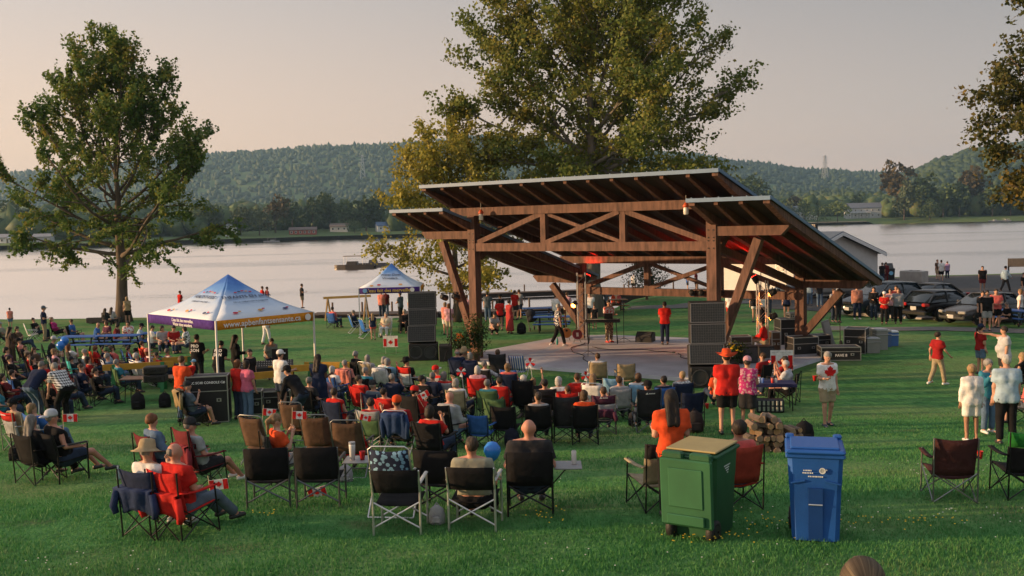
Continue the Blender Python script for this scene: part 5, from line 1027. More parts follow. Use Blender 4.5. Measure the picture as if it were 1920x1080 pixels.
FILL2 = [((-22.56, 45.52), 'person in rust top left of the standing navy tee', 'brown', ('bob', 'mid'), 'brown chair left of the standing navy tee', 'brown', 75), ((-16.76, 34.71), 'person in red left of the long dark hair', 'red', ('short', 'brown'), 'black chair left of the long dark hair', 'black', 65), ((-16.27, 35.36), 'person in pink below the blue balloons', 'rose', ('bob', 'light'), 'grey chair below the blue balloons', 'grey', 60), ((-14.06, 31.3), 'person in crimson in front of the turquoise chair', 'darkred', ('short', 'dark'), 'crimson chair in front of the turquoise one', 'darkred', 58),
         ((-15.02, 34.96), 'person in white left of the orange chair', 'white', ('short', 'grey'), 'black chair left of the orange one', 'black', 58), ((-14.4, 36.11), 'person in coral behind the dark green cap', 'coral', ('bob', 'brown'), 'blue chair behind the dark green cap', 'navy', 60), ((-12.53, 30.05), 'person in black in front of the webbed chair', 'black', ('short', 'mid'), 'black chair in front of the webbed one', 'black', 55), ((-13.8, 37.46), 'child in orange behind the white shirted woman', 'orange', ('short', 'brown'), 'small red chair behind the white shirted woman', 'red', 58),
         ((-14.86, 29.2), 'person in wine red behind the red wagon', 'maroon', ('bob', 'dark'), 'black chair behind the red wagon', 'black', 55), ((-12.77, 27.4), 'child in black in front of the checked shirt', 'black', ('short', 'brown'), 'small black chair in front of the checked shirt', 'black', 52), ((-5.21, 28.8), 'person in white blouse near the yellow barrier', 'white', ('bob', 'white'), 'blue chair near the yellow barrier', 'blue', 32), ((-4.17, 28.25), 'person in teal behind the beige chair', 'teal', ('short', 'grey'), 'black chair behind the beige one', 'black', 30),
         ((-2.14, 26.65), 'person in navy beside the grey camp chair', 'navy', ('short', 'salt'), 'navy chair beside the grey camp chair', 'navy', 26), ((-0.33, 25.85), 'child in red near the green chair', 'red', ('short', 'dark'), 'red chair near the green one', 'red', 14), ((0.52, 21.46), 'person in grey behind the tall green chair', 'grey', ('short', 'mid'), 'black chair behind the tall green one', 'black', 4), ((1.5, 21.31), 'child in orange beside the purple chair', 'orange', ('bob', 'brown'), 'black chair beside the purple one', 'black', 2), ((-2.98, 23.55), 'person in red beside the navy draped chair', 'red', ('short', 'dark'), 'red chair beside the navy draped one', 'red', 26), ((-1.42, 17.43), 'person in red below the grey hoodie', 'red', ('bob', 'dark'), 'black chair below the grey hoodie', 'black', 24)]
for p, lab, c, hr, cl_, cf, f in FILL2: seated(p, lab, cl_, 'quad', cf, 'dark', f, top=('tee', c), hair=hr, fem=1 if hr[0] == 'bob' else 0, tall=1.66)

# ---------------------------------------------------------------- loudspeakers, lights and gear round the stage
BLK = mat((.016, .016, .017), .6, .15, 5, .2, 60); GRILLE = mat((.05, .052, .056), .65, .3, 30, .6, 160); ALU = metal((.55, .55, .56), .35); DKM = metal((.03, .03, .032), .45)
def holder(a, b, m=DKM, r=.012): return MB().tube([a, b], r, 6)
def speaker_stack(pos, rz, label, sub_label):
    t = thing('loudspeaker_stack', label, 'loudspeaker', at(pos), rz, 'loudspeaker stacks'); w, h, d = 1.08, .66, .62
    z = .66
    for k in range(3):
        tilt = R((-9, -3, 0)[k]); off = (-.05, .0, .0)[k]; hb = h*math.cos(tilt)
        m = Matrix.Translation((off, .02+.04*k, z+h/2)) @ Matrix.Rotation(tilt, 4, 'X')
        c = MB().box((0, 0, 0), (w, d, h-.02), bev=.02).build('cabinet', BLK, t); c.matrix_local = m
        MB().box((0, -d/2-.004, 0), (w-.06, .02, h-.1)).build('grille', GRILLE, c)
        f = MB()
        for s in (-1, 1): f.box((s*(w/2-.02), -d/2-.012, 0), (.022, .02, h-.06)); f.box((0, -d/2-.012, s*(h/2-.035)), (w-.03, .02, .022))
        f.build('grille_frame', mat((.2, .2, .21), .5, .1), c)
        g = MB()
        for i in range(1, 14): g.box((-w/2+.03+(w-.06)*i/14, -d/2-.017, 0), (.006, .008, h-.1))
        for i in range(1, 7): g.box((0, -d/2-.0175, -h/2+.05+(h-.1)*i/7), (w-.07, .008, .006))
        g.build('grille_bars', mat((.11, .115, .12), .5, .1), c)
        z += h+.004
    s = thing('subwoofer', sub_label, 'loudspeaker', at(pos), rz, 'subwoofers'); MB().box((0, 0, .325), (1.12, .8, .645), bev=.02).build('cabinet', BLK, s)
    for x in (-.275, .275):
        c = MB().lathe([(.245, 0), (.245, .012), (.21, .014), (.17, -.04), (.07, -.05), (.05, -.03), (.005, -.025)], 24, (x, -.402, .33), rx=R(90)).build('cone', mat((.03, .03, .032), .5, .1, 8), s, True)
        MB().lathe([(.25, .0), (.25, .02), (.232, .02), (.232, .0)], 24, (x, -.404, .33), rx=R(90)).build('rim', mat((.07, .07, .072), .45, .1), c)
speaker_stack((-3.51, 38.64), R(2), 'tall stack of three black loudspeakers left of the stage', 'black double subwoofer under the left loudspeaker stack')
speaker_stack((6.03, 30.78), R(-4), 'tall stack of three black loudspeakers in front of the right post', 'black double subwoofer under the right loudspeaker stack')
b = thing('amplifier_box', 'plain black box right of the left subwoofer', 'box', at((-2.62, 38.14)), R(2)); MB().box((0, .1, .3), (.5, .8, .6), bev=.02).build('case', BLK, b); MB().box((0, -.3, .5), (.2, .02, .05)).build('handle', DKM, b)
def truss(pos, h, label, rz=0):
    t = thing('lighting_truss', label, 'truss', at(pos, .13), rz, 'lighting trusses'); a = .17
    MB().box((0, 0, .015), (.7, .7, .03)).build('base_plate', ALU, t)
    for sx in (-1, 1):
        for sy in (-1, 1): MB().tube([(sx*a, sy*a, .03), (sx*a, sy*a, h)], .024, 7).build('chord', ALU, t)
    n = int(h/.36)
    for k in range(n):
        z0, z1 = .1+(h-.2)*k/n, .1+(h-.2)*(k+1)/n; s = 1 if k % 2 else -1; b = MB()
        for q in (-a, a): b.tube([(-s*a, q, z0), (s*a, q, z1)], .01, 4); b.tube([(q, -s*a, z0), (q, s*a, z1)], .01, 4)
        b.build('lacing', ALU, t)
    return t
def par_can(loc, rx, rz, label, col_, power, lit=True, ang=70):
    """a stage lamp with its own light"""
    t = thing('stage_lamp', label, 'stage light', loc, rz, 'stage lamps'); h = MB().lathe([(.06, .16), (.1, .14), (.115, 0), (.115, -.12), (.1, -.14)], 16, rx=rx).build('housing', BLK, t, True)
    MB().lathe([(.1, -.135), (.1, -.146)], 16, rx=rx).build('lens', mat(col_ if lit else (.3, .33, .36), .2, 0, emit=14 if lit else 0), t)
    MB().tube([(-.13, 0, 0), (-.13, 0, .2), (.13, 0, .2), (.13, 0, 0)], .01, 5).build('yoke', DKM, t)
    if power:
        l = bpy.data.lights.new('stage_lamp_light', 'SPOT'); l.energy = power; l.color = col_; l.spot_size = R(ang); l.spot_blend = .6; l.shadow_soft_size = .08
        o = bpy.data.objects.new('lamp_light', l); col.objects.link(o); o.parent = t; o.rotation_euler = (rx, 0, 0); o.location = Matrix.Rotation(rx, 3, 'X') @ Vector((0, 0, -.16))
    return t
OR, RD = (1, .23, .03), (1, .02, .01)
x, y = pav(.35, PD-.55); truss((x, y), 2.9, 'aluminium truss tower at the back left post')
par_can((x-.32, y-.1, 1.55), R(60), R(150), 'lit orange lamp low on the left truss', OR, 40)
par_can((x+.25, y-.05, 2.65), R(150), R(-60), 'red lamp at the top of the left truss', RD, 160, ang=95)
x2, y2 = pav(PW-1.15, PD-.9); truss((x2, y2), 2.7, 'aluminium truss tower at the back right post')
par_can((x2+.35, y2-.15, 2.25), R(62), R(80), 'upper orange lamp on the right truss', OR, 130)
par_can((x2+.38, y2-.1, 1.35), R(62), R(60), 'lower orange lamp on the right truss', OR, 60)
par_can((x2-.25, y2, 2.75), R(150), R(60), 'red lamp at the top of the right truss', RD, 160, ang=95)
for k in range(4):
    p = pav(PW*.5+.55+.42*k, PD-.3); par_can((p[0], p[1], 2.12), R(70), R(-20+12*k), ('first unlit round lamp from the left under the back beam', 'second unlit round lamp from the left under the back beam', 'third unlit round lamp from the left under the back beam', 'fourth unlit round lamp from the left under the back beam')[k], (1, 1, 1), 0, False)
p = pav(-.12, -.5); par_can((p[0]+.05, p[1], .12), R(172), R(20), 'orange uplighter at the foot of the left front post', OR, 60, ang=60)
# uplighter inside the right wing
p = pav(PW+.9, 2.4); par_can((p[0], p[1], .12), R(175), 0, 'small red uplighter under the right wing', RD, 160, ang=60)
# lamp tripod by the left loudspeakers
t = thing('lamp_tripod', 'black lamp tripod beside the left loudspeakers', 'tripod', at((-2.39, 38.14))); MB().tube([(0, 0, .5), (0, 0, 2.6)], .025, 7).build('pole', DKM, t)
for k in range(3): a = k*2.1; MB().tube([(0, 0, .9), (math.cos(a)*.6, math.sin(a)*.6, 0)], .016, 6).build('leg', DKM, t)
MB().tube([(-.35, 0, 2.6), (.35, 0, 2.6)], .02, 6).build('crossbar', DKM, t)
tx, ty, tz = t.location
for k, s in enumerate((-.22, .22)): par_can((tx+s, ty-.06, tz+2.45), R(70), R(-50), ('left unlit lamp on the tripod', 'right unlit lamp on the tripod')[k], (1, 1, 1), 0, False)
# plants at the left post
FG = fabric_leaf(((.012, .03, .008), (.03, .06, .014), (.05, .085, .02)), .2)
def plant(pos, h, w, cols, label, n=900, name='potted_plant', fl=None, dz=0):
    t = thing(name, label, 'plant', at(pos, dz)); MB().lathe([(.16, 0), (.21, .3), (.2, .3)], 14).build('pot', plastic((.05, .03, .025)), t)
    P = nrg.normal(0, 1, (n, 3))*np.array((w*.3, w*.3, h*.2))+np.array((0, 0, h*.55)); P[:, 2] = np.clip(P[:, 2], .25, h); link('foliage', leaf_mesh('foliage', P, .11, -.3, .35), cols, t)
    if fl:
        for k in range(26):
            a = rnd.uniform(0, 6.28); r = rnd.uniform(0, w*.5); MB().lathe([(.005, .0), (.05, .012), (.05, .02), (.01, .03)], 8, (math.cos(a)*r, math.sin(a)*r, h*.72+rnd.uniform(-.1, .2)), rx=rnd.uniform(.2, 1.1), rz=rnd.uniform(0, 6.28)).build('flower', mat(fl, .6, .1), t)
p = pav(.55, -.75); plant(p, 1.75, .75, FG, 'tall green cedar boughs beside the left front post', 1600, 'cedar_bush', None, .13)
plant((-2.1, 39.29), .95, .8, FG, 'pot of orange flowers left of the left front post', 700, 'flower_pot', (.75, .22, .01))
plant((7.66, 34.43), .95, .7, FG, 'pot of yellow sunflowers by the right loudspeakers', 700, 'flower_pot', (.75, .5, .02))
# instruments
def on(px): return px
def mic_stand(pos, h, label, z=.0):
    t = thing('microphone_stand', label, 'microphone', (pos[0], pos[1], z)); MB().tube([(0, 0, .1), (0, 0, h)], .012, 6).build('pole', DKM, t)
    for k in range(3): a = k*2.1+.4; MB().tube([(0, 0, .18), (math.cos(a)*.32, math.sin(a)*.32, .01)], .01, 5).build('leg', DKM, t)
    MB().tube([(-.25, -.1, h+.12), (.35, .1, h-.08)], .008, 5).build('boom', DKM, t); MB().lathe([(.012, -.08), (.018, .03), (.028, .05), (.028, .08), (.012, .1)], 10, (-.27, -.11, h+.13), rx=R(70)).build('microphone', DKM, t)
    return t
mic_stand((2.84, 37.64), 1.15, 'microphone stand at the front of the stage'); mic_stand((4.65, 41.6), 1.5, 'microphone stand beside the keyboard player')
k_ = (3.74, 41.25); t = thing('keyboard', 'black stage keyboard on folding legs', 'keyboard', (k_[0], k_[1], 0), R(-8)); MB().box((0, 0, .95), (1.45, .36, .12), bev=.02).build('body', BLK, t)
kb = MB().box((0, .06, 1.016), (1.3, .16, .012)).build('key_bed', mat((.75, .74, .7), .4, .05), t); bm = MB()
for i in range(36): bm.box((-.63+.035*i, .03, 1.026), (.014, .09, .012))
bm.build('black_keys', BLK, kb)
for s in (-1, 1): MB().tube([(s*.6, -.2, 0), (s*.55, .1, .9)], .018, 6).build('leg', DKM, t); MB().tube([(s*.6, .25, 0), (s*.55, -.1, .9)], .018, 6).build('leg', DKM, t)
q = thing('laptop', 'open laptop on the stage keyboard', 'laptop', (k_[0]+.25, k_[1]-.02, 1.03), R(170)); MB().box((0, 0, .01), (.36, .25, .018)).build('base', DKM, q); MB().box((0, .15, .13), (.36, .015, .24), rx=R(-20)).build('screen', DKM, q)
def guitar(pos, label, c, acoustic, z=0):
    t = thing('guitar', label, 'guitar', (pos[0], pos[1], z), R(12)); o = []
    for k in range(28):
        a = 2*math.pi*k/28; r = .2*(1+.16*math.cos(2*a)-.1*math.sin(a)); o.append((math.cos(a)*r*.92, math.sin(a)*r*1.25))
    B = MB().prism(o, (0, 0, .36), (1, 0, 0), (0, .22, .97), (0, .1 if acoustic else .045, 0)).build('body', mat(c, .3, .2, 3, spec=.6), t)
    MB().bar((0, .05, .58), (0, .2, 1.15), .055, .03).build('neck', mat((.1, .05, .03), .5, .2), t); MB().bar((0, .2, 1.15), (0, .25, 1.32), .085, .025).build('headstock', mat((.05, .03, .02), .4, .1), t)
    if acoustic: MB().lathe([(.05, 0), (.05, .006)], 14, (0, -.006+.01, .44), rx=R(78)).build('sound_hole', BLK, B)
    else: MB().box((0, -.01, .34), (.1, .02, .16), rx=R(-12)).build('pickup', mat((.7, .7, .68), .3, .05), B)
    MB().tube([(-.15, .02, .0), (0, .25, .6), (.15, .02, 0)], .01, 5).build('stand', DKM, t)
guitar((2.3, 42.5), 'honey coloured acoustic guitar on a stand', (.5, .2, .05), True); guitar((2.71, 41.8), 'red electric guitar on a stand', (.22, .01, .015), False)
w_ = (5.55, 41.6); t = thing('stage_monitor', 'black wedge monitor on the stage floor', 'loudspeaker', (w_[0], w_[1], 0), R(155)); MB().prism([(-.28, 0), (.28, 0), (.28, .2), (.02, .42), (-.28, .36)], (-.35, 0, 0), (0, 1, 0), (0, 0, 1), (.7, 0, 0)).build('cabinet', BLK, t); MB().box((0, .165, .315), (.6, .3, .015), rx=R(-40)).build('grille', GRILLE, t)
t = thing('bottle', 'teal bottle on the stage floor', 'bottle', (*(1.83, 41.25), 0)); MB().lathe([(.04, 0), (.042, .2), (.025, .25), (.02, .26)], 12).build('body', plastic((.02, .3, .28)), t, True); MB().lathe([(.022, .26), (.022, .3)], 10).build('cap', BLK, t)
# ---------------------------------------------------------------- flight cases and coolers
EDGE = metal((.42, .42, .43), .4)
def flight_case(pos, d, label, rz=0, c=(.014, .014, .016), z=0, txt=None, name='flight_case'):
    t = thing(name, label, 'case', at(pos, z), rz, 'flight cases by the stage'); w, dp, h = d; MB().box((0, 0, h/2+.02), (w-.02, dp-.02, h-.02)).build('body', mat(c, .55, .2, 6), t)
    e = MB(); q = .03
    for sx in (-1, 1):
        for sy in (-1, 1): e.box((sx*(w/2-q/2), sy*(dp/2-q/2), h/2+.02), (q, q, h))
        for sz in (0, 1): e.box((sx*(w/2-q/2), 0, .02+sz*h), (q*1.01, dp, q)); e.box((0, sx*(dp/2-q/2), .02+sz*h), (w, q*1.01, q))
    e.box((0, 0, .02+h*.68), (w+.008, dp+.008, .02)); e.build('edging', EDGE, t)
    for s in (-1, 1):
        l = MB().box((s*w*.28, -dp/2-.006, h*.5), (.12, .016, .09)).build('latch', EDGE, t); MB().box((s*w*.28, -dp/2-.016, h*.5), (.05, .012, .05)).build('latch_handle', DKM, l)
    if txt: link('lettering', text_mesh(txt, min(.16, h*.3), .001, .002), mat((.75, .75, .75), .6, 0), t, (0, -dp/2-.004, h*.42), (R(90), 0, 0))
    return t
flight_case((11.8, 35.89), (1.4, .8, .46), 'low flight case lettered in white on the lawn', R(-6), txt='PAVE 8')
flight_case((13.09, 37.74), (.8, .95, .9), 'tall pale lidded flight case behind the lettered one', R(-28))
flight_case((10.76, 36.94), (1.0, .75, .72), 'flight case with a tan patch on its side', R(10))
flight_case((11.1, 39.79), (1.0, .8, 1.12), 'tallest flight case, stacked beside the right truss', R(4)); flight_case((11.32, 39.74), (.6, .5, .18), 'flat case lying on top of the tallest flight case', R(4), z=1.17)
flight_case((11.9, 38.79), (.9, .6, .55), 'long flight case between the stage and the hand truck', R(14)); flight_case((9.94, 37.69), (.35, .5, .85), 'brown wooden box behind the seated red shirt', R(2), (.09, .05, .03))
t = thing('plywood_panel', 'grey panel leaning against the cases', 'panel', at((12.47, 39.19)), R(10)); MB().box((0, 0, .55), (.32, .06, 1.1), ry=R(-16)).build('board', mat((.28, .28, .29), .6, .1), t); MB().box((.02, -.035, .55), (.26, .02, .98), ry=R(-16)).build('face', mat((.36, .36, .37), .6, .1), t)
t = thing('hand_truck', 'black hand truck behind the flight cases', 'cart', at((12.83, 39.44)))
for s in (-.2, .2): MB().tube([(s, 0, .1), (s, .05, 1.15), (0, .08, 1.25)], .018, 6).build('upright', DKM, t); MB().lathe([(.11, -.03), (.12, 0), (.11, .03)], 14, (s*1.25, .08, .12), ry=R(90)).build('wheel', BLK, t)
for z in (.3, .6, .9): MB().tube([(-.2, .02, z), (.2, .02, z)], .014, 5).build('rung', DKM, t)
MB().box((0, -.14, .03), (.42, .28, .02)).build('toe_plate', DKM, t)
def cooler(pos, c, lid, label, d=(.45, .4, .62), rz=0):
    t = thing('cooler', label, 'cooler', at(pos), rz, 'coolers beside the flight cases'); w, dp, h = d; MB().box((0, 0, h*.42), (w*.94, dp*.94, h*.84), taper=1.05, bev=.0).build('body', plastic(c), t)
    MB().box((0, 0, h*.9), (w*1.03, dp*1.03, h*.14), bev=.03).build('lid', plastic(lid), t); MB().tube([(-w*.5, 0, h*.75), (-w*.5, -dp*.55, h*.7), (w*.5, -dp*.55, h*.7), (w*.5, 0, h*.75)], .014, 6).build('handle', plastic(lid), t)
GB = (.24, .24, .235)
cooler((13.57, 37.49), GB, (.33, .34, .35), 'front grey tote with a lid beside the cases', (.5, .45, .6)); cooler((14.16, 38.34), GB, (.33, .34, .35), 'rear grey tote with things on its lid', (.5, .5, .85), .2)
cooler((14.7, 39.09), (.06, .12, .3), (.3, .31, .32), 'blue box between the grey tote and the cooler', (.35, .4, .7)); cooler((15.04, 39.39), (.05, .13, .36), (.7, .7, .7), 'blue cooler with a white lid at the end of the row', (.44, .4, .62), .1)
t = thing('wedge_speaker', 'black cabinet beside the seated red shirt', 'loudspeaker', at((8.2, 34.83)), R(8)); MB().box((0, 0, .36), (.62, .6, .72), bev=.02).build('cabinet', BLK, t); MB().box((0, -.305, .36), (.54, .02, .62)).build('grille', GRILLE, t)
t = thing('cabinet_seat', 'black cabinet that the man in red sits on', 'loudspeaker', at((9.12, 36.09)), R(8)); MB().box((0, 0, .27), (.6, .6, .54), bev=.02).build('cabinet', BLK, t); MB().box((0, -.305, .27), (.5, .02, .46)).build('grille', GRILLE, t)
flight_case((8.54, 37.34), (.8, .6, .75), 'amplifier rack behind the right loudspeakers', R(0), (.03, .02, .02))
# ---------------------------------------------------------------- maple leaf, flags, signs
LEAF = [(0, -.5), (.03, -.5), (.02, -.24), (.28, -.28), (.24, -.19), (.5, .02), (.44, .05), (.49, .21), (.34, .18), (.31, .25), (.19, .12), (.25, .40), (.16, .35), (0, .52)]
LEAF = LEAF+[(-x, y) for x, y in LEAF[::-1][1:]]
FRED = cloth((.55, .02, .02)); FWHITE = cloth((.75, .75, .74))
def flag_sign(pos, label, w, h, zc, rz=0, top_text=True, board=True):
    t = thing('flag_sign' if board else 'hand_flag', label, 'sign' if board else 'flag', pos, rz); MB().box((0, 0, zc), (w, .012, h)).build('board', FWHITE, t); g = -.1*h if top_text else 0; hh = h*(.7 if top_text else 1)
    for s in (-1, 1): MB().box((s*w*(.37), -.008, zc+g), (w*.2 if top_text else w*.262, .006, hh*.98)).build('red_bar', FRED, t)
    MB().prism([(a*hh*.62, b*hh*.62) for a, b in LEAF], (0, -.006, zc+g), (1, 0, 0), (0, 0, 1), (0, -.005, 0)).build('maple_leaf', FRED, t)
    if top_text: link('lettering', text_mesh('~~~~ ~~~~ ~~~', h*.13, .001), mat((.2, .2, .25), .7, 0), t, (0, -.009, zc+h*.4), (R(90), 0, 0))
    return t
def legs(t, w, h): 
    for s in (-1, 1): MB().tube([(s*w*.35, .012, 0), (s*w*.35, .012, h)], .006, 5).build('stake', metal((.5, .5, .5)), t)
gp = (-5.02, 40.49); t = flag_sign(at(gp), 'white flag sign standing on the left lawn', .62, .46, .52, R(-6)); legs(t, .62, .5)
gp = (8.59, 31.68); t = flag_sign(at(gp), 'white flag sign behind the drinks table', .72, .66, .62, R(-6)); legs(t, .72, .5)
def hand_flag(p3, label, s=.3, tilt=0, rz=0):
    t = flag_sign(p3, label, s, s*.55, 0, rz, False, False); t.rotation_euler = (0, tilt, rz); MB().tube([(-s*.52, 0, .55*s), (-s*.52, 0, -.9*s)], .005, 5).build('stick', mat((.6, .5, .35), .7, 0), t)
hand_flag((-4.63, 18.6, 1.65), 'small flag held beside the black hoodie', .24, .1); hand_flag((-3.85, 17.6, 1.77), 'small flag waved by the curly haired child', .25, .05); hand_flag((-2.76, 18.2, 1.58), 'small upright flag on the striped chair', .2, .25)
hand_flag((-4.31, 14.2, 1.43), 'small flag on the red camp chair', .27, -.1); hand_flag((-2.91, 14.3, 1.25), 'small flag lying low in the grass under the chairs', .26, -.25); hand_flag((-1.9, 20.6, 1.56), 'small flag held up to a red cap', .24, -.5)
hand_flag((-7.85, 17.4, 1.86), 'small flag held up behind the white mesh cap', .25, 0)
def pinwheel(p3, label):
    t = thing('pinwheel', label, 'pinwheel', p3); MB().tube([(0, 0, 0), (.06, .02, -.55)], .006, 5).build('stick', mat((.7, .7, .7), .5, 0), t)
    for k in range(6):
        a = k*math.pi/3; m = Matrix.Rotation(a, 3, 'Y'); MB().add([m @ Vector(v) for v in ((0, -.02, 0), (.13, -.02, .02), (.1, -.05, .1), (.05, -.03, .07))], [(0, 1, 2, 3)]).build('vane', FRED if k % 2 else FWHITE, t)
pinwheel((0.43, 26, 1.43), 'pinwheel raised by the blond child'); pinwheel((-1.39, 26, 1.23), 'pinwheel held by the grey haired woman in red'); pinwheel((1.92, 26.5, 0.96), 'pinwheel on the white webbed chair')
def balloon(p3, label):
    t = thing('balloon', label, 'balloon', p3, 0, 'blue balloons'); MB().lathe([(.004, -.2), (.02, -.18), (.1, -.11), (.15, 0), (.14, .08), (.08, .155), (.01, .175)], 16).build('skin', mat((.02, .18, .62), .25, 0, spec=.6), t, True); MB().tube([(0, 0, -.2), (.02, .01, -.5), (0, 0, -.9)], .003, 4).build('string', mat((.7, .7, .7), .6, 0), t)
balloon((-16.3, 36, 1.21), 'upper of two blue balloons on the left'); balloon((-16.36, 35.8, 1.06), 'lower of two blue balloons on the left'); balloon((-0.41, 17, 1.17), 'single blue balloon in front of the big bald man')

# ---------------------------------------------------------------- canopies and what stands under them
def sky_cloth():
    m = bpy.data.materials.new('printed_canopy'); m.use_nodes = True; n = m.node_tree; b = n.nodes['Principled BSDF']; b.inputs['Roughness'].default_value = .7
    tc = n.nodes.new('ShaderNodeTexCoord'); sx = n.nodes.new('ShaderNodeSeparateXYZ'); n.links.new(tc.outputs['Generated'], sx.inputs[0])
    t = n.nodes.new('ShaderNodeTexNoise'); t.inputs['Scale'].default_value = 3; n.links.new(tc.outputs['Object'], t.inputs['Vector'])
    a = n.nodes.new('ShaderNodeMath'); a.operation = 'MULTIPLY_ADD'; a.inputs[1].default_value = .3; n.links.new(t.outputs[0], a.inputs[0]); n.links.new(sx.outputs[2], a.inputs[2])
    r = n.nodes.new('ShaderNodeValToRGB'); e = r.color_ramp.elements; e[0].position = .2; e[0].color = (.62, .68, .76, 1); e[1].position = 1; e[1].color = (.03, .13, .45, 1); x = e.new(.55); x.color = (.42, .54, .72, 1); x = e.new(.8); x.color = (.10, .26, .6, 1)
    n.links.new(a.outputs[0], r.inputs[0]); n.links.new(r.outputs[0], b.inputs['Base Color']); return m
SKYC = sky_cloth(); PURP = cloth((.065, .03, .19)); GOLD = cloth((.62, .25, .025)); WTXT = mat((.8, .8, .8), .7, 0); DTXT = mat((.04, .05, .1), .7, 0)
def canopy(loc, rz, L, W_, label, ze, zp, vals, texts, peak=None):
    """L along local x, W_ along local y; corners at the origin, eave height ze, peak zp"""
    t = thing('canopy_tent', label, 'tent', loc, rz); C = [(0, 0), (L, 0), (L, W_), (0, W_)]; apex = Vector((L/2, W_/2, zp))
    for x, y in C:
        p = MB().box((x, y, ze/2), (.05, .05, ze)).build('pole', mat((.66, .66, .66), .4, .05), t); MB().box((x, y, .02), (.14, .14, .03)).build('foot', mat((.6, .6, .6), .4, .05), p)
    for i in range(4):
        a, c = Vector((*C[i], ze)), Vector((*C[(i+1) % 4], ze)); g = []
        for v in range(6):
            f = v/5; row = []
            for u in range(9):
                p = a.lerp(c, u/8).lerp(apex, f); p.z -= .16*math.sin(math.pi*f)*1.0*(1-.25*math.sin(math.pi*u/8)); row.append(p)
            g.append(row)
        MB().sheet(g, (0, 0, -.006)).build('roof_panel', SKYC, t, True)
        n = (c-a).cross(Vector((0, 0, 1))).normalized(); vg = [[a.lerp(c, u/10)+n*(.012+.012*math.sin(u*1.9))+Vector((0, 0, -.30*v)) for u in range(11)] for v in (0, .5, 1)]
        vo = MB().sheet(vg, n*-.006).build('valance', vals[i], t, True)
    for (i, u, f, dz, s, txt, m, out) in texts:
        a, c = Vector((*C[i], ze)), Vector((*C[(i+1) % 4], ze)); d = (c-a).normalized(); n = d.cross(Vector((0, 0, 1))).normalized()
        if f is None: p = a.lerp(c, u)+n*.045+Vector((0, 0, dz)); up = Vector((0, 0, 1))
        else:
            p = a.lerp(c, u).lerp(apex, f); p.z -= .16*math.sin(math.pi*f)*(1-.25*math.sin(math.pi*u)); mid = a.lerp(c, .5); up = (apex-mid).normalized(); nn = d.cross(up).normalized(); p += nn*.05; n = nn
        o = link('lettering' if isinstance(txt, str) else 'emblem', text_mesh(txt, s, .001, .004 if s > .15 else .001) if isinstance(txt, str) else txt, m, t)
        o.matrix_local = Matrix(((d.x, up.x, n.x, p.x), (d.y, up.y, n.y, p.y), (d.z, up.z, n.z, p.z), (0, 0, 0, 1)))
    return t
def dot_fish(r): return MB().lathe([(r, 0), (r, .004)], 10, sy=.55).mesh('emblem')
E1 = dot_fish(.1); E2 = dot_fish(.06); RING = MB().lathe([(.115, 0), (.115, .004), (.07, .004), (.07, 0)], 20).mesh('emblem'); DISC = MB().lathe([(.11, 0), (.11, .004)], 20).mesh('emblem')
RT, DT, OT = mat((.5, .03, .05), .7, 0), mat((.05, .06, .15), .7, 0), mat((.6, .3, .08), .7, 0)
A_ = (-9.26, 30.91)
tx = [(0, .46, None, -.155, .26, 'www.apbenfantsensante.ca', WTXT, 0), (0, .93, None, -.15, .1, DISC, WTXT, 0), (3, .55, None, -.1, .15, "L'eau fait des merveilles.", WTXT, 0), (3, .55, None, -.235, .15, 'Water does wonders.', WTXT, 0),
      (0, .5, .52, 0, .22, 'ENFANTS EN santé', DTXT, 0), (0, .5, .40, 0, .1, 'DE LA CRÉATION À DEMAIN', DTXT, 0), (3, .5, .52, 0, .2, 'HEALTHY KIDS', DTXT, 0), (3, .5, .41, 0, .09, 'COMMUNITY CHALLENGE', DTXT, 0)]
for i in (0, 3):
    for k, (u, f) in enumerate(((.2, .14), (.5, .16), (.8, .15))): tx += [(i, u, f, 0, 0, E1, (RT, OT, DT)[k], 0), (i, u+.05, f+.03, 0, 0, E2, (OT, RT, RT)[k], 0)]
    for k in range(5): tx.append((i, .3+.1*k, .64-.01*abs(k-2), 0, 0, E2, (RT, DT, RT, OT, RT)[k], 0))
canopy((A_[0], A_[1], ground(*A_)), R(45), 3.6, 4.7, 'blue printed canopy tent with purple and orange valances', 2.4, 3.72, (GOLD, PURP, GOLD, PURP), tx)
B_ = (-7.62, 49.4)
tx = [(0, .5, None, -.15, .24, "L'eau fait des merveilles.", mat((.75, .5, .1), .7, 0), 0), (0, .1, None, -.14, 0, DISC, mat((.25, .5, .8), .7, 0), 0), (0, .87, None, -.14, 0, DISC, WTXT, 0), (0, .5, .58, 0, .2, 'Water Does', DTXT, 0), (0, .5, .44, 0, .2, 'Wonders.', DTXT, 0), (0, .3, .12, 0, 0, E1, RT, 0), (0, .7, .12, 0, 0, E1, OT, 0), (0, .18, .08, 0, 0, E1, OT, 0)]
canopy((B_[0], B_[1], ground(*B_)), R(2), 3.05, 3.05, 'smaller purple edged canopy tent by the water', 2.35, 3.5, (PURP, GOLD, PURP, GOLD), tx)
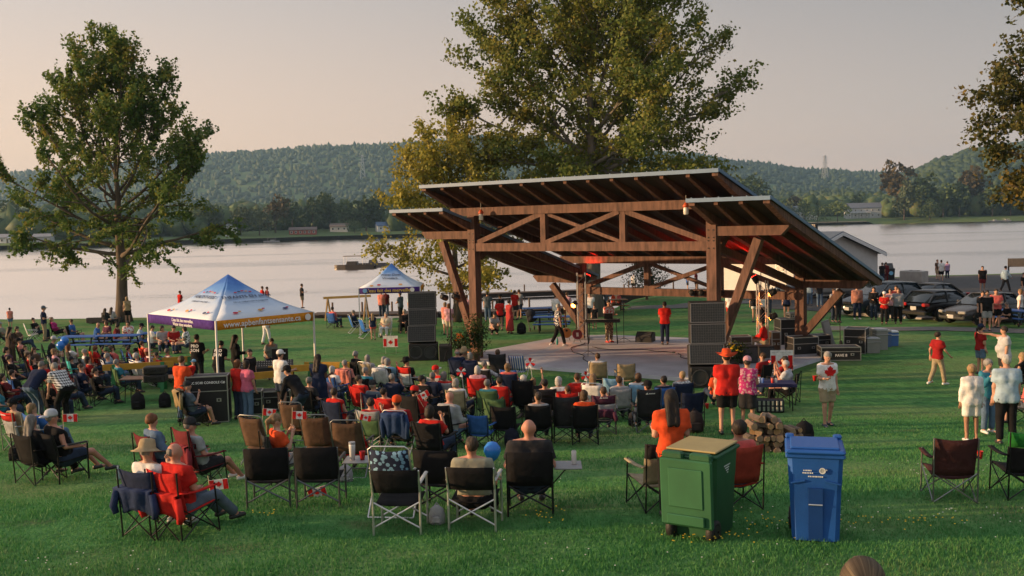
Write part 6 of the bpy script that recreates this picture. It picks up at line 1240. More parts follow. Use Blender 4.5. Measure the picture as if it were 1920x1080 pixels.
# tables
def table(pos, L, W_, h, label, top, rz=0, cloth_=None, name='folding_table'):
    t = thing(name, label, 'table', at(pos), rz); MB().box((0, 0, h), (L, W_, .035), bev=.012).build('table_top', top, t)
    for sx in (-1, 1):
        for sy in (-1, 1): MB().tube([(sx*L*.42, sy*W_*.4, 0), (sx*L*.4, sy*W_*.36, h-.02)], .014, 6).build('leg', DKM, t)
    return t
BRN = mat((.17, .09, .055), .5, .2, 3); WHT = mat((.66, .66, .65), .5, .06)
table((-11.12, 30.47), 1.9, .75, .74, 'brown folding table under the tent with black cases', BRN, R(4))
cx, cy = (-10.6, 29.22)
for k in range(2): t = thing('equipment_case', ('lower black plastic case on the brown table', 'upper black plastic case on the brown table')[k], 'case', (cx, cy, ground(cx, cy)+.76+.24*k), R(5+3*k)); MB().box((0, 0, .115), (.64, .45, .22), bev=.03).build('shell', BLK, t); MB().box((0, -.235, .12), (.2, .03, .05)).build('handle', DKM, t); MB().box((-.2, -.23, .12), (.06, .02, .08)).build('latch', DKM, t); MB().box((.2, -.23, .12), (.06, .02, .08)).build('latch', DKM, t)
t = flight_case((-8.19, 26.42), (1.1, .55, 1.22), 'tall black console road case with white lettering', R(8), name='road_case'); link('lettering', text_mesh('MLC SC48 CONSOLE C#', .088, .001, .002), WTXT, t, (0, -.28, 1.08), (R(90), 0, 0))
table((-7.79, 31.03), 2.1, .8, .8, 'equipment table carrying the mixing desk', BLK, R(12)); mx_, my_ = (-7.79, 31.03)
t = thing('mixing_desk', 'wide sound mixing desk under the tent', 'mixer', (mx_, my_, ground(mx_, my_)+.82), R(12)); MB().prism([(-.36, 0), (.36, 0), (.36, .24), (-.36, .1)], (-.85, 0, 0), (0, 1, 0), (0, 0, 1), (1.7, 0, 0)).build('body', BLK, t); fb = MB()
for i in range(22):
    for j in range(3): fb.box((-.78+.074*i, -.22+.2*j, .135+.039*j*1.0+.02), (.03, .05, .025))
fb.build('faders', mat((.4, .4, .4), .4, .4, 40), t); MB().box((.45, .3, .42), (.5, .03, .36)).build('screen', DKM, t)
flight_case((-7.39, 27.57), (.7, .6, .62), 'black equipment case below the mixing desk', R(10)); flight_case((-6.86, 28.47), (.8, .6, .5), 'second black equipment case below the mixing desk', R(10))
def barrier(pos, L, label, rz):
    t = thing('sawhorse_barrier', label, 'barrier', at(pos), rz, 'yellow sawhorse barriers'); MB().box((0, 0, .86), (L, .05, .2)).build('board', mat((.5, .27, .03), .6, .15, 4), t)
    for s in (-1, 1):
        for q in (-1, 1): MB().bar((s*L*.34, q*.04, .95), (s*L*.34+.02*q, q*.36, 0), .12, .04).build('leg', mat((.02, .17, .05), .6, .15), t)
        MB().box((s*L*.34, 0, .42), (.06, .46, .1)).build('brace', mat((.02, .17, .05), .6, .15), t)
barrier((-12.27, 32.33), 2.2, 'yellow barrier with green legs left of the tent', R(14)); barrier((-11.52, 33.63), 1.4, 'yellow barrier behind the black cases', R(14)); barrier((-7.8, 29.12), 2.6, 'yellow barrier in front of the mixing desk', R(28)); barrier((-6.75, 30.87), 1.8, 'yellow barrier right of the mixing desk', R(8)); barrier((-5.94, 31.43), 1.5, 'yellow barrier behind the navy dress', R(-10))
def backpack(pos, c, label, s=1, rz=0):
    t = thing('backpack', label, 'bag', at(pos), rz, 'bags on the grass'); B = MB().lathe([(.1, 0), (.2, .04), (.21, .25), (.17, .42), (.06, .5), (.01, .51)], 12, sy=.7); B.v = [tuple(q*s for q in v) for v in B.v]; B.build('sack', cloth(c), t, True); MB().box((0, -.15*s, .17*s), (.26*s, .09*s, .2*s), bev=.03).build('pocket', cloth(c), t); MB().tube([(-.06*s, .02, .48*s), (0, .02, .56*s), (.06*s, .02, .48*s)], .01, 5).build('handle', cloth(c), t)
backpack((-11, 28.82), (.015, .015, .017), 'black backpack with a bottle under the brown table'); backpack((-10.29, 29.02), (.012, .012, .014), 'second black bag under the brown table', .9); backpack((0.41, 48.1), (.012, .012, .014), 'black backpack beside the red dress', 1.1)
table((-6.47, 51.15), 1.9, .75, .74, 'white topped table under the small tent', WHT, R(2))
# picnic tables
BLU = mat((.03, .11, .38), .5, .12, 3, spec=.4)
def picnic(pos, label, rz=0, c=BLU, dz=0):
    t = thing('picnic_table', label, 'picnic table', at(pos, dz), rz, 'picnic tables')
    for k in range(3): MB().box((0, -.26+.26*k, .74), (1.8, .25, .045), bev=.01).build('top_plank', c, t)
    for s in (-1, 1):
        MB().box((0, s*.68, .44), (1.8, .26, .045), bev=.01).build('bench', c, t)
        MB().bar((s*.6, -.75, .4), (s*.6, .75, .4), .05, .06).build('crossbar', DKM, t)
        for q in (-1, 1): MB().bar((s*.6, q*.55, 0), (s*.6, q*.25, .72), .05, .06).build('leg', DKM, t)
picnic((-19, 43.65), 'blue picnic table with an empty end on the left', R(-6)); picnic((-17.3, 43.7), 'blue picnic table of the maroon jacket', R(-6)); picnic((-15.92, 44.6), 'blue picnic table behind the purple valance', R(-4))
picnic((1.92, 48.75), 'empty blue picnic table behind the stage', R(-5)); picnic((1.45, 55.61), 'blue picnic table with people at the shore', R(3)); picnic((6.04, 60.07), 'wooden picnic table by the poplar trunk', R(5), mat((.3, .14, .06), .7, .2)); picnic((23.29, 45.8), 'blue picnic table on the path at the right', R(-70))
# stroller
t = thing('stroller', 'dark folded-hood stroller by the blue picnic table', 'stroller', at((0.94, 49.6)), R(20)); MB().ball((0, .1, .85), (.24, .3, .24), 12, 8).build('hood', cloth((.02, .022, .03)), t, True); MB().box((0, -.1, .6), (.4, .5, .22), rx=R(-20), bev=.05).build('seat', cloth((.02, .02, .025)), t)
for s in (-1, 1):
    MB().tube([(s*.22, -.35, .1), (s*.22, .3, 1.0), (s*.2, .45, 1.05)], .015, 6).build('frame', DKM, t)
    for q in (-.35, .3): MB().lathe([(.1, -.02), (.11, 0), (.1, .02)], 14, (s*.24, q, .11), ry=R(90)).build('wheel', BLK, t)
# bins
def wheelie(pos, c, label, rz, lid_open=True, W_=.62, D_=.72, H_=1.06, lidc=None):
    t = thing('wheeled_bin', label, 'bin', at(pos), rz, 'large wheeled bins'); m = mat(c, .5, .22, 2.2, .12, 50, spec=.4); lm = mat(lidc or c, .45, .06, 3, spec=.4)
    g = []
    for z, k in ((.04, .86), (.3, .895), (.62, .935), (.70, .96), (.95, 1.0), (H_-.06, 1.01)):
        w, d = W_*k/2, D_*k/2; r = .05; yo = .03*(1-k)*3
        g.append([(x, y-yo, z) for x, y in ((-w+r, -d), (w-r, -d), (w, -d+r), (w, d-r), (w-r, d), (-w+r, d), (-w, d-r), (-w, -d+r), (-w+r, -d))])
    b = MB().sheet(g); b.f.append(tuple(range(7, -1, -1))); b.build('body', m, t)
    MB().box((0, 0, H_-.045), (W_*1.08, D_*1.06, .05), bev=.015).build('rim', m, t)
    for s in (-1, 1): w = MB().lathe([(.08, -.045), (.13, -.045), (.135, 0), (.13, .045), (.08, .045)], 20, (s*W_*.40, D_*.40, .135), ry=R(90)).build('wheel', BLK, t, True); MB().lathe([(.075, -.05), (.075, .05)], 14, (s*W_*.40, D_*.40, .135), ry=R(90)).build('hub', mat((.03, .03, .03), .4, 0), w)
    MB().tube([(-W_*.42, D_*.56, H_-.06), (W_*.42, D_*.56, H_-.06)], .018, 8).build('handle', m, t); MB().tube([(-W_*.5, D_*.38, .135), (W_*.5, D_*.38, .135)], .014, 6).build('axle', DKM, t)
    return t, m, lm
t, m, lm = wheelie((2.2, 11.63), (.016, .085, .034), 'green wheeled bin with its lid flung open', R(147), True)
# the open lid hangs down behind (towards us); its cream inner ring shows on top as the closed flap
lid = MB().box((0, .47, .60), (.64, .05, .80), rx=R(-3), bev=.02).build('lid', mat((.024, .11, .048), .5, .2, 2.2), t); MB().box((0, .503, .66), (.42, .02, .46), rx=R(-3), bev=.008).build('lid_panel', mat((.03, .125, .056), .5, .2, 2.2), lid); MB().box((0, .505, .29), (.46, .03, .12), rx=R(-3), bev=.01).build('lid_grip', mat((.024, .11, .048), .5, .2, 2.2), lid)
for s in (-1, 1): MB().box((s*.17, .44, 1.02), (.26, .1, .1), bev=.02).build('hinge', m, t)
MB().box((0, -.01, 1.065), (.62, .70, .022), bev=.008).build('top_board', mat((.38, .30, .13), .6, .1, 5), t)
MK = mat((.65, .68, .66), .6, 0)
def marks(t, o, u, v, rows, name='lettering'):
    """small moulded print, too fine to read"""
    b = MB(); o, u, v = Vector(o), Vector(u), Vector(v); n = u.cross(v)
    for k, (w, x0) in enumerate(rows):
        x = -w/2+x0
        while x < w/2+x0-.012: L = rnd.uniform(.008, .022); b.prism([(x, -.007), (x+L, -.007), (x+L, .007), (x, .007)], o-v*(.028*k), u, v, n*.002); x += L+.006
    b.build(name, MK, t)
marks(t, (-.312, .0, .86), (0, -1, .0), (0.04, 0, 1), ((.2, 0), (.14, 0), (.09, 0), (.04, 0)))
t, m, lm = wheelie((3.44, 11.33), (.012, .085, .34), 'blue wheeled bin standing on the near lawn', R(-15), False, .60, .64, 1.06)
MB().box((0, 0, 1.065), (.655, .72, .05), bev=.02).build('lid', lm, t); MB().box((0, .0, 1.1), (.54, .58, .03), bev=.012).build('lid_top', lm, t); MB().box((-.27, .33, 1.11), (.1, .1, .05), bev=.015).build('hinge', m, t); MB().box((.27, .33, 1.11), (.1, .1, .05), bev=.015).build('hinge', m, t)
rc = MB().box((0, -.312, .36), (.155, .03, .60), rx=R(4.2)).build('grip_recess_shade', mat((.006, .045, .2), .5, .05), t); MB().tube([(-.075, -.34, .47), (.075, -.34, .47)], .009, 6).build('grab_bar', metal((.6, .6, .6)), rc)  # shade of the grip hollow painted as a darker blue panel standing proud
for s in (-1, 1): MB().box((s*.19, -.322, .725), (.16, .025, .014), ry=R(s*12)).build('rib', m, t)
marks(t, (-.08, -.335, .86), (1, 0, 0), (0, 0.08, 1), ((.1, 0), (.12, 0))); marks(t, (.1, -.335, .87), (1, 0, 0), (0, 0.08, 1), ((.08, 0),)); marks(t, (.0, -.325, .79), (1, 0, 0), (0, 0.08, 1), ((.16, 0),)); o = MB().lathe([(.035, 0), (.035, .003), (.024, .003), (.024, 0)], 16, (.075, -.338, .86), rx=R(90)).build('emblem', MK, t)
# wood pile
wood_cols = [mat(c, .9, .3, 7, .5, 30) for c in ((.14, .10, .075), (.19, .13, .09), (.11, .085, .07), (.24, .16, .10))]; endc = [mat(c, .9, .2, 14) for c in ((.34, .22, .13), (.27, .19, .13), (.42, .26, .13))]
wx, wy = (4.95, 18.65); wz = ground(wx, wy); k = 0
names = ['split log in the wood pile']
for row, n in enumerate((9, 9, 8, 7, 5, 3)):
    for i in range(n):
        t = thing('firewood_log', 'split log stacked in the wood pile behind the bins', 'log', (wx-.60+.135*i+.07*(row % 2)+row*.03+rnd.uniform(-.02, .02), wy+rnd.uniform(-.08, .08), wz+.075+.118*row), R(rnd.uniform(-22, 22)), 'logs in the wood pile')
        r = rnd.uniform(.062, .085); o = [(math.cos(a)*r*rnd.uniform(.75, 1.1), math.sin(a)*r*rnd.uniform(.75, 1.1)) for a in np.linspace(0, 5.5, 7)]; L = rnd.uniform(.34, .44)
        MB().prism(o, (0, -L/2, 0), (1, 0, 0), (0, 0, 1), (0, L, 0)).build('bark', wood_cols[k % 4], t); MB().prism([(a*.9, b*.9) for a, b in o], (0, -L/2-.003, 0), (1, 0, 0), (0, 0, 1), (0, .006, 0)).build('cut_end', endc[k % 3], t); k += 1
        if row == 4 and i == 1: t.rotation_euler = (0, 0, R(75))
# drinks table, cups, cans
d_ = (6.81, 26.12); t = table(d_, 1.2, .7, .72, 'drinks table with a dark blue cloth edge', mat((.03, .03, .09), .7, .1), R(-8), name='drinks_table')
MB().box((0, -.35, .70), (1.22, .015, .09)).build('cloth_edge', cloth((.03, .03, .09)), t)
z = ground(*d_)+.74
for k, (dx, dy, c, h) in enumerate(((-.35, -.1, (.5, .6, .75), .13), (-.27, -.12, (.1, .2, .55), .13), (-.31, .05, (.6, .62, .66), .13), (-.02, -.15, (.6, .05, .04), .12), (.08, -.13, (.75, .72, .68), .12), (.02, .05, (.55, .04, .04), .12), (-.42, .12, (.6, .7, .75), .22))):
    q = thing('drink_can' if k < 3 else 'paper_cup' if k < 6 else 'water_bottle', ('pale can at the left of the drinks table', 'dark blue can on the drinks table', 'silver can behind the blue one on the drinks table', 'red cup on the drinks table', 'white cup on the drinks table', 'red cup behind the white one on the drinks table', 'clear bottle at the back of the drinks table')[k], 'drink', (d_[0]+dx, d_[1]+dy, z)); MB().lathe([(.028, 0), (.033, .01), (.036, h-.01), (.03, h)], 12).build('body', plastic(c), q, True); MB().lathe([(.031, h), (.031, h+.006)], 12).build('rim', ALU, q)
t = thing('can_crate', 'crate of cans under the drinks table', 'crate', (d_[0]-.15, d_[1]-.38, ground(*d_)+.02), R(-8)); MB().box((0, 0, .17), (.7, .3, .34), bev=.02).build('tray', mat((.02, .022, .03), .5, .1), t)
for i in range(6):
    for j in range(2): MB().lathe([(.03, 0), (.03, .11)], 10, (-.28+.112*i, -.16, .05+.15*j)).build('can', ALU, t)
def red_cup(p3, label): t = thing('red_cup', label, 'cup', p3); MB().lathe([(.03, 0), (.045, .115), (.047, .12), (.042, .115), (.028, .01)], 14).build('cup', plastic((.5, .02, .02)), t, True); MB().lathe([(.043, .1), (.043, .101)], 14).build('drink', mat((.6, .6, .6), .3, 0), t)
for px, lab in ((on_table('empty black armchair with side table and drinks', .08, -.06), 'red cup on the side table of the empty armchair'), ((4.41, 22.6, 0.75), 'red cup on an arm of the navy chair'), ((7.04, 14.9, 1.36), 'red cup in an armrest at the right'), ((6.8, 22.35, 1.37), 'red cup in the hand of the maple leaf shirt')): red_cup(px, lab)
t = thing('drink_tumbler', 'tall white tumbler with grey lid on the side table', 'tumbler', on_table('empty black armchair with side table and drinks', -.06, -.05)); MB().lathe([(.035, 0), (.045, .2), (.045, .22)], 14).build('body', plastic((.7, .7, .7)), t, True); MB().lathe([(.047, .22), (.047, .25)], 14).build('lid', plastic((.3, .3, .32)), t)
t = thing('drink_can', 'white can on the side table of the big bald man', 'drink', on_table('black armchair with side table under the big bald man', .08, 0)); MB().lathe([(.028, 0), (.033, .01), (.033, .17), (.027, .18)], 14).build('body', plastic((.62, .6, .6)), t, True); MB().lathe([(.027, .18), (.027, .184)], 12).build('rim', ALU, t)
t = thing('water_bottle', 'clear water bottle standing in the grass by the stretched-out man', 'bottle', at((-6.92, 17.06))); MB().lathe([(.03, 0), (.033, .03), (.033, .15), (.014, .2), (.014, .22)], 12).build('body', mat((.5, .6, .68), .15, 0, spec=.7), t, True); MB().lathe([(.016, .22), (.016, .24)], 10).build('cap', plastic((.7, .7, .7)), t)
t = thing('wagon', 'dark red folding wagon at the left edge', 'wagon', at((-15.15, 29.27)), R(20)); MB().box((0, 0, .4), (.9, .5, .4), bev=.03).build('tub', cloth((.16, .012, .012)), t); MB().tube([(.45, 0, .3), (.8, 0, .75)], .014, 6).build('handle', DKM, t)
for sx in (-1, 1):
    for sy in (-1, 1): MB().lathe([(.1, -.03), (.11, 0), (.1, .03)], 14, (sx*.36, sy*.27, .11), rx=R(90)).build('wheel', BLK, t)
t = thing('basket', 'round wicker basket on the grass between the chairs', 'basket', at((0.86, 25.87)), 0); MB().lathe([(.16, 0), (.21, .2), (.22, .22), (.19, .2), (.15, .02)], 18).build('bowl', mat((.3, .16, .07), .8, .3, 20, .5, 60), t); MB().tube([(-.2, 0, .2), (-.12, 0, .38), (.12, 0, .38), (.2, 0, .2)], .012, 6).build('handle', mat((.3, .16, .07), .8, .2), t)

# jackets and blankets thrown over chair backs, bags in the grass
def jacket(chair_label, label, c, z1=.9, z0=.42, w=.5, cat='jacket'):
    ch = CH[chair_label]; t = thing('jacket', label, cat, tuple(ch.location), ch.rotation_euler.z); rows = []
    for v in range(9):
        f = v/8; row = []
        for u in range(11):
            x = (u/10-.5)*w*(1+.12*math.sin(f*5+u)); fold = .022*math.sin(u*1.7+f*2)
            if f < .15: row.append((x, -.16-(z1-.36)*.24+.05, z1+.015-.1*(1-f/.15)))
            else: z = z1+.02-(z1-z0)*(f-.15)/.85*(1+.12*math.sin(u*.9)); row.append((x, -.27-(z-.36)*.24-.03+fold-.03*math.sin(math.pi*u/10), z))
        rows.append(row)
    MB().sheet(rows, (0, -.012, 0)).build('body', cloth(c), t, True)
    for s in (-1, 1): MB().tube([(s*w*.46, -.36, z1-.05), (s*w*.55, -.37, z1-.25), (s*w*.5, -.36, z0-.02)], [.045, .05, .04], 7).build('sleeve', cloth(c), t, True)
jacket('white framed chair with a navy jacket over it', 'navy zip jacket hung over a white framed chair', (.025, .05, .13), .93, .4, .54)
jacket('navy camp chair with a salmon jacket', 'salmon jacket hung over a navy chair', (.6, .2, .16), .9, .4)
jacket('chair draped with a tan jacket by the road case', 'tan jacket hung over the chair by the road case', (.3, .22, .12), 1.02, .55)
jacket('navy camp chair with a white jacket', 'white jacket hung over a navy chair', (.5, .5, .5), .88, .35)
jacket('bright red camp chair with black panel', 'bright red coat hung low on the red chair', (.5, .025, .02), .62, .3, .62)
jacket('navy camp chair under the sun hat woman', 'navy coat hung low on the sun hat chair', (.02, .035, .09), .66, .34, .62)
jacket('large maroon camp chair with a jacket over it', 'dark red and white jacket on the large maroon chair', (.2, .03, .04), .8, .4, .5)
jacket('purple and grey camp chair with a bag hung on it', 'purple bag hung on the purple chair', (.09, .03, .06), .6, .38, .5, 'bag')
for p, c, lab, s in (((-10.55, 20.73), (.012, .012, .014), 'black bag under the red and grey chair', .7), ((-2.85, 16.36), (.3, .28, .3), 'grey bag under the right mesh chair', .6), ((-0.08, 21.03), (.014, .016, .03), 'dark bag beside the black camp chair', .8), ((2.87, 23.68), (.02, .02, .025), 'black bag between the grey and purple chairs', .75), ((4.04, 22.18), (.03, .025, .025), 'brown bag on the grass beside the navy chair', 1.0), ((5.98, 20.38), (.012, .012, .014), 'black bag leaning at the wood pile', 1.0), ((-1.02, 12.38), (.35, .36, .38), 'small folded cloth bag between the white chairs', .5)): backpack(p, c, lab, s)

# ---------------------------------------------------------------- people on the stage, behind it and by the cars
def far(rows):
    for r in rows:
        p, lab, f = r[:3]; kw = r[3] if len(r) > 3 else {}
        standing(p, lab, f, **kw)
T = lambda c: ('tee', c)
standing((1.87, 40.75), 'white haired singer in dark vest walking across the stage', 78, tall=1.76, z=0, top=('tee', ('spots', 'white', 'navy')), bottom=('pants', 'black'), hair=('short', 'white'), stride=.42, arms=('down', 'hold'), shoes='white', eyes=True)
standing((4.02, 41.55), 'keyboard player in red and white shirt and camouflage trousers', 150, tall=1.8, z=0, top=('tee', ('spots', 'red', 'white')), bottom=('pants', ('spots', 'khaki', 'brown')), hair=('short', 'mid'), arms=('hold', 'hold'), shoes='red')
standing((6.19, 40.39), 'man in red polo and jeans standing on the stage', 8, tall=1.78, z=0, top=T('red'), bottom=('pants', 'navy'), hair=('short', 'dark'), arms=('hold', 'hold'), skin='mid')
person((9.4, 37.19), 'man in red maple shirt sitting on a black cabinet', 'sit', -70, tall=1.74, top=('long', 'red'), bottom=('pants', 'khaki'), hair=('short', 'mid'), arms=('knee', 'lap'), lean=8, seat=.17, shoes='char')
far([((-7.7, 60.36), 'man in maroon shirt and jeans behind the small tent', 10, dict(top=T('maroon'), bottom=('pants', 'denim'), hair=('short', 'dark'))), ((-7.92, 60.01), 'person half hidden behind the maroon shirt', 20, dict(top=T('salmon'), hair=('short', 'mid'))), ((-6.47, 57.41), 'man in dark tee with crossed hands under the small tent', -60, dict(top=T('steel'), bottom=('pants', 'char'), hair=('short', 'mid'), arms=('lap', 'lap'))), ((-5.73, 56.21), 'person in pale blue shirt behind the loudspeakers', 20, dict(top=T('light'), bottom=('shorts', 'navy'))),
     ((-6.61, 46.8), 'girl in navy top and pink shorts on the left lawn', -5, dict(tall=1.3, top=('tank', 'navy'), bottom=('brief', 'coral'), hair=('long', 'blond'), fem=1)), ((-3.02, 46.95), 'woman in white shorts behind the lamp tripod', 10, dict(tall=1.66, top=T('rose'), bottom=('shorts', 'cream'), hair=('bob', 'auburn'), fem=1)), ((-3.29, 48.45), 'second woman beside the white shorts', 30, dict(tall=1.62, top=T('salmon'), bottom=('shorts', 'white'), hair=('bob', 'light'), fem=1)),
     ((-2.47, 53.45), 'person in pale pink top behind the left post', 30, dict(top=T('rose'), bottom=('pants', 'dkdenim'))), ((-1.4, 55.71), 'man in slate tee and jeans behind the left post', 5, dict(top=T('steel'), bottom=('pants', 'denim'), hair=('short', 'mid'), arms=('hip', 'down'))), ((-0.65, 52.9), 'man in black cap behind the red crossed arms', 20, dict(top=T('black'), hat=('cap', 'black'))),
     ((-0.65, 50.05), 'woman in red with crossed arms and black shorts', -20, dict(tall=1.64, top=T('red'), bottom=('brief', 'black'), hair=('bob', 'dark'), fem=1, arms=('cross', 'cross'))), ((-0.16, 48.25), 'woman in a long red dress holding a phone', 40, dict(tall=1.68, top=('tank', (.42, .05, .05)), bottom=('long_skirt', (.42, .05, .05)), hair=('bun', 'mid'), fem=1, arms=('hold', 'hold'))), ((0.14, 56.61), 'man in red tee behind the red dress', 30, dict(top=T('red'), bottom=('shorts', 'char'), arms=('hold', 'cross'))),
     ((0.39, 57.26), 'man in grey tee at the shore behind the red tee', 30, dict(top=T('grey'), bottom=('shorts', 'navy'))), ((2.27, 52), 'person in white tee behind the walking singer', 30, dict(top=T('white'), bottom=('shorts', 'navy'))), ((2.97, 53.96), 'person in pink top behind the left truss', 30, dict(top=T('rose'), bottom=('pants', 'cream'))), ((4.17, 53.25), 'man in white tee right of the left truss', 200, dict(top=T('white'), bottom=('shorts', 'black'), hat=('cap', 'white'))),
     ((4.07, 49.35), 'child in black tee by the keyboard', 190, dict(tall=1.25, top=T('black'), bottom=('shorts', 'char'))), ((5.51, 57.96), 'elderly person with white hair near the poplar', 60, dict(tall=1.65, top=T('steel'), hair=('short', 'white'))), ((11.24, 51.25), 'grey haired woman in white seen past the right post', 20, dict(tall=1.66, top=T('white'), bottom=('shorts', 'red'), hair=('bob', 'grey'), fem=1)),
     ((12.59, 51.6), 'blond girl in black tee and white shorts behind the stage', 160, dict(tall=1.66, top=T('black'), bottom=('brief', 'white'), hair=('long', 'blond'), fem=1, arms=('behind', 'down'))), ((12.79, 50.75), 'girl in white and black behind the right truss', 150, dict(tall=1.64, top=T('white'), bottom=('long_skirt', 'black'), hair=('bob', 'dark'), fem=1)), ((13.82, 55.51), 'dark haired person behind the blond girl', 170, dict(top=T('char'), bottom=('pants', 'navy'))),
     ((14.45, 56.01), 'person in navy cap behind the right truss', 190, dict(top=T('navy'), hat=('cap', 'navy'))), ((14.52, 52.55), 'woman in navy tee with white lettering and shorts', 6, dict(tall=1.7, top=T('navy'), bottom=('brief', 'black'), hair=('bun', 'mid'), fem=1)), ((18.4, 61.42), 'person in jeans by the boathouse wall', 20, dict(top=T('light'), bottom=('pants', 'denim'))), ((18.71, 60.42), 'person carrying a blue tub by the boathouse', 10, dict(top=T('char'), bottom=('pants', 'denim'), arms=('hold', 'hold')))])
far([((16.38, 49.95), 'man in black and red at the wing post', 160, dict(top=('coat', 'black'), bottom=('pants', 'char'), hat=('cap', 'grey'))), ((16.3, 50.35), 'person in grey beside the man in black and red', 150, dict(top=T('grey'), bottom=('pants', 'dkdenim'))), ((17.96, 51.7), 'bearded man in brick pink shirt and blue trousers', 185, dict(tall=1.84, top=('long', (.36, .16, .12)), bottom=('pants', 'navy'), hat=('cap', 'black'), fat=.7, shoes='white')), ((18.61, 51.1), 'person in black with dark hair by the grey sport utility car', 195, dict(top=('long', 'black'), bottom=('pants', 'dkdenim'), hair=('long', 'mid'), fem=1, arms=('lap', 'hold'))),
     ((18.18, 48.5), 'woman in red tee and white cap on the verge', 200, dict(tall=1.6, top=T('red'), bottom=('pants', 'black'), hat=('cap', 'white'), fem=1, arms=('lap', 'lap'))), ((19.9, 51.45), 'dark haired person in dark red behind the grey plaid', 200, dict(tall=1.76, top=T('maroon'), bottom=('pants', 'black'), hair=('bob', 'mid'))), ((19.1, 50.15), 'person in white and pink behind the red tee', 200, dict(tall=1.66, top=T('rose'), bottom=('pants', 'char'))), ((18.88, 48.55), 'man in grey plaid shirt with hand on hip', 195, dict(tall=1.78, top=T(('check', 'grey', 'steel')), bottom=('pants', 'black'), fat=.4, arms=('hip', 'down'))),
     ((20.74, 43.35), 'man in black tee and grey shorts by the grey sedan', -170, dict(tall=1.84, top=T('black'), bottom=('shorts', 'grey'), hair=('short', 'dark'), fat=.3)), ((21.07, 44.45), 'man half behind the black tee by the grey sedan', -170, dict(tall=1.76, top=T('char'), bottom=('shorts', 'black'), hair=('short', 'mid'))), ((21.89, 44.9), 'man in coral tee with clasped hands', 190, dict(tall=1.82, top=T('coral'), bottom=('shorts', 'black'), hair=('short', 'mid'), fat=.5, arms=('lap', 'lap'))), ((23.74, 46.35), 'person in white top at the right picnic table', -60, dict(top=T('white'), bottom=('pants', 'denim'), hair=('bob', 'light'), fem=1)),
     ((32.94, 69.53), 'man in black tee with white swoosh and maroon shorts', 200, dict(tall=1.82, top=T('black'), bottom=('shorts', 'maroon'), hair=('short', 'mid'), fat=.6, stride=.12)), ((34.08, 68.58), 'man in pale blue shirt striding to the right', 75, dict(tall=1.84, top=('long', 'light'), bottom=('pants', 'char'), hair=('short', 'dark'), stride=.5, arms=('swing', 'behind'))), ((32.16, 62.42), 'person in black cut off by the right edge', 150, dict(top=T('black'), bottom=('shorts', 'grey'))),
     ((35.47, 82.86), 'person in brown at the lake edge', 150, dict(tall=1.72, top=T('brown'), bottom=('shorts', 'tan'))), ((34.93, 80.81), 'person in white tee at the lake edge', 20, dict(tall=1.78, top=T('white'), bottom=('shorts', 'black'))), ((36.75, 83.86), 'child in blue and pink at the lake edge', 20, dict(tall=1.5, top=T(('stripe', 'sky', 'magenta')), bottom=('pants', 'navy'))), ((29.82, 80), 'dark haired person at the waste bin', 20, dict(top=T('char'))), ((30.31, 80.51), 'person in dark red at the waste bin', 40, dict(top=('long', 'maroon'), bottom=('pants', 'maroon')))])
person((-0.93, 47.95), 'man in cap crouching on the grass behind the left post', 'squat', 150, tall=1.78, top=T('grey'), bottom=('pants', 'char'), hat=('cap', 'char'), arms=('knee', 'knee'))
# seated people round the small tent and the shore tables
BL = (.03, .14, .5)
seated((-8.02, 50.73), 'old man in navy on a blue plastic chair under the small tent', 'blue plastic chair with white legs, left under the small tent', 'lawn', BL, 'white', 70, top=('coat', 'navy'), hair=('short', 'grey'))
chair((-7.02, 47.9), 'empty blue plastic chair beside the girl in pink shorts', 'lawn', BL, 'white', 60)
seated((-6.22, 48.37), 'person in cream top and white trousers under the small tent', 'white chair under the small tent', 'lawn', 'white', 'white', 185, top=T('cream'), bottom=('pants', 'white'), hair=('bob', 'grey'), fem=1, arms=('lap', 'lap'))
seated((-5.5, 50.18), 'white haired woman all in black under the small tent', 'dark chair under the woman in black', 'quad', 'black', 'dark', 180, top=('long', 'black'), bottom=('pants', 'black'), hair=('bob', 'white'), fem=1, arms=('lap', 'lap'))
seated((-9.78, 54.33), 'person in red on a blue chair at the dock', 'blue chair at the dock', 'quad', 'blue', 'dark', 30, top=T('coral'), hair=('short', 'mid'))
for p, lab, c, f, hr in (((2.04, 120.04), 'person in red and black at the shore picnic table', ('stripe', 'red', 'black'), 120, 'dark'), ((2.62, 119.89), 'person in navy top at the shore picnic table', 'navy', -20, 'light'), ((6.23, 61.1), 'left of two people at the wooden picnic table', 'orange', 100, 'light'), ((6.53, 60.85), 'right of two people at the wooden picnic table', 'coral', -90, 'light'), ((22.5, 45.07), 'man in black tee seated at the right picnic table', 'black', -95, 'salt')): seated(p, lab, None, face=f, top=T(c), hair=('short', hr), bottom=('shorts', 'char'), lean=6, arms=('lap', 'hold'))
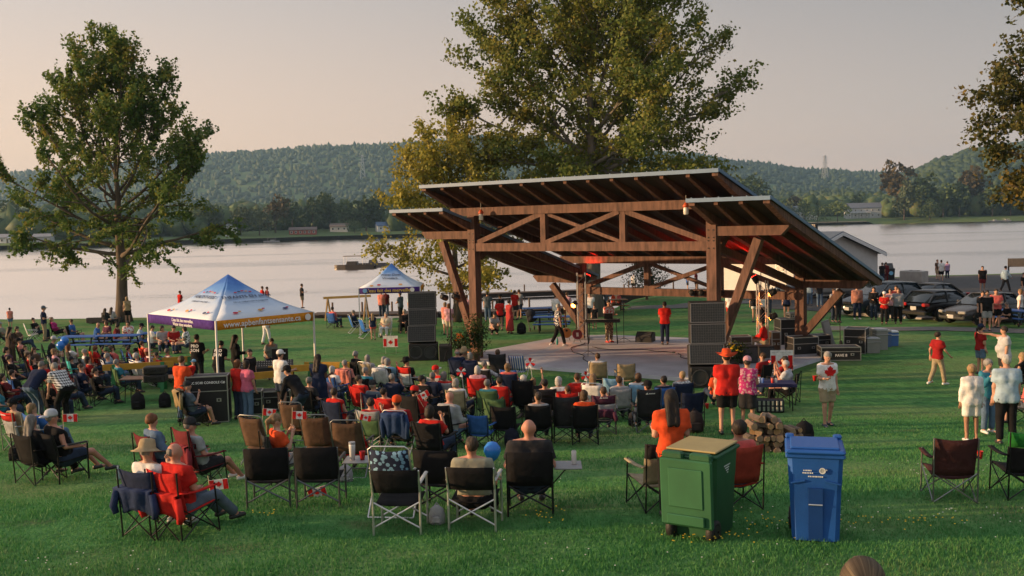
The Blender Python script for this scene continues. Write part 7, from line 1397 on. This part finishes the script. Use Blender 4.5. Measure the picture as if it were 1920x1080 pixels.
# people at the water's edge and on the docks
for p, lab, kw in (((-14.71, 69.5, -0.5), 'lone man in a dark shirt standing at the end of the dock', dict(top=T('char'), bottom=('shorts', 'khaki'), face=70, arms=('hold', 'down'))), ((-17.35, 69, -0.58), 'person in red on the shore behind the canopy', dict(top=T('red'), face=60)), ((-17.02, 69, -0.62), 'dark haired person on the shore behind the canopy', dict(top=T('coral'), face=60)), ((-22.74, 68, -0.69), 'person in red behind the left of the canopy', dict(top=T('red'), face=40))):
    x, y, z = p; person((x, y), lab, 'stand', kw.pop('face'), tall=1.74, z=max(z, ground(x, y)) if z < 0 else ground(x, y), **dict(dict(bottom=('shorts', 'char')), **kw))
standing((-23.38, 60.26), 'woman with a blue bag beside the maple trunk', -30, tall=1.7, top=('tank', 'tan'), bottom=('shorts', 'black'), hair=('bob', 'blond'), fem=1)
for p, lab, c in (((-24.39, 59.42), 'left of two long haired women sitting on the shore timber', 'char'), ((-24.35, 60.27), 'right of two long haired women sitting on the shore timber', 'ltgrey')): person(p, lab, 'sit', 5, tall=1.66, top=('long', c), bottom=('pants', 'char'), hair=('long', 'mid'), fem=1, lean=4, arms=('lap', 'lap'), seat=-.1)
for p, lab, c, f in (((10.6, 86.4), 'person in white on the dock left of the boathouse', 'white', 20), ((12.2, 86.7), 'person in dark top on the dock left of the boathouse', 'char', 40), ((15.4, 87.2), 'child in blue on the dock', 'blue', 90), ((16.2, 87.4), 'person in dark red on the dock', 'maroon', -60)): person(p, lab, 'stand', f, tall=1.68 if 'child' not in lab else 1.4, z=-1.17, top=T(c), bottom=('shorts', 'char'))
# lettering on clothes
def print_on(t, J, txt, size, front, dz=0, m=None, bold=.004):
    tm = text_mesh(txt, size, .001, bold) if isinstance(txt, str) else txt; s = 1 if front else -1; c = J['chest']+J['fw']*s*.138+J['sp']*dz; o = link('lettering' if isinstance(txt, str) else 'emblem', tm, m or WTXT, t); d = Vector((-s, 0, 0)); up = Vector(J['sp']); n = Vector(J['fw'])*s
    o.matrix_local = Matrix(((d.x, up.x, n.x, c[0]), (d.y, up.y, n.y, c[1]), (d.z, up.z, n.z, c[2]), (0, 0, 0, 1)))

leaf_m = MB().prism([(a*.3, b*.3) for a, b in LEAF], (0, 0, 0), (1, 0, 0), (0, 1, 0), (0, 0, .002)).mesh('emblem')
print_on(mapleman, mapleJ, leaf_m, 0, True, -.02, FRED)
for t, J in ((pro1, pro1J), (pro2, pro2J)): print_on(t, J, 'PRO', .14, False, .07); print_on(t, J, 'SON', .14, False, -.07)
oval = MB().lathe([(.115, 0), (.115, .003)], 20, sy=.34).mesh('emblem'); ring = MB().lathe([(.125, 0), (.125, .002)], 20, sy=.36).mesh('emblem')
print_on(sage, sageJ, ring, 0, False, .02, mat((.3, .34, .12), .7, 0)); print_on(sage, sageJ, oval, 0, False, .02, mat((.05, .06, .04), .7, 0))
# strands of the near person's hair
st = MB()
for k in range(90):
    a = 2*math.pi*k/90; pts = []
    for u in np.linspace(0, 1, 7):
        th = .25+1.25*(1-u); x = math.sin(a)*math.sin(th)*.103*(1-.75*u**3); z = math.cos(a)*math.sin(th)*.114*(1-.75*u**3)+.03*(1-u)-.005; y = math.cos(th)*-.122-.016-.01*math.sin(math.pi*u)
        pts.append((x, y, z))
    if pts[0][2] > -.07: st.tube([tuple(nearJ['head']+nearJ['M']@np.array(p)) for p in pts], [.005, .0065, .007, .007, .0065, .006, .004], 4)
st.build('hair_strands', fabric_leaf(((.035, .024, .016), (.10, .075, .05), (.22, .17, .115)), 0), near, True)
def chair_mark(lab, w=.2, z=.86):
    t = CH[lab]; b = MB(); y = -.245-(z-.36)*.24-.05
    b.prism([(-.09, 0), (-.03, 0), (-.06, .045)], (0, y, z), (1, 0, 0), (0, -.2, 1), (0, -.004, 0)); x = -.02
    while x < .1: L = rnd.uniform(.012, .022); b.prism([(x, .004), (x+L, .004), (x+L, .026), (x, .026)], (0, y, z), (1, 0, 0), (0, -.2, 1), (0, -.004, 0)); x += L+.007
    b.build('printed_mark', mat((.7, .7, .7), .7, 0), t)
chair_mark('purple and grey camp chair with a bag hung on it'); chair_mark('dark grey camp chair under the black cap', z=.92); chair_mark('red and grey camp chair at the left edge'); chair_mark('bright blue camp chair with white mark', z=.8)

# ---------------------------------------------------------------- boathouse, docks and cars
SID = mat((.58, .58, .58), .7, .06, 2); RFB = mat((.10, .13, .17), .6, .12, 3); WTR = mat((.72, .73, .74), .5, .04)
C0 = Vector((20.3, 71.6)); gd = Vector((math.cos(R(38)), math.sin(R(38)))); ld_ = Vector((-gd.y, gd.x)); GW, LL = 10.8, 7.5; zb = -.6; ez, pz = 2.1, 3.75
bt = thing('boathouse', 'white clapboard boathouse with a dark gabled roof', 'building', (C0.x, C0.y, zb), R(38)); ez -= zb; pz -= zb    # local x along the gable end, local y along the long wall
MB().prism([(0, 0), (GW, 0), (GW, ez), (GW/2, pz-.12), (0, ez)], (0, 0, 0), (1, 0, 0), (0, 0, 1), (0, LL, 0)).build('wall', SID, bt)
for k in range(14):
    z = .2+.21*k
    if z < ez: MB().box((-.012, LL/2, z), (.02, LL, .012)).build('board', SID, bt); MB().box((GW/2, -.012, z), (GW, .02, .012)).build('board', SID, bt)
for s in (0, 1):
    x0, x1 = (-.45, GW/2) if s == 0 else (GW/2, GW+.45); z0 = ez-.45*(pz-ez)/(GW/2)
    za, zc = (z0, pz) if s == 0 else (pz, z0)
    r = MB().sheet([[(x0, -.5, za), (x1, -.5, zc)], [(x0, LL+.5, za), (x1, LL+.5, zc)]], (0, 0, .14)).build('roof', RFB, bt)
    MB().bar((x0, -.53, za-.06), (x1, -.53, zc-.06), .05, .24).build('barge_board', WTR, r)
MB().box((-.03, 1.1, 1.7), (.06, .9, 1.3)).build('window_frame', WTR, bt); w = MB().box((-.05, 1.1, 1.7), (.06, .74, 1.14)).build('window', mat((.05, .06, .07), .12, 0, spec=.8), bt); MB().box((-.085, 1.1, 1.7), (.02, .74, .05)).build('glazing_bar', WTR, w)
MB().box((-.04, 3.4, 1.05), (.06, 1.0, 2.1)).build('door', mat((.6, .6, .58), .6, .05), bt); MB().box((5.4, 2, pz+.3), (.35, .35, .8)).build('chimney', DKM, bt)
DOCK = mat((.12, .085, .065), .85, .3, 3, .4, 20)
def dock(a, b, w, z, label, thick=.35, posts=4, name='dock'):
    a, b = Vector(a), Vector(b); L = (b-a).length; t = thing(name, label, 'dock', (a.x, a.y, z), math.atan2(b.y-a.y, b.x-a.x)); MB().box((L/2, 0, -thick/2-.04), (L, w*.94, thick)).build('float', mat((.025, .022, .02), .8, .2), t)
    n = max(6, min(44, int(L/.5)))
    pm = MB().box((0, 0, 0), (L/n-.03, w, .05)).mesh('plank')
    for i in range(n): link('plank', pm, DOCK, t, (L*(i+.5)/n, 0, 0))
    for i in range(posts): MB().tube([(L*(i+.5)/posts, w*.55, -1.5), (L*(i+.5)/posts, w*.55, .7)], .07, 7).build('post', DOCK, t)
dock((-14.2, 70.5), (-5.5, 69.5), 2.2, -1.0, 'dark wooden dock behind the small tent', 1.0); dock((-5.2, 70), (5.5, 72.5), 2.0, -1.1, 'dark wooden dock behind the stage', .9)
dock((-4, 99), (14, 102), 1.6, -1.85, 'long floating breakwater out in the bay', .4, 5); dock((9, 86), (18, 88), 2.2, -1.2, 'dock with standing people left of the boathouse', .8, 4)
t = thing('timber_rail', 'yellow timber rail on trestles by the water', 'rail', at((-9.96, 59.46)), R(-2)); MB().bar((-1.35, 0, 1.35), (1.5, 0, 1.42), .12, .14).build('rail', mat((.4, .25, .08), .7, .2), t)
for s in (-1.1, 1.2):
    for q in (-.35, .35): MB().bar((s+q*.3, q, 0), (s, 0, 1.32), .08, .08).build('leg', mat((.3, .19, .08), .7, .2), t)
t = thing('shore_timber', 'dark squared timber lying along the left shore', 'timber', at((-25.32, 61.52)), R(-2)); MB().box((0, 0, .2), (2.2, .3, .32), bev=.03).build('beam', mat((.03, .03, .034), .7, .2), t)
for s in (-.8, .8): MB().box((s, 0, .03), (.2, .4, .08)).build('block', mat((.05, .045, .04), .8, .2), t)
CB = mat((.36, .34, .32), .85, .15, 2, .3, 20)
for p, lab, d in (((32.56, 81.06), 'large concrete block at the edge of the car park', (1.3, 1.3, .95)), ((32.82, 80.21), 'second concrete block right of the large one', (1.0, 1.2, .95))):
    t = thing('concrete_block', lab, 'block', at(p), R(38)); MB().box((0, 0, d[2]/2), d, bev=.05).build('block', CB, t); MB().box((0, 0, d[2]+.015), (.3, .1, .05)).build('lifting_eye', DKM, t)
t = thing('waste_bin', 'dark waste bin with its lid up and a round blue sticker', 'bin', at((32.06, 84.31)), R(-10)); MB().box((0, 0, .5), (.65, .65, 1.0), taper=1.12, bev=0).build('body', plastic((.02, .025, .028)), t); MB().box((0, .5, 1.15), (.75, .7, .05), rx=R(40)).build('lid', plastic((.02, .022, .025)), t); MB().lathe([(.17, 0), (.17, .01)], 18, (.05, -.38, .6), rx=R(90)).build('sticker', mat((.2, .5, .75), .5, 0), t)
t = thing('notice_board', 'brown notice board on posts at the right edge by the lake', 'sign', at((41.82, 81.71)), R(-12))
for s in (-.9, .9): MB().box((s, 0, .85), (.1, .1, 1.7)).build('post', mat((.06, .045, .035), .8, .2), t)
MB().box((0, -.06, 1.35), (1.8, .05, .7)).build('panel', mat((.14, .12, .1), .7, .2), t)
def wheel(t, x, y, r, rim):
    w = MB().lathe([(r*.62, -.1), (r*.96, -.1), (r, -.06), (r, .06), (r*.96, .1), (r*.62, .1)], 24, (x, y, r), ry=R(90)).build('wheel', mat((.015, .015, .016), .8, .1), t, True); s = 1 if x > 0 else -1
    MB().lathe([(r*.64, -.06*1), (r*.64, .085)], 20, (x, y, r), ry=R(90)).build('rim', mat((.06, .06, .065), .5, .1), w); sp = MB()
    for k in range(5): a = k*2*math.pi/5; sp.bar((x+s*.1, y, r), (x+s*.095, y+math.cos(a)*r*.62, r+math.sin(a)*r*.62), .04, r*.22, (1, 0, 0))
    sp.lathe([(r*.65, .0), (r*.65, .02), (r*.56, .02), (r*.56, 0)], 20, (x+s*.09, y, r), ry=R(90)); sp.build('spokes', metal(rim, .3), w)
def car(pos, label, rz, paint, kind='hatch', L=4.3, W_=1.8, H_=1.48, plate=None, rear=True, dz=.06):
    """nose along +Y"""
    t = thing('parked_car', label, 'car', at(pos, dz), rz, 'cars parked by the water'); P = mat(paint, .22, .04, 2, spec=.7); GL = mat((.018, .026, .034), .06, 0, spec=1.0); w = W_/2; h = L/2
    hb = H_*.65
    st = {'hatch': [(-h, .42, .30, hb*.78), (-h+.08, .26, .24, hb*.98), (-h*.55, .2, .2, hb*1.02), (0, .2, .2, hb), (h*.42, .2, .2, hb*.98), (h*.75, .22, .22, hb*.86), (h*.94, .3, .26, hb*.72), (h, .4, .36, hb*.56)],
          'sedan': [(-h, .42, .34, hb*.85), (-h+.08, .26, .26, hb*.99), (-h*.6, .2, .2, hb*1.02), (0, .2, .2, hb), (h*.4, .2, .2, hb*.96), (h*.75, .22, .22, hb*.86), (h*.94, .3, .26, hb*.74), (h, .4, .36, hb*.6)]}['sedan' if kind == 'sedan' else 'hatch']
    g = []
    for y, z0, _, z1 in st:
        e = 1-.22*max(0, (abs(y)-h*.55)/(h*.45))**2; ww = w*e; g.append([(-ww*.9, y, z0), (-ww, y, z0+.12), (-ww, y, z1-.2), (-ww*.95, y, z1-.06), (-ww*.8, y, z1), (0, y, z1+.03), (ww*.8, y, z1), (ww*.95, y, z1-.06), (ww, y, z1-.2), (ww, y, z0+.12), (ww*.9, y, z0)])
    b = MB().sheet(g); n = 11; b.f += [tuple(range(n)), tuple(range((len(st)-1)*n, len(st)*n))[::-1]]; bo = b.build('body', P, t, True); bo.modifiers.new('round', 'SUBSURF').render_levels = 1
    y0, y1, y2, y3 = {'hatch': (-h*.96, -h*.7, h*.06, h*.42), 'suv': (-h*.96, -h*.76, h*.06, h*.4), 'sedan': (-h*.72, -h*.38, h*.1, h*.46)}[kind]
    zb_ = hb-.03; rw = w*.76
    gl = [[(-w*.9, y, zb_), (-x, y+dy, z), (x, y+dy, z), (w*.9, y, zb_)] for y, dy, x, z in ((y0, .02, w*.86, zb_+.02), (y1*.5+y0*.5, 0, (rw+w*.86)/2, (zb_+H_)/2), (y1, 0, rw, H_-.05), (y2, 0, rw, H_-.03), (y2*.5+y3*.5, 0, (rw+w*.86)/2, (zb_+H_)/2+.02), (y3, 0, w*.86, zb_+.02))]
    MB().sheet(gl).build('glass', GL, t, True)
    rf = [[(-rw*1.02, y, z), (-rw*.8, y, z+.035), (0, y, z+.05), (rw*.8, y, z+.035), (rw*1.02, y, z)] for y, z in ((y1-.06, H_-.06), (y1*.6+y2*.4, H_-.01), (y2+.05, H_-.05))]
    MB().sheet(rf, (0, 0, -.03)).build('roof', P, t, True)
    for s in (-1, 1):
        for a, c in (((y0, zb_, w*.9), (y1, H_-.04, rw)), ((y3, zb_, w*.9), (y2, H_-.04, rw)), (((y1+y2)/2, zb_, w*.915), ((y1+y2)/2, H_-.03, rw*1.01))): MB().bar((s*(a[2]+.005), a[0], a[1]), (s*(c[2]+.005), c[0], c[1]), .05, .09 if a[0] in (y0, y3) else .06, (s, 0, 0)).build('pillar', P, t)
        m_ = MB().box((s*(w+.07), y3-.25, hb+.08), (.16, .1, .13), bev=.03).build('mirror', P, t)
        MB().box((s*w*.7, h-.06, hb*.66), (.36, .14, .13), rz=s*-.35, bev=.03).build('headlight', mat((.34, .33, .3), .15, 0, spec=.8), t)
        MB().box((s*w*.72, -h+.04, hb*.86), (.38, .1, .16), rz=s*.25, bev=.03).build('tail_light', mat((.4, .015, .015), .2, 0, spec=.7), t)
        for z in (.55,): MB().box((s*(w+.003), -.1, hb*.78), (.015, .18, .025)).build('door_handle', P, t); MB().box((s*(w+.001), h*.08, hb*.55), (.006, .012, hb*.6)).build('door_gap', BLK, t)
        for y in (-h*.62, h*.62):
            MB().lathe([(.375, -.02), (.375, .012)], 22, (s*(w-.01), y, .33), ry=R(90)).build('wheel_arch', BLK, t); wheel(t, s*(w-.1), y, .325, (.5, .5, .52))
    MB().box((0, -h+.0, .42), (W_*.86, .12, .22), bev=.04).build('rear_bumper', P, t); MB().box((0, h-.08, .38), (W_*.86, .16, .22), bev=.05).build('front_bumper', P, t); MB().box((0, h-.03, hb*.64), (.6, .08, .14), bev=.02).build('front_grille', mat((.04, .04, .042), .3, .1, metal=.5), t)
    pl = MB().box((0, h+.005, .40), (.34, .02, .17)).build('front_plate', mat((.42, .42, .42), .5, 0), t); pr = MB().box((0, -h-.065, .66 if kind != 'sedan' else .5), (.34, .02, .17)).build('rear_plate', mat((.42, .42, .42), .5, 0), t)
    return t
car((21.86, 50.35), 'black hatchback seen from behind in the car park', R(-62), (.006, .006, .008), 'hatch', 4.25)
car((22.89, 47.85), 'dark grey sedan facing left at the path', R(112), (.055, .056, .06), 'sedan', 4.6, 1.8, 1.42)
car((20.25, 54.51), 'dark blue-grey sport utility car nearest the stage roof', R(112), (.02, .03, .04), 'suv', 4.7, 1.9, 1.72)
car((23.53, 56.01), 'dark sedan between the sport utility car and the hatchback', R(114), (.02, .022, .026), 'sedan', 4.6, 1.82, 1.5)
car((19.81, 67.33), 'dark car half hidden behind the right back post', R(110), (.03, .033, .037), 'suv', 4.4, 1.8, 1.55)
# boat on a trailer
tp = (21.66, 64.02); t = thing('trailered_boat', 'white boat with blue cover on a trailer', 'boat', at(tp, .05), R(14)); L = 5.2
MB().sheet([[(x, -y*1.0, 1.35), (x, -y*.85, .75), (x, 0, .5+.25*max(0, x/2.6)**2), (x, y*.85, .75), (x, y, 1.35)] for x, y in ((-2.6, .95), (-1, 1.0), (1, .95), (2, .6), (2.6, .06))]).build('hull', mat((.66, .68, .7), .3, .05), t, True)
MB().sheet([[(x, -y, 1.36), (x, -y*.4, 1.36+z), (x, y*.4, 1.36+z), (x, y, 1.36)] for x, y, z in ((-2.6, .96, .25), (-.6, 1.0, .75), (.8, .95, .6), (2, .6, .15), (2.55, .1, .05))]).build('cover', cloth((.03, .1, .4)), t, True)
MB().bar((-2.2, 0, .45), (3.6, 0, .42), .1, .1).build('trailer_beam', ALU, t)
for s in (-1, 1): MB().lathe([(.2, -.08), (.3, -.08), (.3, .08), (.2, .08)], 18, (-.6, s*.95, .3), rx=R(90)).build('trailer_wheel', BLK, t)
t = thing('kerb_log', 'pale kerb along the car park edge', 'kerb', at((19.0, 54.3)), R(-60)); MB().box((0, 0, .08), (3.4, .3, .22), bev=.04).build('kerb', CB, t); MB().box((3.45, -.0, .07), (3.4, .28, .2), bev=.04).build('kerb', CB, t)

# ---------------------------------------------------------------- evening haze over the lake
hz = MB().box((0, 2000, 130), (5600, 4700, 290)).build('haze', None); tag(hz, 'thin evening haze over the lake', None, kind='stuff')
hm = bpy.data.materials.new('haze'); hm.use_nodes = True; hn = hm.node_tree; hn.nodes.remove(hn.nodes['Principled BSDF'])
pv = hn.nodes.new('ShaderNodeVolumePrincipled'); pv.inputs['Color'].default_value = (.4, .68, 1, 1); pv.inputs['Density'].default_value = .000122; pv.inputs['Anisotropy'].default_value = .2
hn.links.new(pv.outputs[0], hn.nodes['Material Output'].inputs['Volume']); hz.data.materials.append(hm)
